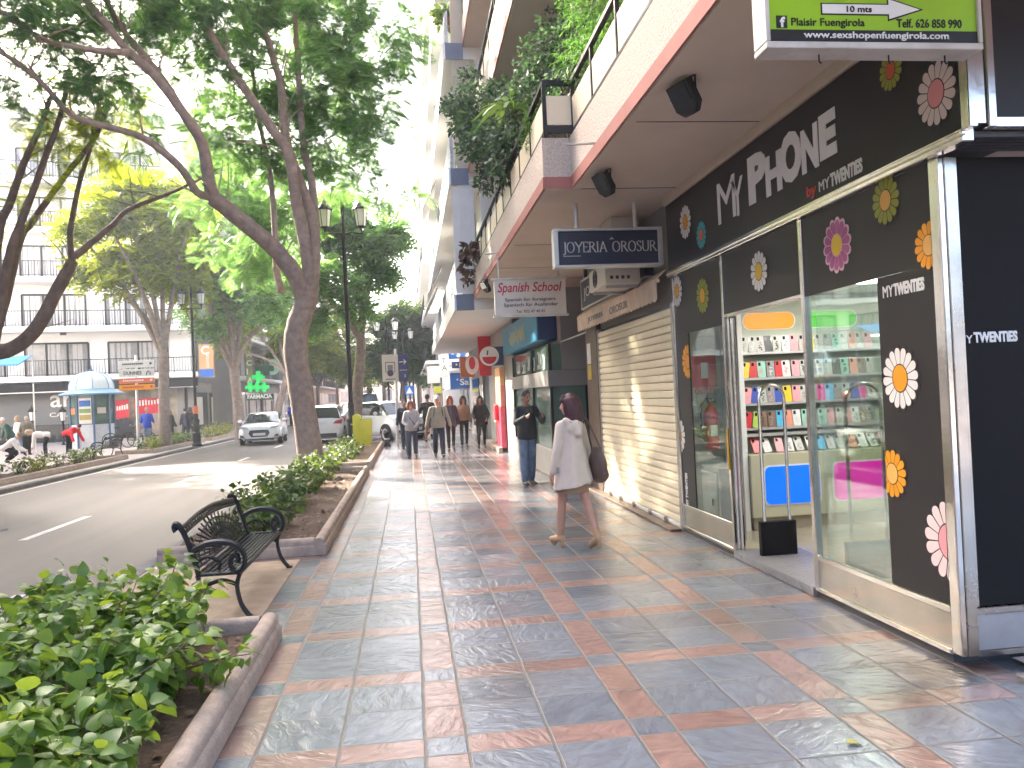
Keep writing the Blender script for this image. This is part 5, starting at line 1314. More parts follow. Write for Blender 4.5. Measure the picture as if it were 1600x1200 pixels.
for px, py, yy, r in [(60, 50, 17.5, 1.1), (150, 20, 18, 1.2), (250, 20, 18.5, 1.1), (340, 40, 19.5, 1.3), (430, 20, 20, 1.4), (520, 40, 20.5, 1.6), (590, 60, 20.5, 1.1), (600, 110, 20.5, 0.9), (570, 170, 20.5, 1.1), (520, 130, 20.5, 1.4), (560, 100, 21, 1.2), (480, 180, 21, 1.2), (540, 210, 21, 1.0),
                      (585, 235, 20.5, 0.8), (545, 270, 20.5, 0.9), (612, 215, 20.5, 0.45), (605, 310, 21, 0.4), (655, 310, 21, 0.33), (500, 240, 20.5, 1.0), (430, 160, 20.5, 1.1), (370, 130, 20, 1.1), (440, 260, 20.5, 0.8), (390, 240, 20, 0.8), (330, 200, 19.5, 0.8),
                      (300, 120, 19, 0.9), (220, 140, 18.5, 0.9), (150, 110, 17.8, 0.8), (95, 140, 17, 0.75), (40, 120, 16.5, 0.7), (20, 20, 16, 0.9), (75, 185, 16.8, 0.5), (360, 320, 23, 0.9), (410, 350, 24, 1.0), (300, 330, 22, 0.6), (240, 230, 19, 0.6),
                      (300, -50, 18.5, 1.8), (120, -70, 17, 1.7), (480, -50, 20, 2.0), (350, 390, 25, 0.9), (390, 420, 25.5, 0.9), (380, 280, 25, 1.2), (430, 320, 25.5, 1.2), (330, 270, 24.5, 0.9), (420, 400, 26, 1.0), (460, 360, 26, 1.1), (500, 300, 25, 1.0)]:
    cl.append((at(px, py, 1, yy), (r, r*1.3, r*0.6)))
frond_crown('crown', cl, 9000, M['leaf_tree'], bt, rng, FROND, (0.30, 0.54), gap=1.0, gapscale=1.1)

def tree(label, base, trunk_h, r, forks, crown, nfr, lm, tmpl=FROND_LO, size=(0.5, 0.85), bark='bark', group=None, lean=(0, 0), name='tree', seed=1):
    """forked street tree: trunk, limbs traced to the crown clusters, feathery crown"""
    rs = random.Random(seed); B = Vector(base)
    t = thing(name, label, 'tree', base, 0, group)
    b = MB(); top = B+Vector((lean[0], lean[1], trunk_h))
    limb(b, [B+Vector((0, 0, -0.05)), B+Vector((lean[0]*0.25, lean[1]*0.25, trunk_h*0.4)), B+Vector((lean[0]*0.7, lean[1]*0.7, trunk_h*0.75)), top], r, r*0.8, 10, 0.05, 3)
    b.build('trunk', M[bark], t, smooth=60)
    b = MB()
    for i in range(forks):
        c = Vector(crown[(i*len(crown))//forks][0]); st = top-Vector((0, 0, 0.25*rs.random()))
        mid1 = st+(c-st)*0.35+Vector((0, 0, (c-st).length*0.08)); mid2 = st+(c-st)*0.7+Vector((rs.uniform(-.2, .2), rs.uniform(-.2, .2), 0.1))
        sp = limb(b, [st, mid1, mid2, c], r*0.5, r*0.14, 7, 0.05, 3)
        twigs(b, sp, r*0.1, 0.4, 5, 1.2)
    b.build('limbs', M[bark], t, smooth=60)
    frond_crown('crown', crown, nfr, M[lm], t, np.random.default_rng(seed), tmpl, size)
    return t

def pc(lst, y0): return [(at(px, py, 1, y0+dy), (r, r*1.25, r*0.6)) for px, py, dy, r in lst]

# left edge tree, limbs traced
t1 = thing('tree', 'many limbed tree at the left edge of the picture, in front of the white building', 'tree', (-10.6, 19, 0.05))
b = MB()
tb = Vector((-10.75, 19, 0.0)); f1 = at(-14, 548, 1, 19.0)
limb(b, [tb, tb+(f1-tb)*0.5+Vector((0.05, 0, 0)), f1], 0.27, 0.23, 12, 0.04)
b.build('trunk', M['bark_dark'], t1, smooth=60)
b = MB()
for pts, ys, r0, r1 in [([(-14, 552), (18, 545), (55, 515), (88, 455), (113, 408)], (19, 19.2), 0.18, 0.13),
                        ([(113, 408), (110, 362), (125, 282), (140, 237), (150, 190), (160, 130)], (19.2, 19.6), 0.075, 0.03),
                        ([(116, 402), (148, 375), (178, 350), (200, 328), (250, 308), (290, 291), (330, 270)], (19.2, 20), 0.085, 0.03),
                        ([(-12, 548), (-2, 500), (12, 412), (25, 367), (50, 305), (77, 230), (95, 180), (110, 110)], (18.9, 18.2), 0.125, 0.045),
                        ([(-14, 545), (8, 470), (32, 372), (50, 347), (100, 277), (150, 212), (170, 160)], (19, 19.5), 0.115, 0.045),
                        ([(-16, 540), (-8, 420), (0, 352), (15, 320), (30, 275), (45, 237), (62, 200), (80, 150)], (19, 18.3), 0.12, 0.05)]:
    sp = limb(b, px_line(pts, ys), r0, r1); twigs(b, sp, 0.018, 0.5, 6, 1.2)
b.build('limbs', M['bark_dark'], t1, smooth=60)
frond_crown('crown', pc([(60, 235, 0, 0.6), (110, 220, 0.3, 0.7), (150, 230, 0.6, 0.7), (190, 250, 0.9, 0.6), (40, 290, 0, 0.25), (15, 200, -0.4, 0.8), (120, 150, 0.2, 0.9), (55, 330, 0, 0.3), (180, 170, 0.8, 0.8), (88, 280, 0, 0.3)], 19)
            + [(Vector((x_, y_, z_)), (r_, r_, r_*0.6)) for x_, y_, z_, r_ in ((-12.5, 18, 9.5, 1.9), (-11.5, 21, 11.5, 2.0), (-14, 20, 9, 1.8), (-10.5, 18, 12, 2.0), (-13, 23, 10.5, 2.0), (-12, 15, 9, 1.8), (-9.5, 21, 12.5, 1.8), (-14.5, 23, 8, 1.6), (-9, 16.5, 11.5, 1.6))],  # unseen crown clusters added to cast shade on the road
            3000, M['leaf_sunlit'], t1, np.random.default_rng(5), FROND, (0.34, 0.55))

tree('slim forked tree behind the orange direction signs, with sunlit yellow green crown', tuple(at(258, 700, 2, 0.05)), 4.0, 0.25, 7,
     pc([(160, 330, -1, 1.0), (200, 300, 0, 1.1), (240, 350, 0, 1.3), (200, 400, 1, 1.1), (270, 400, 1, 1.3), (190, 440, 0, 0.9), (250, 300, 1, 1.0), (140, 420, 0, 0.7), (300, 340, 1, 1.0), (290, 450, 1, 0.8), (120, 360, 0, 0.7), (235, 430, 0, 1.1)], 36), 2300, 'leaf_sunlit', seed=21, lean=(0.1, 0))
tree('dark trunked tree beside the front of the oncoming white car', tuple(at(376, 686, 2, 0.05)), 3.4, 0.28, 7,
     pc([(310, 430, 0, 1.1), (345, 400, 0, 1.3), (300, 490, 0, 0.8), (390, 430, 1, 1.3), (420, 480, 0, 1.0), (360, 470, 1, 1.2), (330, 350, 0, 1.2), (280, 370, 0, 0.9), (400, 370, 2, 1.3), (330, 510, 0, 0.6)], 40), 1700, 'leaf_tree', seed=22, bark='bark', lean=(-0.15, 0))
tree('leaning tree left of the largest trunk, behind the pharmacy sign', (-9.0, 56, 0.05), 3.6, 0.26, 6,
     pc([(380, 500, 0, 1.3), (420, 470, 0, 1.6), (440, 520, 0, 1.0), (400, 430, 1, 1.7), (450, 430, 2, 1.5), (360, 540, 0, 0.9)], 56), 1000, 'leaf_sunlit', seed=23, bark='bark', size=(0.6, 1.0), lean=(0.9, 0))
for i, (x_, y_) in enumerate(((-9.9, 72), (-9.9, 90), (-9.8, 112))):
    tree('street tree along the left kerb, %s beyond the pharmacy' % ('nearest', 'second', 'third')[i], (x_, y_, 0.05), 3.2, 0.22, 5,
         [(Vector((x_+dx, y_+dy, z_)), (r_, r_, r_*0.7)) for dx, dy, z_, r_ in ((0, 0, 6.6, 1.8), (1.6, 0, 5.6, 1.4), (-1.4, 0.5, 6, 1.4), (0.6, -1, 7.6, 1.5), (1.8, 1, 6.8, 1.3), (0.8, 0, 5.0, 1.0))], 900, 'leaf_sunlit' if i == 0 else 'leaf_far', seed=30+i, size=(0.6, 1.0), bark='bark_dark')
tree('curving tree behind the lamp post and yellow bin', (-2.25, 34, 0.05), 4.2, 0.24, 6,
     pc([(510, 430, -1, 1.2), (540, 480, 0, 0.9), (590, 380, 0, 1.1), (610, 360, 0, 0.7), (560, 400, 1, 1.2), (600, 430, 0, 0.6), (500, 360, 0, 1.3), (530, 340, 1, 1.3), (470, 420, 0, 1.0), (480, 500, 0, 0.7), (570, 450, 1, 0.8), (430, 470, 1, 1.0), (550, 330, 0, 1.0)], 33), 2000, 'leaf_tree', seed=41, lean=(0.35, 0))
tree('dense blue green tree over the far pavement, behind the basketball sign', (-0.6, 58, 0.05), 3.4, 0.27, 6,
     pc([(600, 510, 0, 1.5), (630, 500, 0, 1.6), (650, 530, 0, 1.3), (620, 545, 0, 1.5), (590, 550, 0, 1.2), (645, 560, 0, 1.1), (610, 575, 0, 1.0), (660, 550, 1, 0.8), (640, 490, 0, 1.0), (575, 520, 0, 0.9)], 58), 2000, 'leaf_far', seed=42, size=(0.6, 1.0), bark='bark_dark', lean=(0.3, 0))
tree('far tree on the right pavement, past the dense blue green one', (0.9, 78, 0.05), 3.4, 0.25, 5,
     pc([(650, 560, 0, 1.6), (665, 540, 0, 1.2), (660, 585, 0, 1.0), (640, 575, 0, 1.2), (672, 570, 0, 0.8)], 78), 900, 'leaf_far', seed=43, size=(0.7, 1.1), bark='bark_dark')
tree('farthest tree in the middle of the street view', (-3.0, 96, 0.05), 3.2, 0.24, 5,
     pc([(560, 545, 0, 2.2), (585, 560, 0, 1.7), (540, 560, 0, 1.8), (570, 580, 0, 1.3), (600, 575, 0, 1.2)], 96), 900, 'leaf_far', seed=44, size=(0.8, 1.2), bark='bark_dark')
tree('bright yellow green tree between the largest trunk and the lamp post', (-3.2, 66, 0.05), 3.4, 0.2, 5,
     pc([(520, 510, 0, 1.8), (500, 540, 0, 1.4), (550, 560, 0, 1.4), (560, 590, 0, 1.0), (530, 570, 0, 1.2), (585, 600, 0, 0.8)], 66), 900, 'leaf_sunlit', seed=45, size=(0.6, 1.0), bark='bark_dark')

tree('unseen street tree added past the left border to shade the street', (-10.7, 9.0, 0.05), 3.6, 0.25, 7,  # out-of-view tree added for the shade it throws on the street
     [(Vector((x_, y_, z_)), (r_, r_, r_*0.65)) for x_, y_, z_, r_ in ((-12, 9, 8, 2.0), (-10, 11, 9, 2.0), (-10.5, 7, 8.5, 2.0), (-13, 12, 8.5, 1.9), (-12, 6, 9, 1.8), (-14, 9, 7.5, 1.6), (-11, 9.5, 10.5, 1.9), (-13.5, 14, 8, 1.6))], 2000, 'leaf_tree', seed=51, bark='bark_dark')
tree('unseen plaza tree added beyond the left border to shade the road', (-18.5, 29.5, 0.05), 3.6, 0.25, 7,  # put in out of view so that its shadow darkens the road
     [(Vector((x_, y_, z_)), (r_, r_, r_*0.7)) for x_, y_, z_, r_ in ((-17.5, 29, 7.5, 2.0), (-16.5, 31, 8.5, 1.8), (-19, 31, 8, 2.0), (-18, 27.5, 9, 2.0), (-16.8, 28, 6.2, 1.5), (-20, 33, 9, 2.0), (-18.5, 34, 8, 1.8), (-17, 30, 10, 1.9))], 2000, 'leaf_tree', seed=52, bark='bark_dark')
# ------------------------------------------------------------------ planters
M['leaf_dry'] = leaf_mat('dry_leaf', (0.13, 0.08, 0.05), (0.1, 0.06, 0.04), 0.2, 0.5)
KERB = [(0.0, 0.0), (0.0, 0.085), (0.012, 0.105), (0.02, 0.11), (0.02, 0.145), (0.035, 0.17), (0.06, 0.185), (0.095, 0.185), (0.12, 0.17), (0.13, 0.15), (0.13, 0.0)]
def planter(name, label, xr, xl, y0, y1, hs=1.0, side=1, grp=None):
    """moulded kerb round a strip of soil; xr = pavement side"""
    t = thing(name, label, 'planter', ((xr+xl)/2, (y0+y1)/2, 0.0), 0, grp)
    b = MB(); pf = [(p[0], p[1]*hs) for p in KERB]
    b.prism(pf, (xr, y0, 0.004), Vector((-side, 0, 0)), Z, Y, y1-y0)
    for yy, sg in ((y0, 1), (y1, -1)):
        b.prism(pf, (xr-side*0.13, yy, 0.003), Vector((0, sg, 0)), Z, Vector((-side, 0, 0)), abs(xr-xl)-0.13)
    b.build('kerb_edging', M['concrete'], t, smooth=35)
    n = max(4, int((y1-y0)/0.22)); m = 10; V = []; F = []
    for j in range(n+1):
        for i in range(m+1):
            x = xr-side*(0.12+(abs(xr-xl)-0.14)*i/m); y = y0+0.1+(y1-y0-0.2)*j/n
            V.append((x, y, 0.085*hs+0.035*mnoise.noise(Vector((x*4, y*4, 0)))+0.01*rnd.random()))
    for j in range(n):
        for i in range(m): F.append((j*(m+1)+i, j*(m+1)+i+1, (j+1)*(m+1)+i+1, (j+1)*(m+1)+i))
    MB().add(V, F).build('soil', M['soil'], t, smooth=80, recalc=False)
    return t
planter('planter', 'moulded kerb planter in the near left corner, full of broad leaved shrubs', -0.97, -2.72, 0.6, 5.9)
planter('planter', 'long kerb planter from the bench to the big tree', -0.97, -2.72, 8.95, 18.4)
planter('planter', 'kerb planter around the lamp post and yellow bin', -0.97, -2.72, 19.6, 29.0)
planter('planter', 'low planter along the left kerb in front of the people bending down', -9.75, -11.2, 12.0, 29.5, 0.9, 1)
planter('planter', 'low planter along the left kerb under the direction signs', -9.75, -11.2, 32.4, 40.0, 0.9, 1)
planter('planter', 'low planter along the left kerb beside the oncoming white car', -9.75, -11.0, 41.5, 48.0, 0.9, 1)

def shrub(label, base, rx, ry, h, nleaf, lm, size, group, tmpl=(BROAD_V, BROAD_F), cat='shrub', name='shrub', stems=7, seed=0, droop=0.35):
    rg = np.random.default_rng(seed+100); rs = random.Random(seed)
    t = thing(name, label, cat, base, 0, group)
    B = Vector(base); b = MB(); tips = []; axes = []
    for i in range(stems):
        a = 2*math.pi*i/stems+rs.uniform(-.4, .4); rr = rs.uniform(0.35, 1.0); p = B+Vector((rs.uniform(-.06, .06), rs.uniform(-.06, .06), -0.02)); pts = [p]
        tip = B+Vector((rx*rr*math.cos(a), ry*rr*math.sin(a), h*rs.uniform(0.6, 1.0)*(1.1-0.3*rr)))
        for k in range(1, 5): pts.append(p.lerp(tip, k/4)+Vector((rs.uniform(-.04, .04), rs.uniform(-.04, .04), 0.12*h*math.sin(math.pi*k/4))))
        b.tube(pts, [0.011, 0.009, 0.007, 0.005, 0.003], 5, cap=False); axes.append(pts)
    b.build('stems', M['stem'], t)
    P = []; D = []
    for i in range(nleaf):
        pts = axes[rs.randrange(stems)]; k = rs.uniform(0.8, 4.0); j = min(int(k), 3); p = pts[j].lerp(pts[j+1], k-j)
        off = Vector((rs.gauss(0, 1), rs.gauss(0, 1), rs.gauss(0, 0.7))).normalized()
        P.append(p+off*rs.uniform(0.01, 0.11)*max(1.0, h/0.6)*(size[1]/0.1)**0.5); q = (off+Vector((0, 0, -droop))).normalized(); D.append(q)
    P = np.array([tuple(p) for p in P]); D = np.array([tuple(p) for p in D]); N_ = rg.normal(size=P.shape)*0.4; N_[:, 2] += 1
    P[:, 2] = np.maximum(P[:, 2], B.z+0.05)
    V, F = leaf_cloud(tmpl[0], tmpl[1], P, D, N_, rg.uniform(size[0], size[1], len(P)))
    np_mesh('foliage', V, F, lm if isinstance(lm, bpy.types.Material) else M[lm], t, smooth=True)
    return t
rgl = np.random.default_rng(77)
for nm_, y0_, y1_, n_ in (('near', 1.0, 5.8, 260), ('long', 9.1, 18.2, 320)):
    P = np.stack([rgl.uniform(-2.5, -1.14, n_), rgl.uniform(y0_, y1_, n_), rgl.uniform(0.112, 0.135, n_)], 1); P[:, 0] = np.where(rgl.random(n_) < 0.5, -1.14-rgl.random(n_)*0.45, P[:, 0])
    D = rgl.normal(size=P.shape); D[:, 2] *= 0.12; N_ = rgl.normal(size=P.shape)*0.25; N_[:, 2] += 1
    V, F = leaf_cloud(BROAD_V, BROAD_F, P, D, N_, rgl.uniform(0.03, 0.075, n_))
    tag(np_mesh('leaf_litter', V, F, M['leaf_dry'], smooth=True), kind='stuff')
G1 = 'broad leaved shrubs in the near planter'
for i, (x_, y_, h_, lb) in enumerate(((-1.75, 5.15, 0.62, 'broad leaved shrub touching the bench end'), (-2.2, 4.5, 0.58, 'broad leaved shrub on the road side, second from the bench'), (-1.62, 4.05, 0.52, 'broad leaved shrub hanging over soil near the kerb'),
                                     (-2.25, 3.5, 0.6, 'broad leaved shrub at the left picture edge, behind the snapped twig'), (-1.75, 3.1, 0.5, 'broad leaved shrub beside the snapped twig'), (-2.3, 2.7, 0.55, 'broad leaved shrub in the lower left picture corner'), (-1.95, 5.55, 0.55, 'yellowish broad leaved shrub nearest the bench armrest'), (-2.45, 5.3, 0.5, 'broad leaved shrub by the road kerb near the bench'), (-1.45, 4.6, 0.46, 'low broad leaved shrub closest to the kerb corner'), (-1.5, 3.45, 0.44, 'low broad leaved shrub closest to the kerb at the bottom edge'))):
    shrub(lb, (x_, y_, 0.09), 0.58, 0.6, h_*1.05, 560, 'leaf_hib', (0.05, 0.11), G1, seed=i)
tw = thing('dead_twig', 'pale snapped twig sticking out of the near shrubs', 'twig', (-2.0, 2.95, 0.3))
MB().tube([(-2.1, 2.9, 0.1), (-2.02, 2.98, 0.36), (-1.99, 3.02, 0.5), (-1.97, 3.05, 0.62)], [0.014, 0.013, 0.011, 0.006], 6).build('stick', mat('dead_wood', (0.4, 0.27, 0.15), 0.9), tw)
G2 = 'shrubs in the long planter'
for i in range(11):
    y_ = 9.9+i*0.78; x_ = -2.0+0.25*math.sin(i*2.3)
    if 18.2 < y_: break
    shrub('leafy green shrub in the long planter, %s from the bench' % ORD[i], (x_, y_, 0.09), 0.5, 0.52, 0.36 if i == 0 else 0.6-0.05*(i % 3), 300, 'leaf_shrub', (0.06, 0.1), G2, seed=20+i)
G3 = 'shrubs around the lamp post'
for i in range(8):
    shrub('dark green shrub around the lamp post, %s from the big tree' % ORD[i], (-1.7-0.35*(i % 2), 20.4+i*1.05, 0.09), 0.5, 0.6, 0.55, 170, 'leaf_shrub', (0.08, 0.13), G3, seed=40+i, tmpl=(OVAL_V, OVAL_F))
G4 = 'shrubs along the left kerb'
k = 0
for i in range(14):
    shrub('low shrub in the left kerb planter before the far bench, %s from the picture edge' % (ORD[i],), (-10.5+0.2*math.sin(i*1.9), 16.5+i*0.93, 0.09), 0.5, 0.55, 0.5, 130, 'leaf_lime' if i in (3, 8) else 'leaf_shrub', (0.08, 0.14), G4, seed=60+i, tmpl=(OVAL_V, OVAL_F)); k += 1
for i in range(11):
    shrub('low shrub under the direction signs, %s from the far bench' % ORD[i], (-10.4+0.2*math.sin(i*1.3), 32.9+i*0.69, 0.09), 0.55, 0.5, 0.55, 100, 'leaf_lime' if i in (1, 2) else 'leaf_shrub', (0.1, 0.16), G4, seed=80+i, tmpl=(OVAL_V, OVAL_F))
for i in range(5):
    shrub('lime green shrub beside the oncoming white car, %s from the street lamp' % ORD[i], (-10.2, 42.2+i*1.1, 0.09), 0.6, 0.6, 0.75, 100, 'leaf_lime', (0.12, 0.2), G4, seed=95+i, tmpl=(OVAL_V, OVAL_F))

# ------------------------------------------------------------------ plants on the balcony
def bush(label, centre_list, n, lm, size, base, seed, tmpl=(OVAL_V, OVAL_F), name='balcony_plant', pot=True, gapscale=3.0):
    rg = np.random.default_rng(seed); t = thing(name, label, 'potted plant', base)
    B = Vector(base)
    if pot: MB().lathe([(0.10, 0), (0.13, 0.2), (0.145, 0.21), (0.145, 0.25), (0.12, 0.25), (0.11, 0.22), (0, 0.22)], B, 14).build('pot', M['terracotta'], t, smooth=40)
    b = MB()
    for c, r in centre_list:
        c = Vector(c); b.tube([B+Vector((0, 0, 0.2)), B.lerp(c, 0.5)+Vector((0, 0, 0.15)), c], [0.018, 0.012, 0.005], 5, cap=False)
    b.build('stems', M['stem'], t)
    pos, cen = sample_clusters(centre_list, int(n*1.6), rg)
    keep = np.array([mnoise.noise(Vector(p)*gapscale) for p in pos]) > -0.15; pos, cen = pos[keep][:n], cen[keep][:n]
    d = (pos-cen)+rg.normal(size=pos.shape)*0.25; d[:, 2] -= 0.12; nr = rg.normal(size=pos.shape)*0.6; nr[:, 2] += 0.8
    V, F = leaf_cloud(tmpl[0], tmpl[1], pos, d, nr, rg.uniform(size[0], size[1], len(pos)))
    np_mesh('foliage', V, F, M[lm], t)
    return t
def pcs(lst): return [(at(px, py, 1, y), (r, r, r*0.85)) for px, py, y, r in lst]
bush('large rambling dark leaved plant spilling over the balcony rail', pcs([(735, 165, 13, 0.4), (760, 190, 12.5, 0.45), (790, 215, 11.5, 0.45), (725, 190, 13.5, 0.3), (755, 235, 12.2, 0.4), (790, 250, 11.2, 0.35), (770, 280, 12, 0.3), (810, 175, 10.8, 0.35), (830, 140, 10.5, 0.4), (745, 205, 13, 0.35), (700, 165, 14, 0.2), (735, 120, 13.5, 0.22), (780, 150, 12, 0.3)]), 5200, 'leaf_blue', (0.07, 0.12), (1.95, 11.9, 3.97), 201)
bush('bushy dark plant behind the balcony railing near the corner step', pcs([(850, 95, 10.0, 0.4), (880, 80, 9.6, 0.45), (870, 120, 9.6, 0.4), (840, 150, 9.8, 0.35), (900, 110, 9.0, 0.35), (910, 60, 9.2, 0.4), (880, 45, 9.8, 0.35), (815, 170, 10.2, 0.35)]), 3600, 'leaf_blue', (0.05, 0.09), (2.1, 9.5, 3.97), 202)
bush('bright green fern above the balcony panels', pcs([(925, 35, 8.0, 0.35), (945, 10, 7.8, 0.35), (930, 85, 7.9, 0.28), (905, 90, 8.2, 0.28), (955, 55, 7.5, 0.25), (925, -20, 8, 0.4)]), 3000, 'leaf_fern', (0.05, 0.1), (2.1, 7.9, 3.97), 203, tmpl=([(0, 0, 0), (0.4, 0.07, 0.03), (1, 0, -0.1), (0.4, -0.07, 0.03)], OVAL_F))
bush('fine leaved fern beside the spiky plant on the balcony', pcs([(845, 185, 9.2, 0.25), (860, 170, 9.0, 0.2), (835, 215, 9.4, 0.2), (850, 205, 9.2, 0.2)]), 1300, 'leaf_fern', (0.04, 0.08), (1.85, 9.2, 3.97), 204, tmpl=([(0, 0, 0), (0.4, 0.07, 0.03), (1, 0, -0.1), (0.4, -0.07, 0.03)], OVAL_F))
sp_ = thing('balcony_plant', 'spiky plant with long arching pale green leaves over the rail', 'potted plant', (1.75, 10.0, 3.97))
MB().lathe([(0.10, 0), (0.13, 0.2), (0.145, 0.25), (0, 0.22)], (1.75, 10.0, 3.97), 12).build('pot', M['terracotta'], sp_)
c0 = at(802, 172, 1, 10.0); V = []; F = []
for i in range(26):
    a = 2*math.pi*i/26+rnd.uniform(-.1, .1); L_ = rnd.uniform(0.4, 0.62); el = rnd.uniform(0.2, 1.0); n0 = len(V)
    for k in range(6):
        t_ = k/5; r_ = L_*t_; z_ = el*L_*t_-0.75*L_*t_*t_; hw = 0.03*math.sin(math.pi*(0.12+0.88*(1-t_)))**0.7+0.002
        for sg in (1, -1): V.append((c0.x+r_*math.cos(a)-sg*hw*math.sin(a), c0.y+r_*math.sin(a)+sg*hw*math.cos(a), c0.z+z_))
    for k in range(5): F.append((n0+2*k, n0+2*k+1, n0+2*k+3, n0+2*k+2))
np_mesh('foliage', V, F, leaf_mat('strap_leaf', (0.12, 0.22, 0.05), (0.2, 0.35, 0.05), 0.3, 0.3), sp_)
MB().tube([(1.75, 10, 4.15), (1.7, 10, 4.7), tuple(c0)], [0.02, 0.018, 0.02], 6).build('stems', M['stem'], sp_)
dp = pcs([(730, 390, 16.8, 0.14), (727, 405, 17.3, 0.12), (740, 385, 16.5, 0.12), (722, 420, 17.5, 0.1), (730, 440, 17.6, 0.08), (745, 400, 16.2, 0.1), (735, 425, 17.2, 0.08)])
bush('withered brown trailing plant at the far end of the balcony rail', dp, 260, 'leaf_dry', (0.08, 0.15), (1.65, 17.0, 3.97), 205, tmpl=(BROAD_V, BROAD_F), pot=True, gapscale=0.1)
bush('yellowish palm like plant on a high far balcony', pcs([(696, 18, 19.5, 0.3), (700, 30, 19.5, 0.25), (712, 22, 19.5, 0.2)]), 260, 'leaf_shrub', (0.15, 0.3), tuple(at(700, 45, 1, 19.5)), 206, pot=True, gapscale=0.1)
# ================================================================== STREET FURNITURE
def shift(b, x, y, z=0.0):
    b.v = [(a+x, c+y, d+z) for a, c, d in b.v]; return b

def make_bench(label):
    t = thing('park_bench', label, 'bench', (0, 0, 0), 0, 'cast iron benches along the street')
    L2 = 0.93; ip = M['black_paint']
    def arch(s): return 1.0+0.16*math.cos(math.pi*s/2)
    def bp(s, h):      # point of the back panel: s -1..1 along, h 0..1 up
        hh = h*arch(s); return (-0.235-0.17*hh, s*L2*0.97, 0.47+0.36*hh)
    b = MB()
    b.tube([bp(-1+2*k/20, 1.0) for k in range(21)], 0.026, 6); b.tube([bp(-1+2*k/20, 0.86) for k in range(21)], 0.016, 5)
    b.tube([bp(-1+2*k/12, 0.0) for k in range(13)], 0.014, 6)
    for k in range(25):                                             # row of rings under the top rail
        s_ = -0.96+1.92*k/24; b.tube([bp(s_+0.03*math.cos(2*math.pi*q/8), 0.93+0.06*math.sin(2*math.pi*q/8)) for q in range(9)], 0.009, 4, cap=False)
    for k in range(1, 22):                                          # fan of rays
        a = math.pi*k/22; pts = []
        for q in range(7):
            r_ = 0.08+0.92*q/6; s_ = -math.cos(a)*r_*0.98; h_ = math.sin(a)*r_*0.84+0.01; pts.append(bp(max(-1, min(1, s_)), h_))
        b.tube(pts, 0.011, 4, cap=False)
    for r_ in (0.2, 0.36, 0.52, 0.68, 0.84):
        b.tube([bp(-math.cos(math.pi*q/24)*r_, math.sin(math.pi*q/24)*r_*0.84+0.01) for q in range(25)], 0.011, 4, cap=False)
    for sg in (-1, 1):                                              # corner scrolls
        for q in range(3):
            c = (sg*0.86, 0.62-0.2*q); b.tube([bp(c[0]+0.05*math.cos(2*math.pi*k/9), c[1]+0.08*math.sin(2*math.pi*k/9)) for k in range(10)], 0.011, 4, cap=False)
    b.build('backrest', ip, t, smooth=50)
    b = MB()
    for k in range(9):
        x = -0.22+0.06*k; z = 0.43-0.02*math.sin(math.pi*k/8); b.box(x-0.012, x+0.012, -L2, L2, z-0.008, z+0.008)
    for k in range(32):
        y = -L2+2*L2*k/31; b.box(-0.22, 0.27, y-0.006, y+0.006, 0.408, 0.418)
    b.tube([(0.285, -L2, 0.42), (0.285, L2, 0.42)], 0.016, 6); b.build('seat', ip, t)
    for sg in (-1, 1):
        y = sg*L2; b = MB()
        b.tube(spline([(-0.21, y, 0.42), (-0.27, y, 0.60), (-0.36, y, 0.80), (-0.43, y, 0.88), (-0.47, y, 0.86), (-0.45, y, 0.82)], 3), 0.032, 6)
        b.tube([(-0.22, y, 0.42), (0.28, y, 0.42)], 0.018, 6); b.build('back_upright', ip, t, smooth=50)
        b = MB()
        sp = [(-0.29, y, 0.63), (-0.12, y, 0.69), (0.08, y, 0.70), (0.24, y, 0.66), (0.33, y, 0.57), (0.31, y, 0.46), (0.22, y, 0.43), (0.16, y, 0.50), (0.19, y, 0.58), (0.25, y, 0.56), (0.25, y, 0.51)]
        b.tube(spline(sp, 3), 0.03, 6); b.tube(spline([(-0.24, y, 0.52), (-0.1, y, 0.58), (0.04, y, 0.52), (0.02, y, 0.46)], 3), 0.018, 5)
        b.build('armrest', ip, t, smooth=50)
        for pts in ([(0.27, y, 0.42), (0.23, y, 0.30), (0.27, y, 0.14), (0.36, y, 0.03), (0.40, y, 0.02)], [(-0.22, y, 0.42), (-0.20, y, 0.28), (-0.26, y, 0.13), (-0.35, y, 0.03), (-0.39, y, 0.02)]):
            b = MB(); b.tube(spline(pts, 3), [0.03]+[0.026]*10+[0.022]*2, 7); b.box(pts[-1][0]-0.04, pts[-1][0]+0.04, y-0.03, y+0.03, 0.002, 0.022); b.build('leg', ip, t, smooth=50)
        b = MB(); b.tube(spline([(0.24, y, 0.31), (0.05, y, 0.36), (-0.20, y, 0.30)], 4), 0.02, 5); b.build('brace', ip, t, smooth=50)
    return t
bn = make_bench('black cast iron bench with fan patterned back beside the near planters'); bn.location = (-1.53, 7.42, 0.01); bn.scale = (0.64, 1.02, 0.86)
b2 = copy_tree(bn); b2['label'] = 'black cast iron bench across the road in front of the domed kiosk'; b2.location = (-10.95, 31.0, 0.0); b2.rotation_euler = (0, 0, R(180))

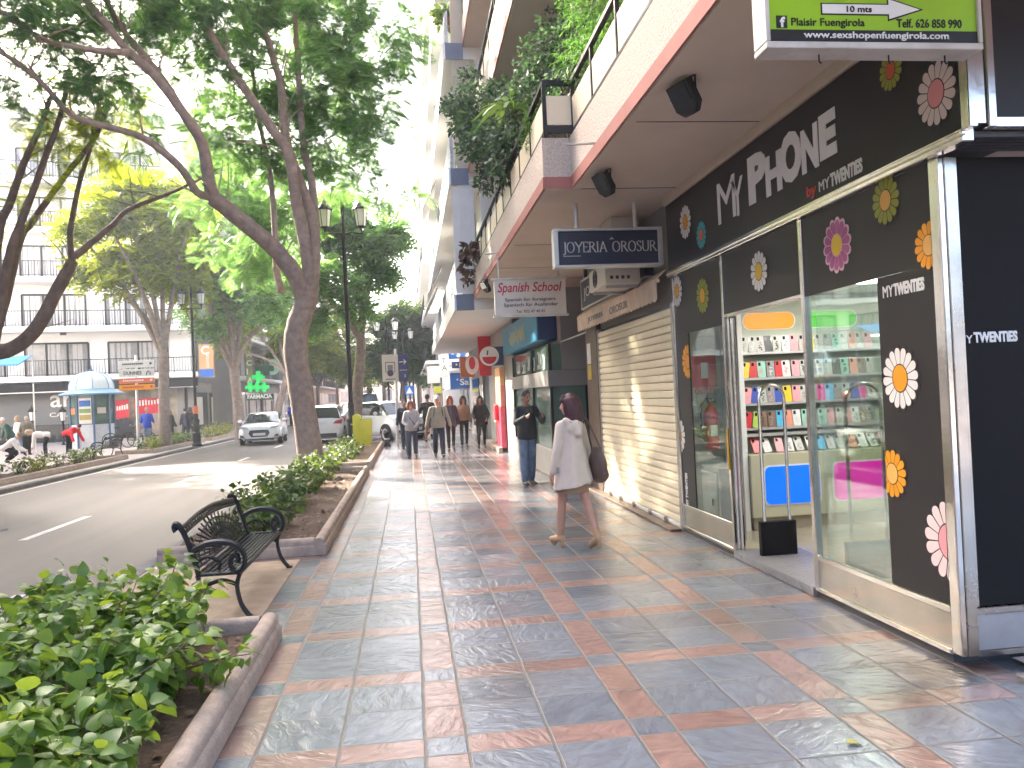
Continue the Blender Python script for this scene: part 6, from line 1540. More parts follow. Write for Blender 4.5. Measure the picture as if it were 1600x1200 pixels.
def lantern(b_name, x, y, z, t, s=1.0):
    b = MB(); b.lathe([(0.03*s, -0.10*s), (0.05*s, -0.04*s), (0.135*s, 0.0), (0.14*s, 0.02*s)], (x, y, z), 6)
    for k in range(6):
        a = math.pi*k/3; b.tube([(x+0.135*s*math.cos(a), y+0.135*s*math.sin(a), z+0.02*s), (x+0.2*s*math.cos(a), y+0.2*s*math.sin(a), z+0.5*s)], 0.009*s, 4)
    b.lathe([(0.24*s, 0.50*s), (0.245*s, 0.53*s), (0.17*s, 0.63*s), (0.10*s, 0.70*s), (0.06*s, 0.73*s), (0.05*s, 0.78*s), (0.015*s, 0.82*s), (0.012*s, 0.9*s)], (x, y, z), 6)
    o = b.build('lantern', M['black_paint'], t)
    MB().lathe([(0.125*s, 0.022*s), (0.19*s, 0.497*s)], (x, y, z), 6).build('lantern_glass', M['lamp_glass'], o)
def lamp_post(label, x, y, h=6.55, arm=0.52, s=1.0, extra=None):
    t = thing('street_lamp', label, 'street lamp', (x, y, 0), 0, 'double lantern street lamps')
    MB().lathe([(0.21, 0), (0.21, 0.1), (0.17, 0.16), (0.16, 0.5), (0.18, 0.53), (0.18, 0.58), (0.14, 0.62), (0.13, 1.0), (0.15, 1.03), (0.15, 1.1), (0.10, 1.18), (0.085, 1.5), (0.095, 1.53), (0.07, 1.6)], (x, y, 0.02), 12).build('base', M['black_paint'], t, smooth=30)
    b = MB(); b.lathe([(0.066, 1.62), (0.055, h-0.2), (0.075, h-0.17), (0.075, h-0.1), (0.05, h-0.06), (0.045, h+0.75), (0.06, h+0.8), (0.02, h+0.95)], (x, y, 0), 12); b.build('pole', M['black_paint'], t, smooth=40)
    for sg in (-1, 1):
        b = MB(); b.tube(spline([(x, y, h-0.05), (x+sg*arm*0.4, y, h+0.02), (x+sg*arm, y, h-0.02), (x+sg*arm, y, h+0.1)], 4), 0.022, 6)
        b.tube(spline([(x, y, h-0.5), (x+sg*arm*0.35, y, h-0.35), (x+sg*arm*0.5, y, h-0.1), (x+sg*arm*0.3, y, h-0.02)], 4), 0.014, 5)
        b.build('arm', M['black_paint'], t, smooth=50); lantern('l', x+sg*arm, y, h+0.18, t, s)
    return t
lamp_post('tall black double lantern street lamp holding the yellow bin', -1.72, 24.0)
lp = lamp_post('black double lantern street lamp across the road with an orange sticker', -9.1, 36.0, 5.9, 0.4, 0.9)
MB().lathe([(0.11, 1.4), (0.10, 1.75)], (-9.1, 36.0, 0), 12).build('sticker', M['orange_panel'], lp, smooth=40)
for nm, x_, y_ in (('nearest', 0.1, 47), ('middle', 1.3, 54), ('farthest', 1.9, 66)):
    lamp_post('distant double lantern street lamp on the right pavement, the %s one' % nm, -1.2 if nm == 'nearest' else x_-1.6, y_, 5.4)

yb = thing('waste_bin', 'bright yellow litter bin strapped to the lamp post', 'waste bin', (-1.42, 23.85, 0.3))
b = MB(); b.prism([(-0.12, 0.3), (0.12, 0.3), (0.14, 1.12), (0.10, 1.22), (-0.02, 1.27), (-0.12, 1.22)], (-1.55, 23.65, 0), X, Z, Y, 0.34); b.build('hood', M['yellow_bin'], yb, bev=0.02, seg=2, smooth=40)
b = MB(); b.prism([(-0.16, 0.34), (0.14, 0.34), (0.20, 1.08), (-0.16, 1.08)], (-1.32, 23.62, 0), X, Z, Y, 0.4); b.build('container', M['yellow_bin'], yb, bev=0.025, seg=2, smooth=40)
MB().box(-1.46, -1.14, 23.64, 24.0, 1.081, 1.10).build('lid', mat('olive_lid', (0.35, 0.36, 0.02), 0.5), yb)
b = MB(); b.lathe([(0.11, 0.5), (0.11, 0.54)], (-1.7, 23.95, 0), 12); b.lathe([(0.09, 0.95), (0.09, 0.99)], (-1.7, 23.95, 0), 12); b.build('strap', M['aluminium'], yb)

bs = thing('street_sign', 'grey post with basketball panel and navy arrow panel', 'sign', (-0.52, 28.9, 0))
MB().tube([(-0.5, 28.95, 0), (-0.45, 28.95, 3.42)], 0.045, 10).build('post', M['alu_light'], bs, smooth=40)
MB().box(-0.93, -0.37, 28.85, 28.89, 2.27, 3.22).build('white_panel', M['sign_face'], bs, bev=0.004)
MB().box(-0.365, -0.03, 28.85, 28.89, 2.27, 3.22).build('navy_panel', mat('navy_board', (0.03, 0.035, 0.15), 0.4), bs, bev=0.004)
b = MB()
for a in ((-0.82, -0.80, 2.6, 2.95), (-0.50, -0.48, 2.6, 2.95), (-0.82, -0.48, 2.93, 2.955), (-0.76, -0.70, 2.597, 2.62), (-0.82, -0.76, 2.6, 2.62), (-0.54, -0.48, 2.6, 2.62)): b.box(a[0], a[1], 28.842, 28.849, a[2], a[3])
b.build('hoop_drawing', M['dark_grey'], bs, recalc=False)
b = MB(); b.lathe([(0.11, 0), (0.11, 0.004)], (0, 0, 0), 18); b.v = [(-0.65+x, 28.84-z, 2.56+y) for x, y, z in b.v]; b.build('ball_drawing', mat('ball_navy', (0.06, 0.04, 0.12), 0.5), bs)
b = MB(); b.box(-0.74, -0.56, 28.844, 28.849, 2.6, 2.85); b.build('net_drawing', M['grey'], bs)
MB().box(-0.82, -0.48, 28.842, 28.849, 2.33, 2.37).build('caption_line', M['grey'], bs)
b = MB(); b.box(-0.33, -0.12, 28.842, 28.849, 2.93, 2.96); b.prism([(0, 0), (-0.10, 0.10), (-0.10, 0.06), (-0.045, 0), (-0.10, -0.06), (-0.10, -0.10)], (-0.07, 28.849, 2.945), X, Z, NY, 0.007); b.build('arrow', M['white_letter'], bs)
b = MB()
for k in range(5): b.box(-0.32+k*0.055, -0.28+k*0.055, 28.842, 28.849, 2.64, 2.665)
b.build('caption', M['white_letter'], bs, recalc=False)
text('lettering', '3', (-0.17, 28.845, 2.4), X, Z, M['white_letter'], bs, H=0.1, bold=0.02)
zs = thing('crossing_sign', 'small square blue pedestrian crossing sign on a black post', 'sign', (0.0, 48, 0))
MB().box(-0.28, 0.24, 48.0, 48.05, 1.85, 2.38).build('panel', M['blue'], zs)
MB().prism([(-0.2, -0.18), (0.2, -0.18), (0, 0.2)], (-0.02, 48.0, 2.11), X, Z, NY, 0.01).build('triangle', M['white'], zs)
MB().tube([(0, 48.08, 0), (0, 48.08, 2.7)], 0.05, 8).build('post', M['black_paint'], zs)
bo = thing('bollard', 'short round topped black bollard at the planter corner', 'bollard', (-0.86, 28.6, 0))
MB().lathe([(0.14, 0), (0.13, 0.04), (0.10, 0.08), (0.095, 0.36), (0.12, 0.40), (0.12, 0.46), (0.09, 0.53), (0.0, 0.56)], (-0.86, 28.6, 0), 14).build('body', M['black_paint'], bo, smooth=50)
MB().lathe([(0.102, 0.25), (0.1, 0.3)], (-0.86, 28.6, 0), 14).build('band', M['alu_light'], bo, smooth=50)

ds = thing('direction_sign', 'post with two white and two orange direction boards', 'sign', (-11.2, 35, 0))
MB().tube([(-11.2, 35.1, 0), (-11.15, 35.1, 3.95)], 0.06, 10).build('post', M['alu_light'], ds, smooth=40)
M['dir_red'] = mat('direction_red', (0.75, 0.17, 0.07), 0.5); M['dir_or'] = mat('direction_orange', (0.85, 0.33, 0.0), 0.5)
for i, (z0, z1, m_) in enumerate(((3.42, 3.72, 'white'), (3.05, 3.36, 'white'), (2.78, 3.0, 'dir_red'), (2.5, 2.73, 'dir_or'))):
    MB().box(-11.82, -10.42, 34.98, 35.03, z0, z1).build('board', M[m_], ds, bev=0.01)
text('lettering', 'DUNNES', (-11.62, 34.975, 3.13), X, Z, M['dark_grey'], ds, W=0.7, H=0.15, bold=0.02)
b = MB(); b.tube([(-10.72, 34.97, 3.1), (-10.72, 34.97, 3.2), (-10.66, 34.97, 3.27), (-10.58, 34.97, 3.2), (-10.58, 34.97, 3.1)], 0.02, 5); b.build('arrow', M['dark_grey'], ds)
for z_, m_ in ((3.55, 'dark_grey'), (2.87, 'white'), (2.6, 'red')):
    b = MB()
    for k in range(11): b.box(-11.66+k*0.075, -11.605+k*0.075, 34.972, 34.979, z_, z_+0.06)
    b.lathe([(0.05, 0), (0.05, 0.005)], (0, 0, 0), 10); 
    b.v[-20:] = [(-10.55+x, 34.978-z, z_+0.03+y) for x, y, z in b.v[-20:]]
    b.build('small_lettering', M[m_], ds, recalc=False)

# kiosk
KX, KY = -15.1, 41.0
kk = thing('kiosk', 'pale blue octagonal news kiosk with white dome', 'kiosk', (KX, KY, 0))
M['kblue'] = mat('kiosk_blue', (0.25, 0.42, 0.6), 0.5, var=0.06); M['kdome'] = mat('kiosk_dome', (0.75, 0.8, 0.82), 0.35, var=0.04)
MB().lathe([(0.93, 0.0), (0.93, 1.1)], (KX, KY, 0.0), 8, a0=R(22.5)).build('base_panel', mat('kiosk_panel', (0.6, 0.62, 0.66), 0.5), kk)
MB().lathe([(0.9, 1.102), (0.9, 2.5)], (KX, KY, 0.0), 8, a0=R(22.5)).build('window', M['glass_green'], kk)
b = MB()
for k in range(8):
    a = R(22.5+45*k); b.tube([(KX+0.95*math.cos(a), KY+0.95*math.sin(a), 0), (KX+0.95*math.cos(a), KY+0.95*math.sin(a), 2.5)], 0.05, 6)
b.build('post', mat('kiosk_post', (0.10, 0.17, 0.3), 0.5), kk)
MB().lathe([(1.42, 2.52), (1.44, 2.56), (1.0, 2.74), (0.98, 2.78), (0.9, 2.78), (0.9, 2.5)], (KX, KY, 0), 24).build('eave', M['kblue'], kk, smooth=30)
MB().lathe([(0.97, 2.781), (0.95, 3.0), (0.85, 3.25), (0.62, 3.47), (0.3, 3.6), (0.1, 3.63)], (KX, KY, 0), 24).build('dome', M['kdome'], kk, smooth=50)
b = MB()
for k in range(8):
    a = R(22.5+45*k); b.tube([(KX+r_*math.cos(a), KY+r_*math.sin(a), z_) for r_, z_ in ((0.985, 2.79), (0.965, 3.0), (0.865, 3.26), (0.63, 3.485), (0.3, 3.615))], 0.022, 5)
b.build('dome_rib', M['kblue'], kk); MB().lathe([(0.06, 3.6), (0.1, 3.68), (0.05, 3.75), (0.02, 3.95)], (KX, KY, 0), 10).build('finial', mat('kiosk_finial', (0.1, 0.17, 0.3), 0.5), kk)
for k, (a_, m_) in enumerate(((-135, 'orange_panel'), (-90, 'white'), (-60, 'sign_face'))):
    c = Vector((KX+0.90*math.cos(R(a_ if k != 2 else -45)), KY+0.90*math.sin(R(a_ if k != 2 else -45)), 0)); n_ = (c-Vector((KX, KY, 0))).normalized(); u_ = Vector((-n_.y, n_.x, 0))
    b = MB(); b.obox(c+n_*0.0+Z*1.75, u_, Z, n_, 0.28 if k == 1 else 0.2, 0.6 if k == 1 else 0.14, 0.01); b.build('poster', M[m_], kk)
    if k == 1:
        for zz, hh, mm in ((2.1, 0.14, M['blue']), (1.75, 0.1, mat('poster_green', (0.2, 0.35, 0.12), 0.5)), (1.45, 0.12, mat('poster_ochre', (0.45, 0.33, 0.1), 0.5))):
            b = MB(); b.obox(c+n_*0.014+Z*zz, u_, Z, n_, 0.25, hh, 0.003); b.build('poster_picture', mm, kk)
for nm, px in (('left', 50), ('right', 98)):
    q = at(px, 655, 1, 46); t = thing('terrace_lamp', 'low black lantern lamp before the grey shop board, %s of two' % nm, 'lamp', (q.x, 46, 0))
    MB().lathe([(0.12, 0), (0.06, 0.1), (0.05, q.z)], (q.x, 46, 0), 8).build('pole', M['black_paint'], t); lantern('l', q.x, 46, q.z-0.1, t, 0.95)
ba = thing('shop_awning', 'bright blue sloping awning at the left picture edge', 'awning', (-19, 40, 3.4))
q0, q1 = at(-15, 575, 1, 38), at(40, 553, 1, 38)
MB().prism([(0, 0.0), (0, -0.02), (-1.3, -0.5), (-1.3, -0.44)], (q1.x-0.1, 38.8, 4.35), Y, Z, Vector((-1, 0, 0)), 3.0).build('canvas', mat('blue_canvas', (0.04, 0.3, 0.75), 0.7), ba)
b = MB(); b.tube([(q1.x-0.1, 38.85, 4.3), (q1.x-0.1, 38.85, 0)], 0.03, 6); b.tube([(q1.x-3.0, 38.85, 4.3), (q1.x-3.0, 38.85, 0)], 0.03, 6); b.build('pole', M['alu_light'], ba)

def bicycle(label, x, y, rz):
    t = thing('bicycle', label, 'bicycle', (0, 0, 0), 0, 'bicycles beside the kiosk')
    for wx in (-0.52, 0.52):
        b = MB(); b.tube([(wx+0.33*math.cos(2*math.pi*k/24), 0, 0.34+0.33*math.sin(2*math.pi*k/24)) for k in range(25)], 0.02, 5, cap=False)
        for k in range(8): b.tube([(wx, 0, 0.34), (wx+0.32*math.cos(math.pi*k/4), 0, 0.34+0.32*math.sin(math.pi*k/4))], 0.004, 3)
        b.build('wheel', M['tyre'], t)
    b = MB()
    for p, q in (((-0.52, 0.34), (-0.1, 0.3)), ((-0.52, 0.34), (-0.18, 0.78)), ((-0.1, 0.3), (-0.2, 0.88)), ((-0.1, 0.3), (0.38, 0.78)), ((-0.18, 0.78), (0.36, 0.85)), ((0.52, 0.34), (0.34, 0.98))): b.tube([(p[0], 0, p[1]), (q[0], 0, q[1])], 0.018, 6)
    b.build('frame', M['dark_grey'], t)
    MB().ell((-0.22, 0, 0.92), (0.13, 0.07, 0.04), 10, 6).build('saddle', M['black_paint'], t)
    MB().tube([(0.3, -0.27, 1.0), (0.36, 0, 1.02), (0.3, 0.27, 1.0)], 0.014, 6).build('handlebar', M['aluminium'], t)
    t.location = (x, y, 0); t.rotation_euler = (0, 0, rz)
bicycle('dark bicycle nearest the kiosk on the left pavement', -13.1, 39.0, R(20))
bicycle('dark bicycle nearest the direction sign post on the left pavement', -12.3, 38.6, R(-15))
leaf = thing('fallen_leaf', 'single yellow green leaf lying on the near paving', 'leaf', (1.5, 3.5, 0.0))
q = at(1330, 1161, 2, 0.006); V, F = leaf_cloud(BROAD_V, BROAD_F, np.array([[q.x-0.02, q.y, 0.012]]), np.array([[1.0, -0.1, 0.02]]), np.array([[0, 0.1, 1.0]]), np.array([0.065]))
np_mesh('blade', V, F, mat('fallen_leaf', (0.35, 0.33, 0.05), 0.6), leaf, smooth=True)

# ================================================================== CARS
def lerp_prof(prof, x):
    for (a, b_), (c, d) in zip(prof[:-1], prof[1:]):
        if a <= x <= c: return b_+(d-b_)*(x-a)/(c-a) if c > a else b_
    return prof[0][1] if x < prof[0][0] else prof[-1][1]

def make_car(label, L, W, H, hood, paint, kind='hatch', group='cars on the road', grille='black'):
    """front towards local -Y; lower body and cabin lofted from side profiles"""
    t = thing('car', label, 'car', (0, 0, 0), 0, group)
    h2 = L/2; wr = 0.32; ax = L*0.3
    belt = hood+0.06
    if kind == 'hatch': top = [(-h2, 0.58), (-h2+0.06, hood-0.13), (-h2+0.5, hood-0.03), (-h2+1.05, hood+0.03), (-h2+1.3, belt), (h2-0.35, belt+0.04), (h2-0.1, belt+0.02), (h2, belt-0.12)]; roof = [(-h2+0.95, belt), (-h2+1.72, H-0.05), (-h2+2.1, H), (h2-1.1, H-0.04), (h2-0.35, H-0.25), (h2-0.12, belt+0.02)]
    else: top = [(-h2, 0.66), (-h2+0.06, hood-0.10), (-h2+0.4, hood), (-h2+0.95, hood+0.05), (-h2+1.2, belt), (h2-0.2, belt+0.03), (h2-0.03, belt), (h2, belt-0.25)]; roof = [(-h2+0.9, belt), (-h2+1.6, H-0.06), (-h2+2.0, H), (h2-0.8, H-0.02), (h2-0.35, H-0.1), (h2-0.04, belt)]
    plan = [(-h2, 0.74), (-h2+0.12, 0.88), (-h2+0.5, 0.97), (-h2+1.2, 1.0), (h2-0.8, 1.0), (h2-0.25, 0.96), (h2-0.06, 0.9), (h2, 0.82)]
    ys = sorted(set([-h2, -h2+0.03, -h2+0.08, -h2+0.2, -h2+0.4, -h2+0.6, -h2+0.8, -h2+1.0, -h2+1.2, -h2+1.5, -0.3, 0.0, 0.4, 0.8, h2-0.9, h2-0.6, h2-0.35, h2-0.2, h2-0.1, h2-0.04, h2]))
    rings = []
    for y in ys:
        w_ = W/2*lerp_prof(plan, y); zt = lerp_prof(top, y); zb = 0.2 if -h2+0.15 < y < h2-0.15 else 0.28
        half = [(0.0, zb), (w_*0.82, zb), (w_*0.97, zb+0.12), (w_, 0.45), (w_*0.995, 0.62 if zt > 0.66 else zt-0.04), (w_*0.955, max(zt-0.09, zb+0.2)), (w_*0.88, zt-0.02), (w_*0.6, zt+0.012), (0.0, zt+0.022)]
        pts = [(x, y, z) for x, z in half]+[(-x, y, z) for x, z in reversed(half[1:-1])]
        rings.append(pts)
    body = MB().loft(rings).build('body', paint, t, smooth=38)
    # cabin
    ys2 = [p[0] for p in roof]; y0, y1 = ys2[0], ys2[-1]; st = sorted(set(ys2+[y0+(y1-y0)*k/10 for k in range(11)])); rings = []
    for y in st:
        zr = lerp_prof(roof, y); zb = lerp_prof(top, y)-0.03; wb_ = W/2*0.90; k_ = max(0.0, (zr-zb)/(H-belt)); wt = W/2*(0.90-0.19*k_)
        half = [(wb_, zb), (wb_*0.5+wt*0.5+0.012, zb*0.45+zr*0.55), (wt, max(zr-0.05, zb+0.003)), (wt*0.86, zr), (0, zr+0.015)]
        rings.append([(x, y, z) for x, z in half]+[(-x, y, z) for x, z in reversed(half[:-1])])
    n = len(rings[0]); b = MB(); vs = [v for r in rings for v in r]; fs = []; ms = []
    for i in range(len(rings)-1):
        ym = (st[i]+st[i+1])/2; zr = lerp_prof(roof, ym)
        for k in range(n-1):
            fs.append((i*n+k, i*n+k+1, (i+1)*n+k+1, (i+1)*n+k))
            side = k in (0, 1, n-2, n-3)
            wind = ym < roof[1][0]-0.02 or ym > roof[-2][0]-(0.0 if kind == 'hatch' else -0.02)
            ms.append(1 if (side and roof[0][0]+0.42 < ym < roof[-1][0]-0.3) or (wind and 2 <= k <= n-4) else 0)
    b.v = vs; b.f = fs; b.m = ms
    b.build('cabin', [paint, M['car_glass']], t, smooth=38)
    for sx in (-1, 1):
        for yy in (-ax, ax-0.02):
            b = MB(); b.lathe([(wr-0.07, 0), (wr, 0.02), (wr, 0.19), (wr-0.07, 0.21)], (0, 0, 0), 24); b.v = [(sx*(W/2-0.20+z), yy+x, wr+y) for x, y, z in b.v]; wh = b.build('wheel', M['tyre'], t, smooth=40)
            b = MB(); b.lathe([(0.05, 0.205), (wr-0.1, 0.214), (wr-0.095, 0.2)], (0, 0, 0), 20)
            b.v = [(sx*(W/2-0.20+z), yy+x, wr+y) for x, y, z in b.v]; b.build('rim', M['rim'], wh, smooth=40)
            b = MB(); b.tube([(sx*(W/2-0.012), yy+(wr+0.055)*math.cos(math.pi*k/12), wr+(wr+0.055)*math.sin(math.pi*k/12)) for k in range(13)], 0.035, 6); b.build('wheel_arch', M['tyre'] if kind == 'suv' else paint, t, smooth=40)
            b = MB(); b.lathe([(wr+0.04, 0), (wr+0.04, 0.03)], (0, 0, 0), 24); b.v = [(sx*(W/2-0.035+z), yy+x, wr+y) for x, y, z in b.v]; b.build('wheel_well', M['tyre'], t)
        b = MB(); b.ell((sx*(W/2+0.06), -h2+1.45, belt+0.06), (0.11, 0.07, 0.075), 10, 7); b.build('mirror', paint, t, smooth=60)
        # lamps
        b = MB(); zf = hood-0.2; b.prism([(0.42, zf-0.02), (0.80, zf+0.03), (0.82, zf+0.12), (0.5, zf+0.09)], (0, -h2+0.005, 0), Vector((sx*W/1.78, 0, 0)), Z, Y, 0.22); b.build('headlight', M['head_glass'], t, bev=0.01)
        b = MB(); zf = belt-0.16 if kind == 'hatch' else belt-0.22; b.prism([(0.5, zf), (0.86, zf-0.02), (0.90, zf+0.17), (0.62, zf+0.12)], (0, h2+0.004, 0), Vector((sx*W/1.82, 0, 0)), Z, Vector((0, -1, 0)), 0.2); b.build('tail_light', M['tail_red'], t, bev=0.01)
        b = MB(); b.prism([(0.5, 0.33), (0.78, 0.36), (0.80, 0.46), (0.58, 0.42)], (0, -h2+0.005, 0), Vector((sx*W/1.78, 0, 0)), Z, Y, 0.14); b.build('air_intake', M['tyre'], t)
        b = MB(); b.box(sx*(W/2*0.995)-0.004, sx*(W/2*0.995)+0.004, 0.05, 0.2, 0.74, 0.77); b.build('door_handle', M['rim'], t)
    g = MB(); g.prism([(-0.34, 0.36), (0.34, 0.36), (0.44, 0.52), (0.38, 0.66), (-0.38, 0.66), (-0.44, 0.52)], (0, -h2-0.012, 0), X, Z, Y, 0.1); g.build('grille', M['black_gloss'], t, bev=0.01)
    b = MB()
    for k in range(5): b.box(-0.36, 0.36, -h2-0.016, -h2-0.011, 0.40+k*0.05, 0.408+k*0.05)
    b.build('grille_bar', M['rim'], t)
    for yy, zz in ((-h2-0.022, 0.42), (h2+0.003, 0.62 if kind == 'hatch' else 0.82)):
        MB().box(-0.26, 0.26, yy, yy+0.02, zz, zz+0.11).build('number_plate', M['white'], t)
    MB().box(-W*0.36, W*0.36, h2-0.1, h2+0.012, 0.27, 0.45).build('rear_bumper_trim', M['dark_grey'], t, bev=0.02)
    MB().box(-W*0.34, W*0.34, -h2-0.005, -h2+0.12, 0.2, 0.31).build('front_bumper_trim', M['dark_grey'], t, bev=0.02)
    b = MB(); b.tube([(-0.5, -h2+1.02, belt+0.02), (0.1, -h2+1.18, belt+0.10)], 0.012, 4); b.build('wiper', M['tyre'], t)
    return t
def put(t, x, y, rz=0.0, z=-0.096): t.location = (x, y, z); t.rotation_euler = (0, 0, rz); return t
put(make_car('white hatchback with large black grille driving towards the camera', 4.25, 1.8, 1.42, 0.92, M['car_white'], 'hatch'), -6.75, 38.6, R(4))
put(make_car('white sport utility car seen from behind, beyond the largest trunk', 4.2, 1.82, 1.62, 1.0, M['car_white'], 'suv'), -3.75, 36.6, R(180))
put(make_car('white crossover parked across the street behind the sign post', 4.3, 1.85, 1.62, 1.02, M['car_white'], 'suv'), -1.0, 34.4, R(34), -0.05)
put(make_car('silver car stopped behind the white crossover', 4.2, 1.78, 1.48, 0.95, M['car_grey'], 'hatch'), -2.6, 44.0, R(178))
cv = put(make_car('dark navy van far down the road', 5.0, 2.0, 2.3, 1.25, M['car_blue'], 'suv'), -3.4, 66.0, R(2))
put(make_car('white car far down the road, left lane', 4.2, 1.8, 1.45, 0.92, M['car_white'], 'hatch'), -6.3, 62.0, R(2))
put(make_car('silver car far down the road beyond the white one', 4.2, 1.8, 1.45, 0.92, M['car_grey'], 'hatch'), -5.9, 80.0, R(2))
# ================================================================== PEOPLE
def remeshed(b, voxel, sm=4):
    me = bpy.data.meshes.new('tmp'); me.from_pydata(b.v, [], b.f)
    bm = bmesh.new(); bm.from_mesh(me); bmesh.ops.recalc_face_normals(bm, faces=bm.faces); bm.to_mesh(me); bm.free()
    o = bpy.data.objects.new('tmp', me); COL.objects.link(o)
    r = o.modifiers.new('r', 'REMESH'); r.mode = 'VOXEL'; r.voxel_size = voxel
    if sm: s = o.modifiers.new('s', 'SMOOTH'); s.iterations = sm; s.factor = 0.5
    dg = bpy.context.evaluated_depsgraph_get()
    out = bpy.data.meshes.new_from_object(o.evaluated_get(dg))
    bpy.data.objects.remove(o, do_unlink=True); bpy.data.meshes.remove(me)
    return out

def capsule(b, p0, r0, p1, r1, n=12, flat=1.0):
    p0, p1 = Vector(p0), Vector(p1)
    d = (p1-p0); L_ = d.length; d = d/L_ if L_ > 1e-6 else Vector((0, 0, 1))
    pts = []; rr = []
    for k in range(4): a = math.pi/2*k/4; pts.append(p0-d*r0*math.cos(a)); rr.append(max(0.002, r0*math.sin(a)))
    pts.append(p0); rr.append(r0); pts.append(p1); rr.append(r1)
    for k in range(1, 5): a = math.pi/2*k/4; pts.append(p1+d*r1*math.sin(a)); rr.append(max(0.002, r1*math.cos(a)))
    b.tube(pts, rr, n, flat=flat)

def rot_x(v, a):   # forward pitch: positive leans towards -Y
    c, s = math.cos(a), math.sin(a); return Vector((v.x, v.y*c - v.z*s, v.y*s + v.z*c))

def person(label, loc, rz, H=1.7, wide=1.0, belly=0.0, legs=((8, 6), (-10, 14)), arms=((8, 6, 12, 0), (-8, 6, 12, 0)), lean=0.0, yaw=0.0, nod=0.0,
           skin='skin', hair=None, clothes=(), voxel=0.014, extras=None, shoe=(0.02, 0.02, 0.022), heel=0.0, bare_feet=False, group=None, female=False):
    """one continuous body from a posed skeleton; clothing and hair are children. Faces -Y. legs: (right, left) hip and knee angles; arms: shoulder forward, out, elbow, inward"""
    t = thing('person', label, 'person', (0, 0, 0), 0, group)
    s = H/1.72; le = R(lean); J = {}
    hipw = 0.085 if not female else 0.088; shw = (0.185 if not female else 0.16)*wide
    # legs from hip down, then drop so that the lower foot stands on the ground
    for i, sx in ((0, -1), (1, 1)):
        a, k = R(legs[i][0]), R(legs[i][1]); h = Vector((sx*hipw, 0, 0))
        kn = h+Vector((sx*0.01, -math.sin(a), -math.cos(a)))*0.43; an = kn+Vector((0, -math.sin(a-k), -math.cos(a-k)))*0.42
        J['hip', sx], J['knee', sx], J['ank', sx] = h, kn, an
    z0 = -min(J['ank', 1].z, J['ank', -1].z)+0.075+heel
    for key in list(J): J[key] = J[key]+Vector((0, 0, z0))
    pel = Vector((0, 0, z0)); 
    def T(x, y, z): return pel+rot_x(Vector((x, y, z)), le)      # torso frame
    neck = T(0, 0.01, 0.52); hd = neck + rot_x(Vector((0, -0.012, 0.165)), le*0.75+R(nod))
    for i, sx in ((0, -1), (1, 1)):
        f, o_, e, inn = [R(v) for v in arms[i]]; o_ += R(4)
        sh = T(sx*shw, 0.0, 0.445); d1 = Vector((sx*math.sin(o_), -math.sin(f)*math.cos(o_), -math.cos(f)*math.cos(o_)))
        el = sh+d1*0.285; d2 = Vector((sx*math.sin(o_-inn), -math.sin(f+e)*math.cos(o_-inn), -math.cos(f+e)*math.cos(o_-inn))); wr_ = el+d2*0.245
        J['sh', sx], J['el', sx], J['wr', sx], J['hd', sx] = sh, el, wr_, d2
    hq = Matrix.Rotation(R(yaw), 3, 'Z') @ Matrix.Rotation(le*0.75+R(nod), 3, 'X')
    def torso(b, g=0.0, z_lo=-0.08, z_hi=0.50, flare=0.0):
        prof = [(-0.10, 0.145, 0.105), (-0.02, 0.165 if not female else 0.172, 0.118), (0.06, 0.155, 0.112), (0.16, 0.135 if not female else 0.118, 0.10), (0.28, 0.146 if not female else 0.128, 0.112 if not female else 0.118), (0.38, 0.158 if not female else 0.138, 0.115), (0.45, 0.145 if not female else 0.128, 0.092), (0.505, 0.075, 0.065)]
        rings = []
        for z, rx, ry in prof:
            if z < z_lo-0.05 or z > z_hi+0.02: continue
            fl = flare*max(0, 0.12-z); bb = belly*math.exp(-((z-0.1)/0.13)**2)
            ring = []
            for k in range(20):
                a = 2*math.pi*k/20; y = (ry+g+fl)*math.sin(a); 
                if y < 0: y -= bb*abs(math.sin(a))
                ring.append(T((rx*wide+g+fl+bb*0.3)*math.cos(a), y, z))
            rings.append(ring)
        b.loft(rings)
    def leg(b, sx, g=0.0, to=1.0, loose=0.0):
        capsule(b, J['hip', sx]-Vector((sx*0.005, 0, 0.02)), 0.083*wide**0.5+g, J['knee', sx], 0.055+g+loose)
        if to > 0.5: capsule(b, J['knee', sx], 0.053+g+loose, J['knee', sx].lerp(J['ank', sx], 0.4), 0.056+g+loose); capsule(b, J['knee', sx].lerp(J['ank', sx], 0.4), 0.056+g+loose, J['ank', sx].lerp(J['knee', sx], 1-to), 0.036+g+loose*1.2)
    def arm(b, sx, g=0.0, to=1.0):
        capsule(b, J['sh', sx]-Vector((sx*0.02, 0, 0)), 0.052+g*0.8, J['el', sx], 0.039+g*0.8)
        if to > 0.5: capsule(b, J['el', sx], 0.039+g*0.8, J['el', sx].lerp(J['wr', sx], min(1, (to-0.5)*2)), 0.03+g)
    def foot(b, sx, g=0.0):
        a = J['ank', sx]; pit = R(legs[0 if sx < 0 else 1][0]-legs[0 if sx < 0 else 1][1])
        toe = max(-0.9, min(0.5, pit*0.9)); f = Vector((sx*0.12, -math.cos(toe), math.sin(toe)-heel*3.2)).normalized()
        capsule(b, a+Vector((0, 0.02, -0.035)), 0.036+g, a+f*0.085+Vector((0, 0, -0.045)), 0.035+g); capsule(b, a+f*0.085+Vector((0, 0, -0.045)), 0.036+g, a+f*0.16+Vector((0, 0, -0.05)), 0.026+g)
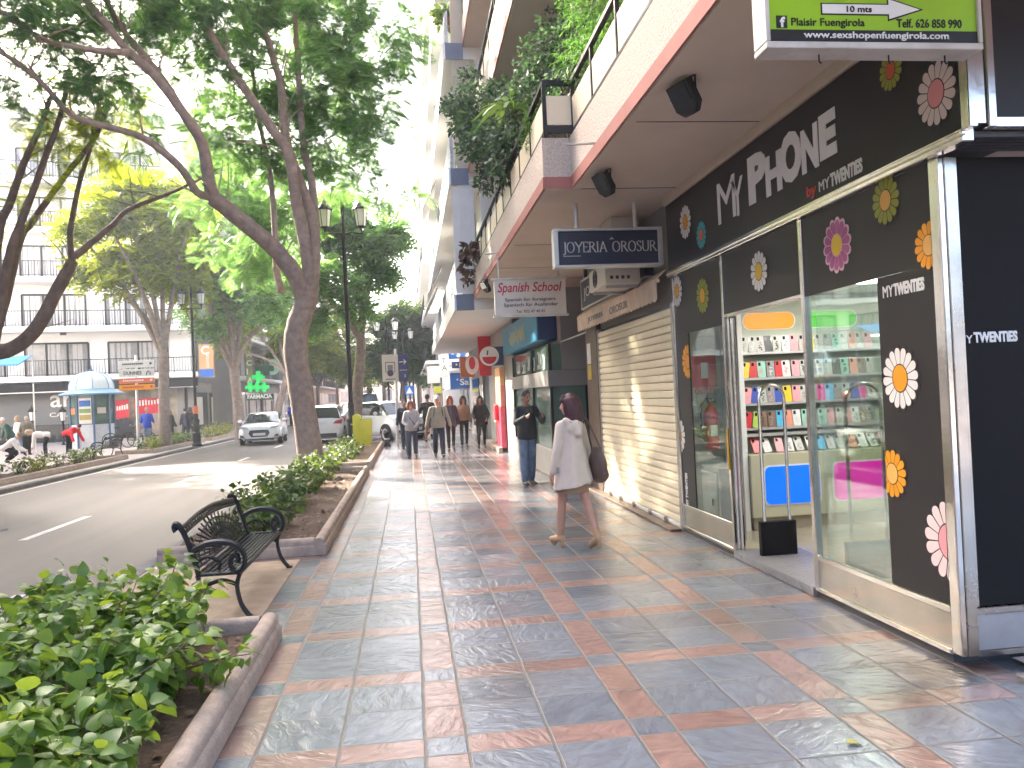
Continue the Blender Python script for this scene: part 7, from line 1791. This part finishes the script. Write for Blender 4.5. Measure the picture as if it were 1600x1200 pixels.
    def hand(b, sx):
        w_ = J['wr', sx]; d = J['hd', sx].normalized(); side = d.cross(Vector((sx, 0, 0.2))).normalized(); nrm = d.cross(side).normalized()
        capsule(b, w_, 0.026, w_+d*0.075, 0.03, flat=0.6)
        for q, ln in ((-1.5, 0.062), (-0.5, 0.076), (0.5, 0.072), (1.5, 0.055)):
            r0 = w_+d*0.085+side*q*0.017; m_ = r0+d*ln*0.55+nrm*(-sx)*0.012*-1; capsule(b, r0, 0.0095, m_, 0.009, 8); capsule(b, m_, 0.009, m_+d*ln*0.42+nrm*sx*0.022, 0.007, 8)
        capsule(b, w_+d*0.03+side*0.026, 0.011, w_+d*0.085+side*0.05, 0.009, 8)
    # --- body
    b = MB(); torso(b, -0.004)
    capsule(b, T(0, 0.01, 0.47), 0.058, hd-hq @ Vector((0, 0, 0.06)), 0.05)
    b.ell(hd+hq @ Vector((0, 0.012, 0.025)), (0.074, 0.094, 0.10), 16, 10, rot=hq); b.ell(hd+hq @ Vector((0, -0.022, -0.045)), (0.056, 0.068, 0.07), 14, 8, rot=hq)
    b.ell(hd+hq @ Vector((0, -0.055, -0.088)), (0.028, 0.026, 0.024), 10, 6, rot=hq)
    capsule(b, hd+hq @ Vector((0, -0.078, 0.012)), 0.010, hd+hq @ Vector((0, -0.102, -0.028)), 0.014, 8)
    for sx in (-1, 1): b.ell(hd+hq @ Vector((sx*0.074, 0.012, -0.015)), (0.012, 0.02, 0.032), 8, 6, rot=hq)
    for sx in (-1, 1): leg(b, sx); arm(b, sx); hand(b, sx); foot(b, sx)
    b.v = [(x*s, y*s, z*s) for x, y, z in b.v]
    me = remeshed(b, voxel, 3)
    me.materials.clear(); me.materials.append(M[skin]); me.materials.append(M['eye']); me.materials.append(M['lip'])
    eyes = [s*(hd+hq @ Vector((sx*0.030, -0.078, 0.004))) for sx in (-1, 1)]; mouth = s*(hd+hq @ Vector((0, -0.088, -0.058)))
    mi = []
    for p in me.polygons:
        c = p.center; m_ = 0
        if any((c-e).length < 0.013*s for e in eyes): m_ = 1
        elif ((c-mouth)*1.0).length < 0.02*s and abs((c-mouth).z) < 0.009*s: m_ = 2
        mi.append(m_)
    me.polygons.foreach_set('material_index', mi); me.polygons.foreach_set('use_smooth', [True]*len(mi))
    bo_ = bpy.data.objects.new('body', me); COL.objects.link(bo_); bo_.parent = t
    def child(nm, b_, m_, vx=None, sm=3, do=True):
        b_.v = [(x*s, y*s, z*s) for x, y, z in b_.v]
        if do:
            me_ = remeshed(b_, vx or voxel, sm); me_.materials.clear(); me_.materials.append(m_); me_.polygons.foreach_set('material_index', [0]*len(me_.polygons)); me_.polygons.foreach_set('use_smooth', [True]*len(me_.polygons)); me_.name = nm
            o = bpy.data.objects.new(nm, me_); COL.objects.link(o); o.parent = t; return o
        return b_.build(nm, m_, t, smooth=50)
    for c in clothes:
        nm, m_ = c[0], c[1]; m_ = M[m_] if isinstance(m_, str) else m_
        if nm in ('shirt', 'sweater', 'jacket', 'coat', 'top', 'blouse'):
            opt = c[2] if len(c) > 2 else {}
            g = opt.get('g', 0.014); b = MB(); torso(b, g, -0.1+opt.get('short', 0.0), 0.5, opt.get('flare', 0.0))
            for sx in (-1, 1): arm(b, sx, g, opt.get('sleeve', 0.97))
            for sx in (-1, 1): capsule(b, T(sx*0.03, 0.02, 0.465), 0.05+g, J['sh', sx]-Vector((sx*0.03, 0, 0)), 0.05+g)
            if opt.get('hem', 0):
                rings = []
                for q in range(9):
                    u = q/8; z = 0.34-(0.34+opt['hem'])*u; fx = opt.get('hx', 0.04)*u**1.2; ring = []
                    for k in range(36):
                        a = 2*math.pi*k/36; fold = 1+opt.get('fold', 0.04)*u*math.sin(a*6+1)
                        ring.append(T((0.138*wide+g+fx)*fold*math.cos(a), (0.116+g+fx*0.9)*fold*math.sin(a), z-opt.get('tilt', 0)*u*math.cos(a)))
                    rings.append(ring)
                b.loft(rings)
            if opt.get('hood'):
                capsule(b, T(-0.10, 0.06, 0.50), 0.045, T(0, 0.14, 0.40), 0.05); capsule(b, T(0.10, 0.06, 0.50), 0.045, T(0, 0.14, 0.40), 0.05); capsule(b, T(0, 0.11, 0.47), 0.05, T(0, 0.15, 0.36), 0.05); b.ell(T(0, 0.105, 0.42), (0.12, 0.05, 0.09), 14, 8)
            if opt.get('collar'): capsule(b, T(-0.06, 0.02, 0.52), 0.03, T(0.06, 0.02, 0.52), 0.03); capsule(b, T(-0.05, -0.05, 0.50), 0.022, T(0.05, -0.05, 0.50), 0.022)
            child(nm, b, m_, opt.get('vx', voxel))
        elif nm in ('trousers', 'jeans', 'leggings', 'shorts'):
            g = 0.012 if nm != 'leggings' else 0.006; b = MB(); torso(b, g*0.8, -0.1, 0.06)
            for sx in (-1, 1): leg(b, sx, g, 0.5 if nm == 'shorts' else 0.96, 0.012 if nm in ('trousers', 'jeans') else (0.02 if nm == 'shorts' else 0))
            child(nm, b, m_)
        elif nm == 'skirt':
            rings = []
            for q in range(4):
                ring = []
                for k in range(20): a = 2*math.pi*k/20; ring.append(T((0.15+0.015*q)*math.cos(a), (0.12+0.015*q)*math.sin(a), 0.02-0.115*q))
                rings.append(ring)
            child(nm, MB().loft(rings), m_)
    if not bare_feet:
        sm_ = mat('shoe_'+label[:12].replace(' ', '_'), shoe, 0.5)
        for sx in (-1, 1):
            b = MB(); foot(b, sx, 0.008); a = J['ank', sx]
            if heel:
                capsule(b, a+Vector((0, 0, 0.0)), 0.042, a+(J['knee', sx]-a)*0.16, 0.045); b.tube([a+Vector((0, 0.035, -0.04)), a+Vector((0, 0.04, -0.075-heel))], [0.032, 0.026], 8)
                capsule(b, a+Vector((sx*0.01, -0.1, -0.075-heel*0.6)), 0.02, a+Vector((sx*0.015, -0.15, -0.078-heel*0.6)), 0.018)
            child('shoe', b, sm_, min(voxel, 0.011), 2)
    if hair:
        kind, hm = hair; hm = mat('hair_'+label[:14].replace(' ', '_'), hm, 0.45, var=0.35, scale=40, bump=0.4, bscale=90); b = MB()
        def hp(x, y, z): return hd+hq @ Vector((x, y, z))
        if kind == 'bald': pass
        else: b.ell(hp(0, 0.024, 0.04), (0.083, 0.097, 0.098), 18, 10, rot=hq)
        if kind == 'cap': b.ell(hp(0, 0.012, 0.055), (0.086, 0.105, 0.085), 18, 8, rot=hq); b.ell(hp(0, -0.1, 0.055), (0.07, 0.07, 0.014), 12, 6, rot=hq)
        if kind in ('bob', 'long', 'wavy'):
            ln = {'bob': 0.13, 'wavy': 0.21, 'long': 0.30}[kind]
            for k in range(15):
                a = R(-38+256*k/14); x, y = 0.083*math.cos(a), 0.02+0.092*math.sin(a); l2 = ln*(0.85+0.3*rnd.random())
                p0, p1, p2 = hp(x*0.9, y*0.9, 0.06), hp(x*1.12, y*1.1+0.005, -0.04), hp(x*(1.25 if kind != 'long' else 1.05), y*1.15+0.015, 0.02-l2)
                capsule(b, p0, 0.03, p1, 0.034, 8); capsule(b, p1, 0.034, p2, 0.02, 8)
                if kind == 'wavy': capsule(b, p2, 0.018, p2+Vector((rnd.uniform(-.03, .03), rnd.uniform(-.02, .03), -0.03)), 0.01, 6)
            for k in range(5): x = -0.05+0.025*k; capsule(b, hp(x, -0.05, 0.105), 0.02, hp(x*1.2, -0.085, 0.05), 0.013, 8)
        if kind == 'scarf':
            b.ell(hp(0, 0.02, 0.0), (0.092, 0.10, 0.14), 18, 10, rot=hq); capsule(b, hp(0, 0.03, -0.12), 0.10, hp(0, 0.02, -0.2), 0.12)
        if kind != 'bald':
            # open the face
            child('hair', b, hm, min(voxel, 0.012), 2)
    if extras: extras(t, T, J, hd, hq, s, child)
    t.location = loc; t.rotation_euler = (0, 0, rz)
    return t, J, T, s

M['eye'] = mat('eye', (0.03, 0.02, 0.018), 0.2); M['lip'] = mat('lip', (0.4, 0.12, 0.1), 0.5)
fab = lambda n, c, v=0.12: mat(n, c, 0.85, var=v, scale=14, bump=0.25, bscale=50)
M['coat_cream'] = fab('cream_coat_cloth', (0.66, 0.55, 0.45), 0.06); M['tan'] = fab('tan_cloth', (0.35, 0.22, 0.14))
M['charcoal'] = fab('charcoal_knit', (0.04, 0.04, 0.042)); M['denim'] = mat('denim', (0.13, 0.19, 0.28), 0.85, var=0.45, scale=9, bump=0.3)
M['navy_cloth'] = fab('navy_cloth', (0.03, 0.035, 0.06)); M['black_cloth'] = fab('black_cloth', (0.018, 0.018, 0.022)); M['lilac'] = fab('pale_lilac_knit', (0.42, 0.39, 0.42))
M['khaki'] = fab('khaki_shirt', (0.33, 0.28, 0.22)); M['green_cloth'] = fab('dark_green_cloth', (0.05, 0.10, 0.07)); M['brown_cloth'] = fab('grey_brown_cloth', (0.15, 0.13, 0.10)); M['royal'] = fab('royal_blue_cloth', (0.02, 0.07, 0.5)); M['red_cloth'] = fab('red_cloth', (0.65, 0.015, 0.03)); M['white_cloth'] = fab('white_cloth', (0.75, 0.72, 0.68), 0.05); M['dark_jeans'] = fab('dark_jeans', (0.045, 0.055, 0.09))

# the woman in the cream coat
def coat_bits(t, T, J, hd, hq, s, child):
    b = MB(); b.obox(T(0.235, 0.02, -0.05), Vector((0, 1, 0)), Z, X, 0.05, 0.035, 0.006); child('pocket_flap', b, fab('flap', (0.3, 0.28, 0.26)), do=False)
    b = MB(); capsule(b, T(0, 0.14, 0.45), 0.012, T(0.09, 0.12, 0.50), 0.012); capsule(b, T(0, 0.14, 0.45), 0.012, T(-0.09, 0.12, 0.50), 0.012); child('hood_edge', b, M['coat_cream'], 0.008)
w1, Jw, Tw, sw = person('woman in a cream hooded coat and tan ankle boots walking away past the shutter', (1.66, 8.40, 0.0), R(204), 1.57, 0.95, legs=((-15, 10), (14, 5)), arms=((6, 13, 10, 6), (-4, 9, 14, 4)), yaw=52, nod=4,
       hair=('wavy', (0.065, 0.017, 0.02)), clothes=(('skirt', 'tan'), ('coat', 'coat_cream', {'g': 0.018, 'hem': 0.235, 'hx': 0.10, 'tilt': 0.045, 'fold': 0.05, 'hood': True, 'vx': 0.011, 'sleeve': 0.98})), voxel=0.0095, shoe=(0.42, 0.25, 0.14), heel=0.055, extras=coat_bits, female=True)
hb = thing('handbag', 'slouchy brown handbag on the shoulder of the woman in the cream coat', 'handbag', (0, 0, 0))
b = MB(); b.ell((0, 0, 0), (0.07, 0.15, 0.17), 16, 10); b.ell((0.01, 0.02, -0.10), (0.075, 0.17, 0.10), 16, 8); b.ell((0, 0, 0.12), (0.04, 0.11, 0.08), 12, 8)
me = remeshed(b, 0.012, 3); me.materials.append(mat('brown_leather', (0.12, 0.075, 0.06), 0.45, var=0.2, scale=8, bump=0.8, bscale=18)); me.polygons.foreach_set('use_smooth', [True]*len(me.polygons))
o = bpy.data.objects.new('bag_body', me); COL.objects.link(o); o.parent = hb
MB().tube(spline([(0.0, -0.09, 0.16), (-0.05, -0.05, 0.36), (-0.09, 0.0, 0.50), (-0.05, 0.05, 0.36), (0, 0.09, 0.16)], 4), 0.012, 6).build('strap', mat('brown_strap', (0.1, 0.06, 0.05), 0.5), hb, smooth=50)
hb.location = (1.66+0.27, 8.36, 0.86); hb.rotation_euler = (0, R(-4), R(18))

# man with the phone
person('man in dark sweater and blue jeans looking at his phone by the glazed shop', (2.06, 14.45, 0), R(14), 1.69, 1.05, 0.03, legs=((3, 3), (-5, 5)), arms=((34, 12, 82, 42), (40, 4, 70, 26)), yaw=18, nod=12, skin='skin_dark', hair=('short', (0.06, 0.055, 0.05)),
       clothes=(('jeans', 'denim'), ('sweater', 'charcoal', {'g': 0.02})), voxel=0.012)
ph_ = thing('phone', 'black phone held up by the man in the dark sweater', 'phone', (2.2, 14.05, 1.27))
MB().box(2.165, 2.235, 14.06, 14.07, 1.22, 1.36).build('case', M['black_gloss'], ph_, bev=0.004)
MB().box(2.17, 2.23, 14.0705, 14.0715, 1.228, 1.352).build('screen', emit('phone_screen', (0.3, 0.35, 0.4), 0.3), ph_)

def straps(t, T, J, hd, hq, s, child):
    for sx in (-1, 1):
        b = MB(); b.tube([T(sx*0.09, 0.09, 0.50), T(sx*0.10, -0.04, 0.515), T(sx*0.115, -0.135, 0.40), T(sx*0.13, -0.12, 0.22)], 0.018, 6, flat=0.5); child('backpack_strap', b, M['black_cloth'], do=False)
    b = MB(); b.tube([T(0.185*math.cos(R(a)), -0.02+0.165*math.sin(R(a)), 0.08) for a in range(180, 361, 15)], 0.02, 6); child('waist_belt', b, M['navy_cloth'], do=False)
    b = MB(); b.ell(T(0, 0.17, 0.30), (0.14, 0.09, 0.2), 14, 8); child('backpack', b, M['navy_cloth'], 0.02)
def cross_strap(t, T, J, hd, hq, s, child):
    b = MB(); b.tube([T(-0.13, -0.02, 0.50), T(-0.03, -0.14, 0.30), T(0.10, -0.145, 0.10), T(0.17, -0.05, 0.0)], 0.013, 6); child('bag_strap', b, M['navy_cloth'], do=False)
    b = MB(); b.ell(T(0.19, 0.0, -0.06), (0.04, 0.1, 0.09), 12, 8); child('shoulder_bag', b, M['navy_cloth'], 0.02)
person('woman with red brown bob in pale lilac top walking towards the camera', (0.0, 22.6, 0), R(-3), 1.58, 1.08, 0.025, legs=((14, 5), (-12, 18)), arms=((18, 8, 45, 40), (8, 10, 40, 40)), yaw=-6, hair=('bob', (0.19, 0.055, 0.03)),
       clothes=(('jeans', 'dark_jeans'), ('blouse', 'lilac', {'g': 0.02, 'hem': 0.08, 'hx': 0.02})), extras=cross_strap, voxel=0.014, female=True)
person('stout grey haired man with backpack straps walking beside the woman in lilac', (0.74, 22.5, 0), R(3), 1.68, 1.14, 0.09, legs=((-10, 16), (13, 5)), arms=((-10, 10, 14, 0), (14, 10, 18, 4)), hair=('cap', (0.42, 0.40, 0.37)),
       clothes=(('trousers', 'navy_cloth'), ('shirt', 'khaki', {'g': 0.02})), extras=straps, voxel=0.014)
person('person in dark clothes half hidden behind the woman in lilac', (-0.22, 27.0, 0), R(10), 1.60, 1.05, 0.02, legs=((8, 6), (-10, 14)), hair=('short', (0.03, 0.025, 0.02)), clothes=(('trousers', 'dark_jeans'), ('jacket', 'navy_cloth', {'g': 0.025})), voxel=0.018)
person('man in black shirt and shorts walking away behind the grey haired man', (0.62, 30.2, 0), R(180), 1.78, 1.1, 0.02, legs=((-22, 40), (16, 4)), arms=((-18, 10, 20, 0), (16, 10, 20, 0)), hair=('short', (0.05, 0.035, 0.025)), clothes=(('shorts', 'black_cloth'), ('shirt', 'black_cloth', {'g': 0.016, 'sleeve': 0.4})), voxel=0.018)
person('red haired woman in navy coat right behind the grey haired man', (1.18, 24.6, 0), R(4), 1.66, 1.05, legs=((12, 5), (-12, 16)), hair=('long', (0.2, 0.06, 0.03)), clothes=(('leggings', 'black_cloth'), ('coat', 'navy_cloth', {'g': 0.025, 'hem': 0.15, 'hx': 0.03})), voxel=0.016, female=True)
person('dark haired woman in black with tan sleeve, between navy coat and doorway', (1.66, 25.8, 0), R(2), 1.64, 1.0, legs=((9, 4), (-9, 12)), hair=('long', (0.04, 0.025, 0.02)), clothes=(('leggings', 'black_cloth'), ('blouse', 'black_cloth', {'g': 0.014}), ('jacket', 'tan', {'g': 0.02, 'short': 0.12})), voxel=0.016, female=True)
person('woman in long black coat and black headscarf nearest the doorway', (2.16, 25.3, 0), R(-4), 1.62, 1.12, 0.03, legs=((-8, 10), (9, 4)), arms=((18, 12, 40, 30), (14, 12, 40, 30)), hair=('long', (0.02, 0.016, 0.016)), clothes=(('leggings', 'black_cloth'), ('coat', 'black_cloth', {'g': 0.03, 'hem': 0.16, 'hx': 0.05})), voxel=0.016, female=True)
# people across the road
def gx(px, Y_): return at(px, 640, 1, Y_).x
person('white haired man in dark green jacket stooping at the left edge', (gx(16, 36), 36, 0), R(-60), 1.68, 1.15, 0.03, legs=((6, 4), (-4, 4)), lean=28, hair=('short', (0.6, 0.58, 0.55)), clothes=(('trousers', 'navy_cloth'), ('jacket', 'green_cloth', {'g': 0.03})), voxel=0.02)
person('grey haired man in grey brown jacket standing with his back turned', (gx(40, 36.5), 36.5, 0), R(178), 1.62, 1.15, 0.03, legs=((2, 2), (-2, 2)), lean=4, hair=('short', (0.5, 0.45, 0.4)), clothes=(('trousers', 'black_cloth'), ('jacket', 'brown_cloth', {'g': 0.035})), voxel=0.02)
person('person in white top between the green and brown jackets', (gx(27, 38), 38, 0), R(150), 1.66, 1.0, hair=('bob', (0.45, 0.3, 0.18)), clothes=(('jeans', 'denim'), ('top', 'white_cloth', {'g': 0.016})), voxel=0.02, female=True)
person('person in white top and dark trousers bending right over', (gx(72, 33.5), 33.5, 0), R(-75), 1.64, 1.1, 0.02, legs=((14, 16), (10, 14)), lean=84, arms=((10, 8, 6, 0), (4, 8, 6, 0)), hair=('bob', (0.4, 0.28, 0.18)), clothes=(('trousers', 'black_cloth'), ('top', 'white_cloth', {'g': 0.016})), voxel=0.02, female=True)
person('person in bright red top bending over beside the kiosk', (gx(103, 35.5), 35.5, 0), R(70), 1.62, 1.1, 0.02, legs=((16, 22), (12, 18)), lean=72, arms=((12, 8, 16, 0), (8, 8, 16, 0)), hair=('short', (0.04, 0.03, 0.025)), clothes=(('trousers', 'black_cloth'), ('jacket', 'red_cloth', {'g': 0.035})), voxel=0.02)
person('person in white crouching at the left picture border', (gx(5, 31), 31, 0), R(100), 1.6, 1.1, legs=((70, 120), (60, 110)), lean=50, arms=((25, 8, 30, 10), (20, 8, 30, 10)), hair=('short', (0.3, 0.2, 0.12)), clothes=(('trousers', 'black_cloth'), ('shirt', 'white_cloth', {'g': 0.03})), voxel=0.02)
person('man in royal blue T-shirt standing beside the slim tree', (gx(229, 38), 38.0, 0), R(175), 1.78, 1.08, legs=((2, 2), (-2, 2)), hair=('bald', (0.1, 0.1, 0.1)), clothes=(('shorts', 'denim'), ('shirt', 'royal', {'g': 0.018, 'sleeve': 0.45})), voxel=0.02, skin='skin')
person('person with fair hair in black just right of the slim tree', (gx(265, 40), 40.0, 0), R(150), 1.66, 1.0, hair=('long', (0.35, 0.18, 0.08)), clothes=(('leggings', 'black_cloth'), ('jacket', 'black_cloth', {'g': 0.025})), voxel=0.022, female=True)
person('person in dark jacket walking left of the left street lamp', (gx(289, 44), 44.0, 0), R(170), 1.66, 1.05, hair=('short', (0.04, 0.03, 0.025)), clothes=(('trousers', 'navy_cloth'), ('jacket', 'navy_cloth', {'g': 0.025})), voxel=0.022)
person('person in dark coat close beside the left street lamp', (gx(297, 45), 45.0, 0), R(170), 1.7, 1.1, hair=('bob', (0.05, 0.03, 0.025)), clothes=(('trousers', 'black_cloth'), ('coat', 'black_cloth', {'g': 0.025, 'hem': 0.15})), voxel=0.022)
person('person in bright blue top on the far left pavement behind the white hatchback', (gx(455, 62), 62.0, 0), R(20), 1.72, 1.05, hair=('short', (0.05, 0.03, 0.025)), clothes=(('trousers', 'black_cloth'), ('shirt', 'royal', {'g': 0.02})), voxel=0.025)
# ================================================================== GLARE VEIL
hz = MB().box(-62, 30, -20, 200, -1.2, 30.0).build('glare_haze', [], None)  # thin volume added to imitate lens glare over the far street
hm = bpy.data.materials.new('glare_haze'); hm.use_nodes = True; hn = hm.node_tree
for n in list(hn.nodes): hn.nodes.remove(n)
ho = hn.nodes.new('ShaderNodeOutputMaterial'); pv = hn.nodes.new('ShaderNodeVolumePrincipled')
pv.inputs['Color'].default_value = (0.85, 0.92, 1.0, 1); pv.inputs['Density'].default_value = 0.0013; pv.inputs['Anisotropy'].default_value = 0.4
hn.links.new(pv.outputs[0], ho.inputs['Volume']); hz.data.materials.append(hm)
tag(hz, kind='stuff')
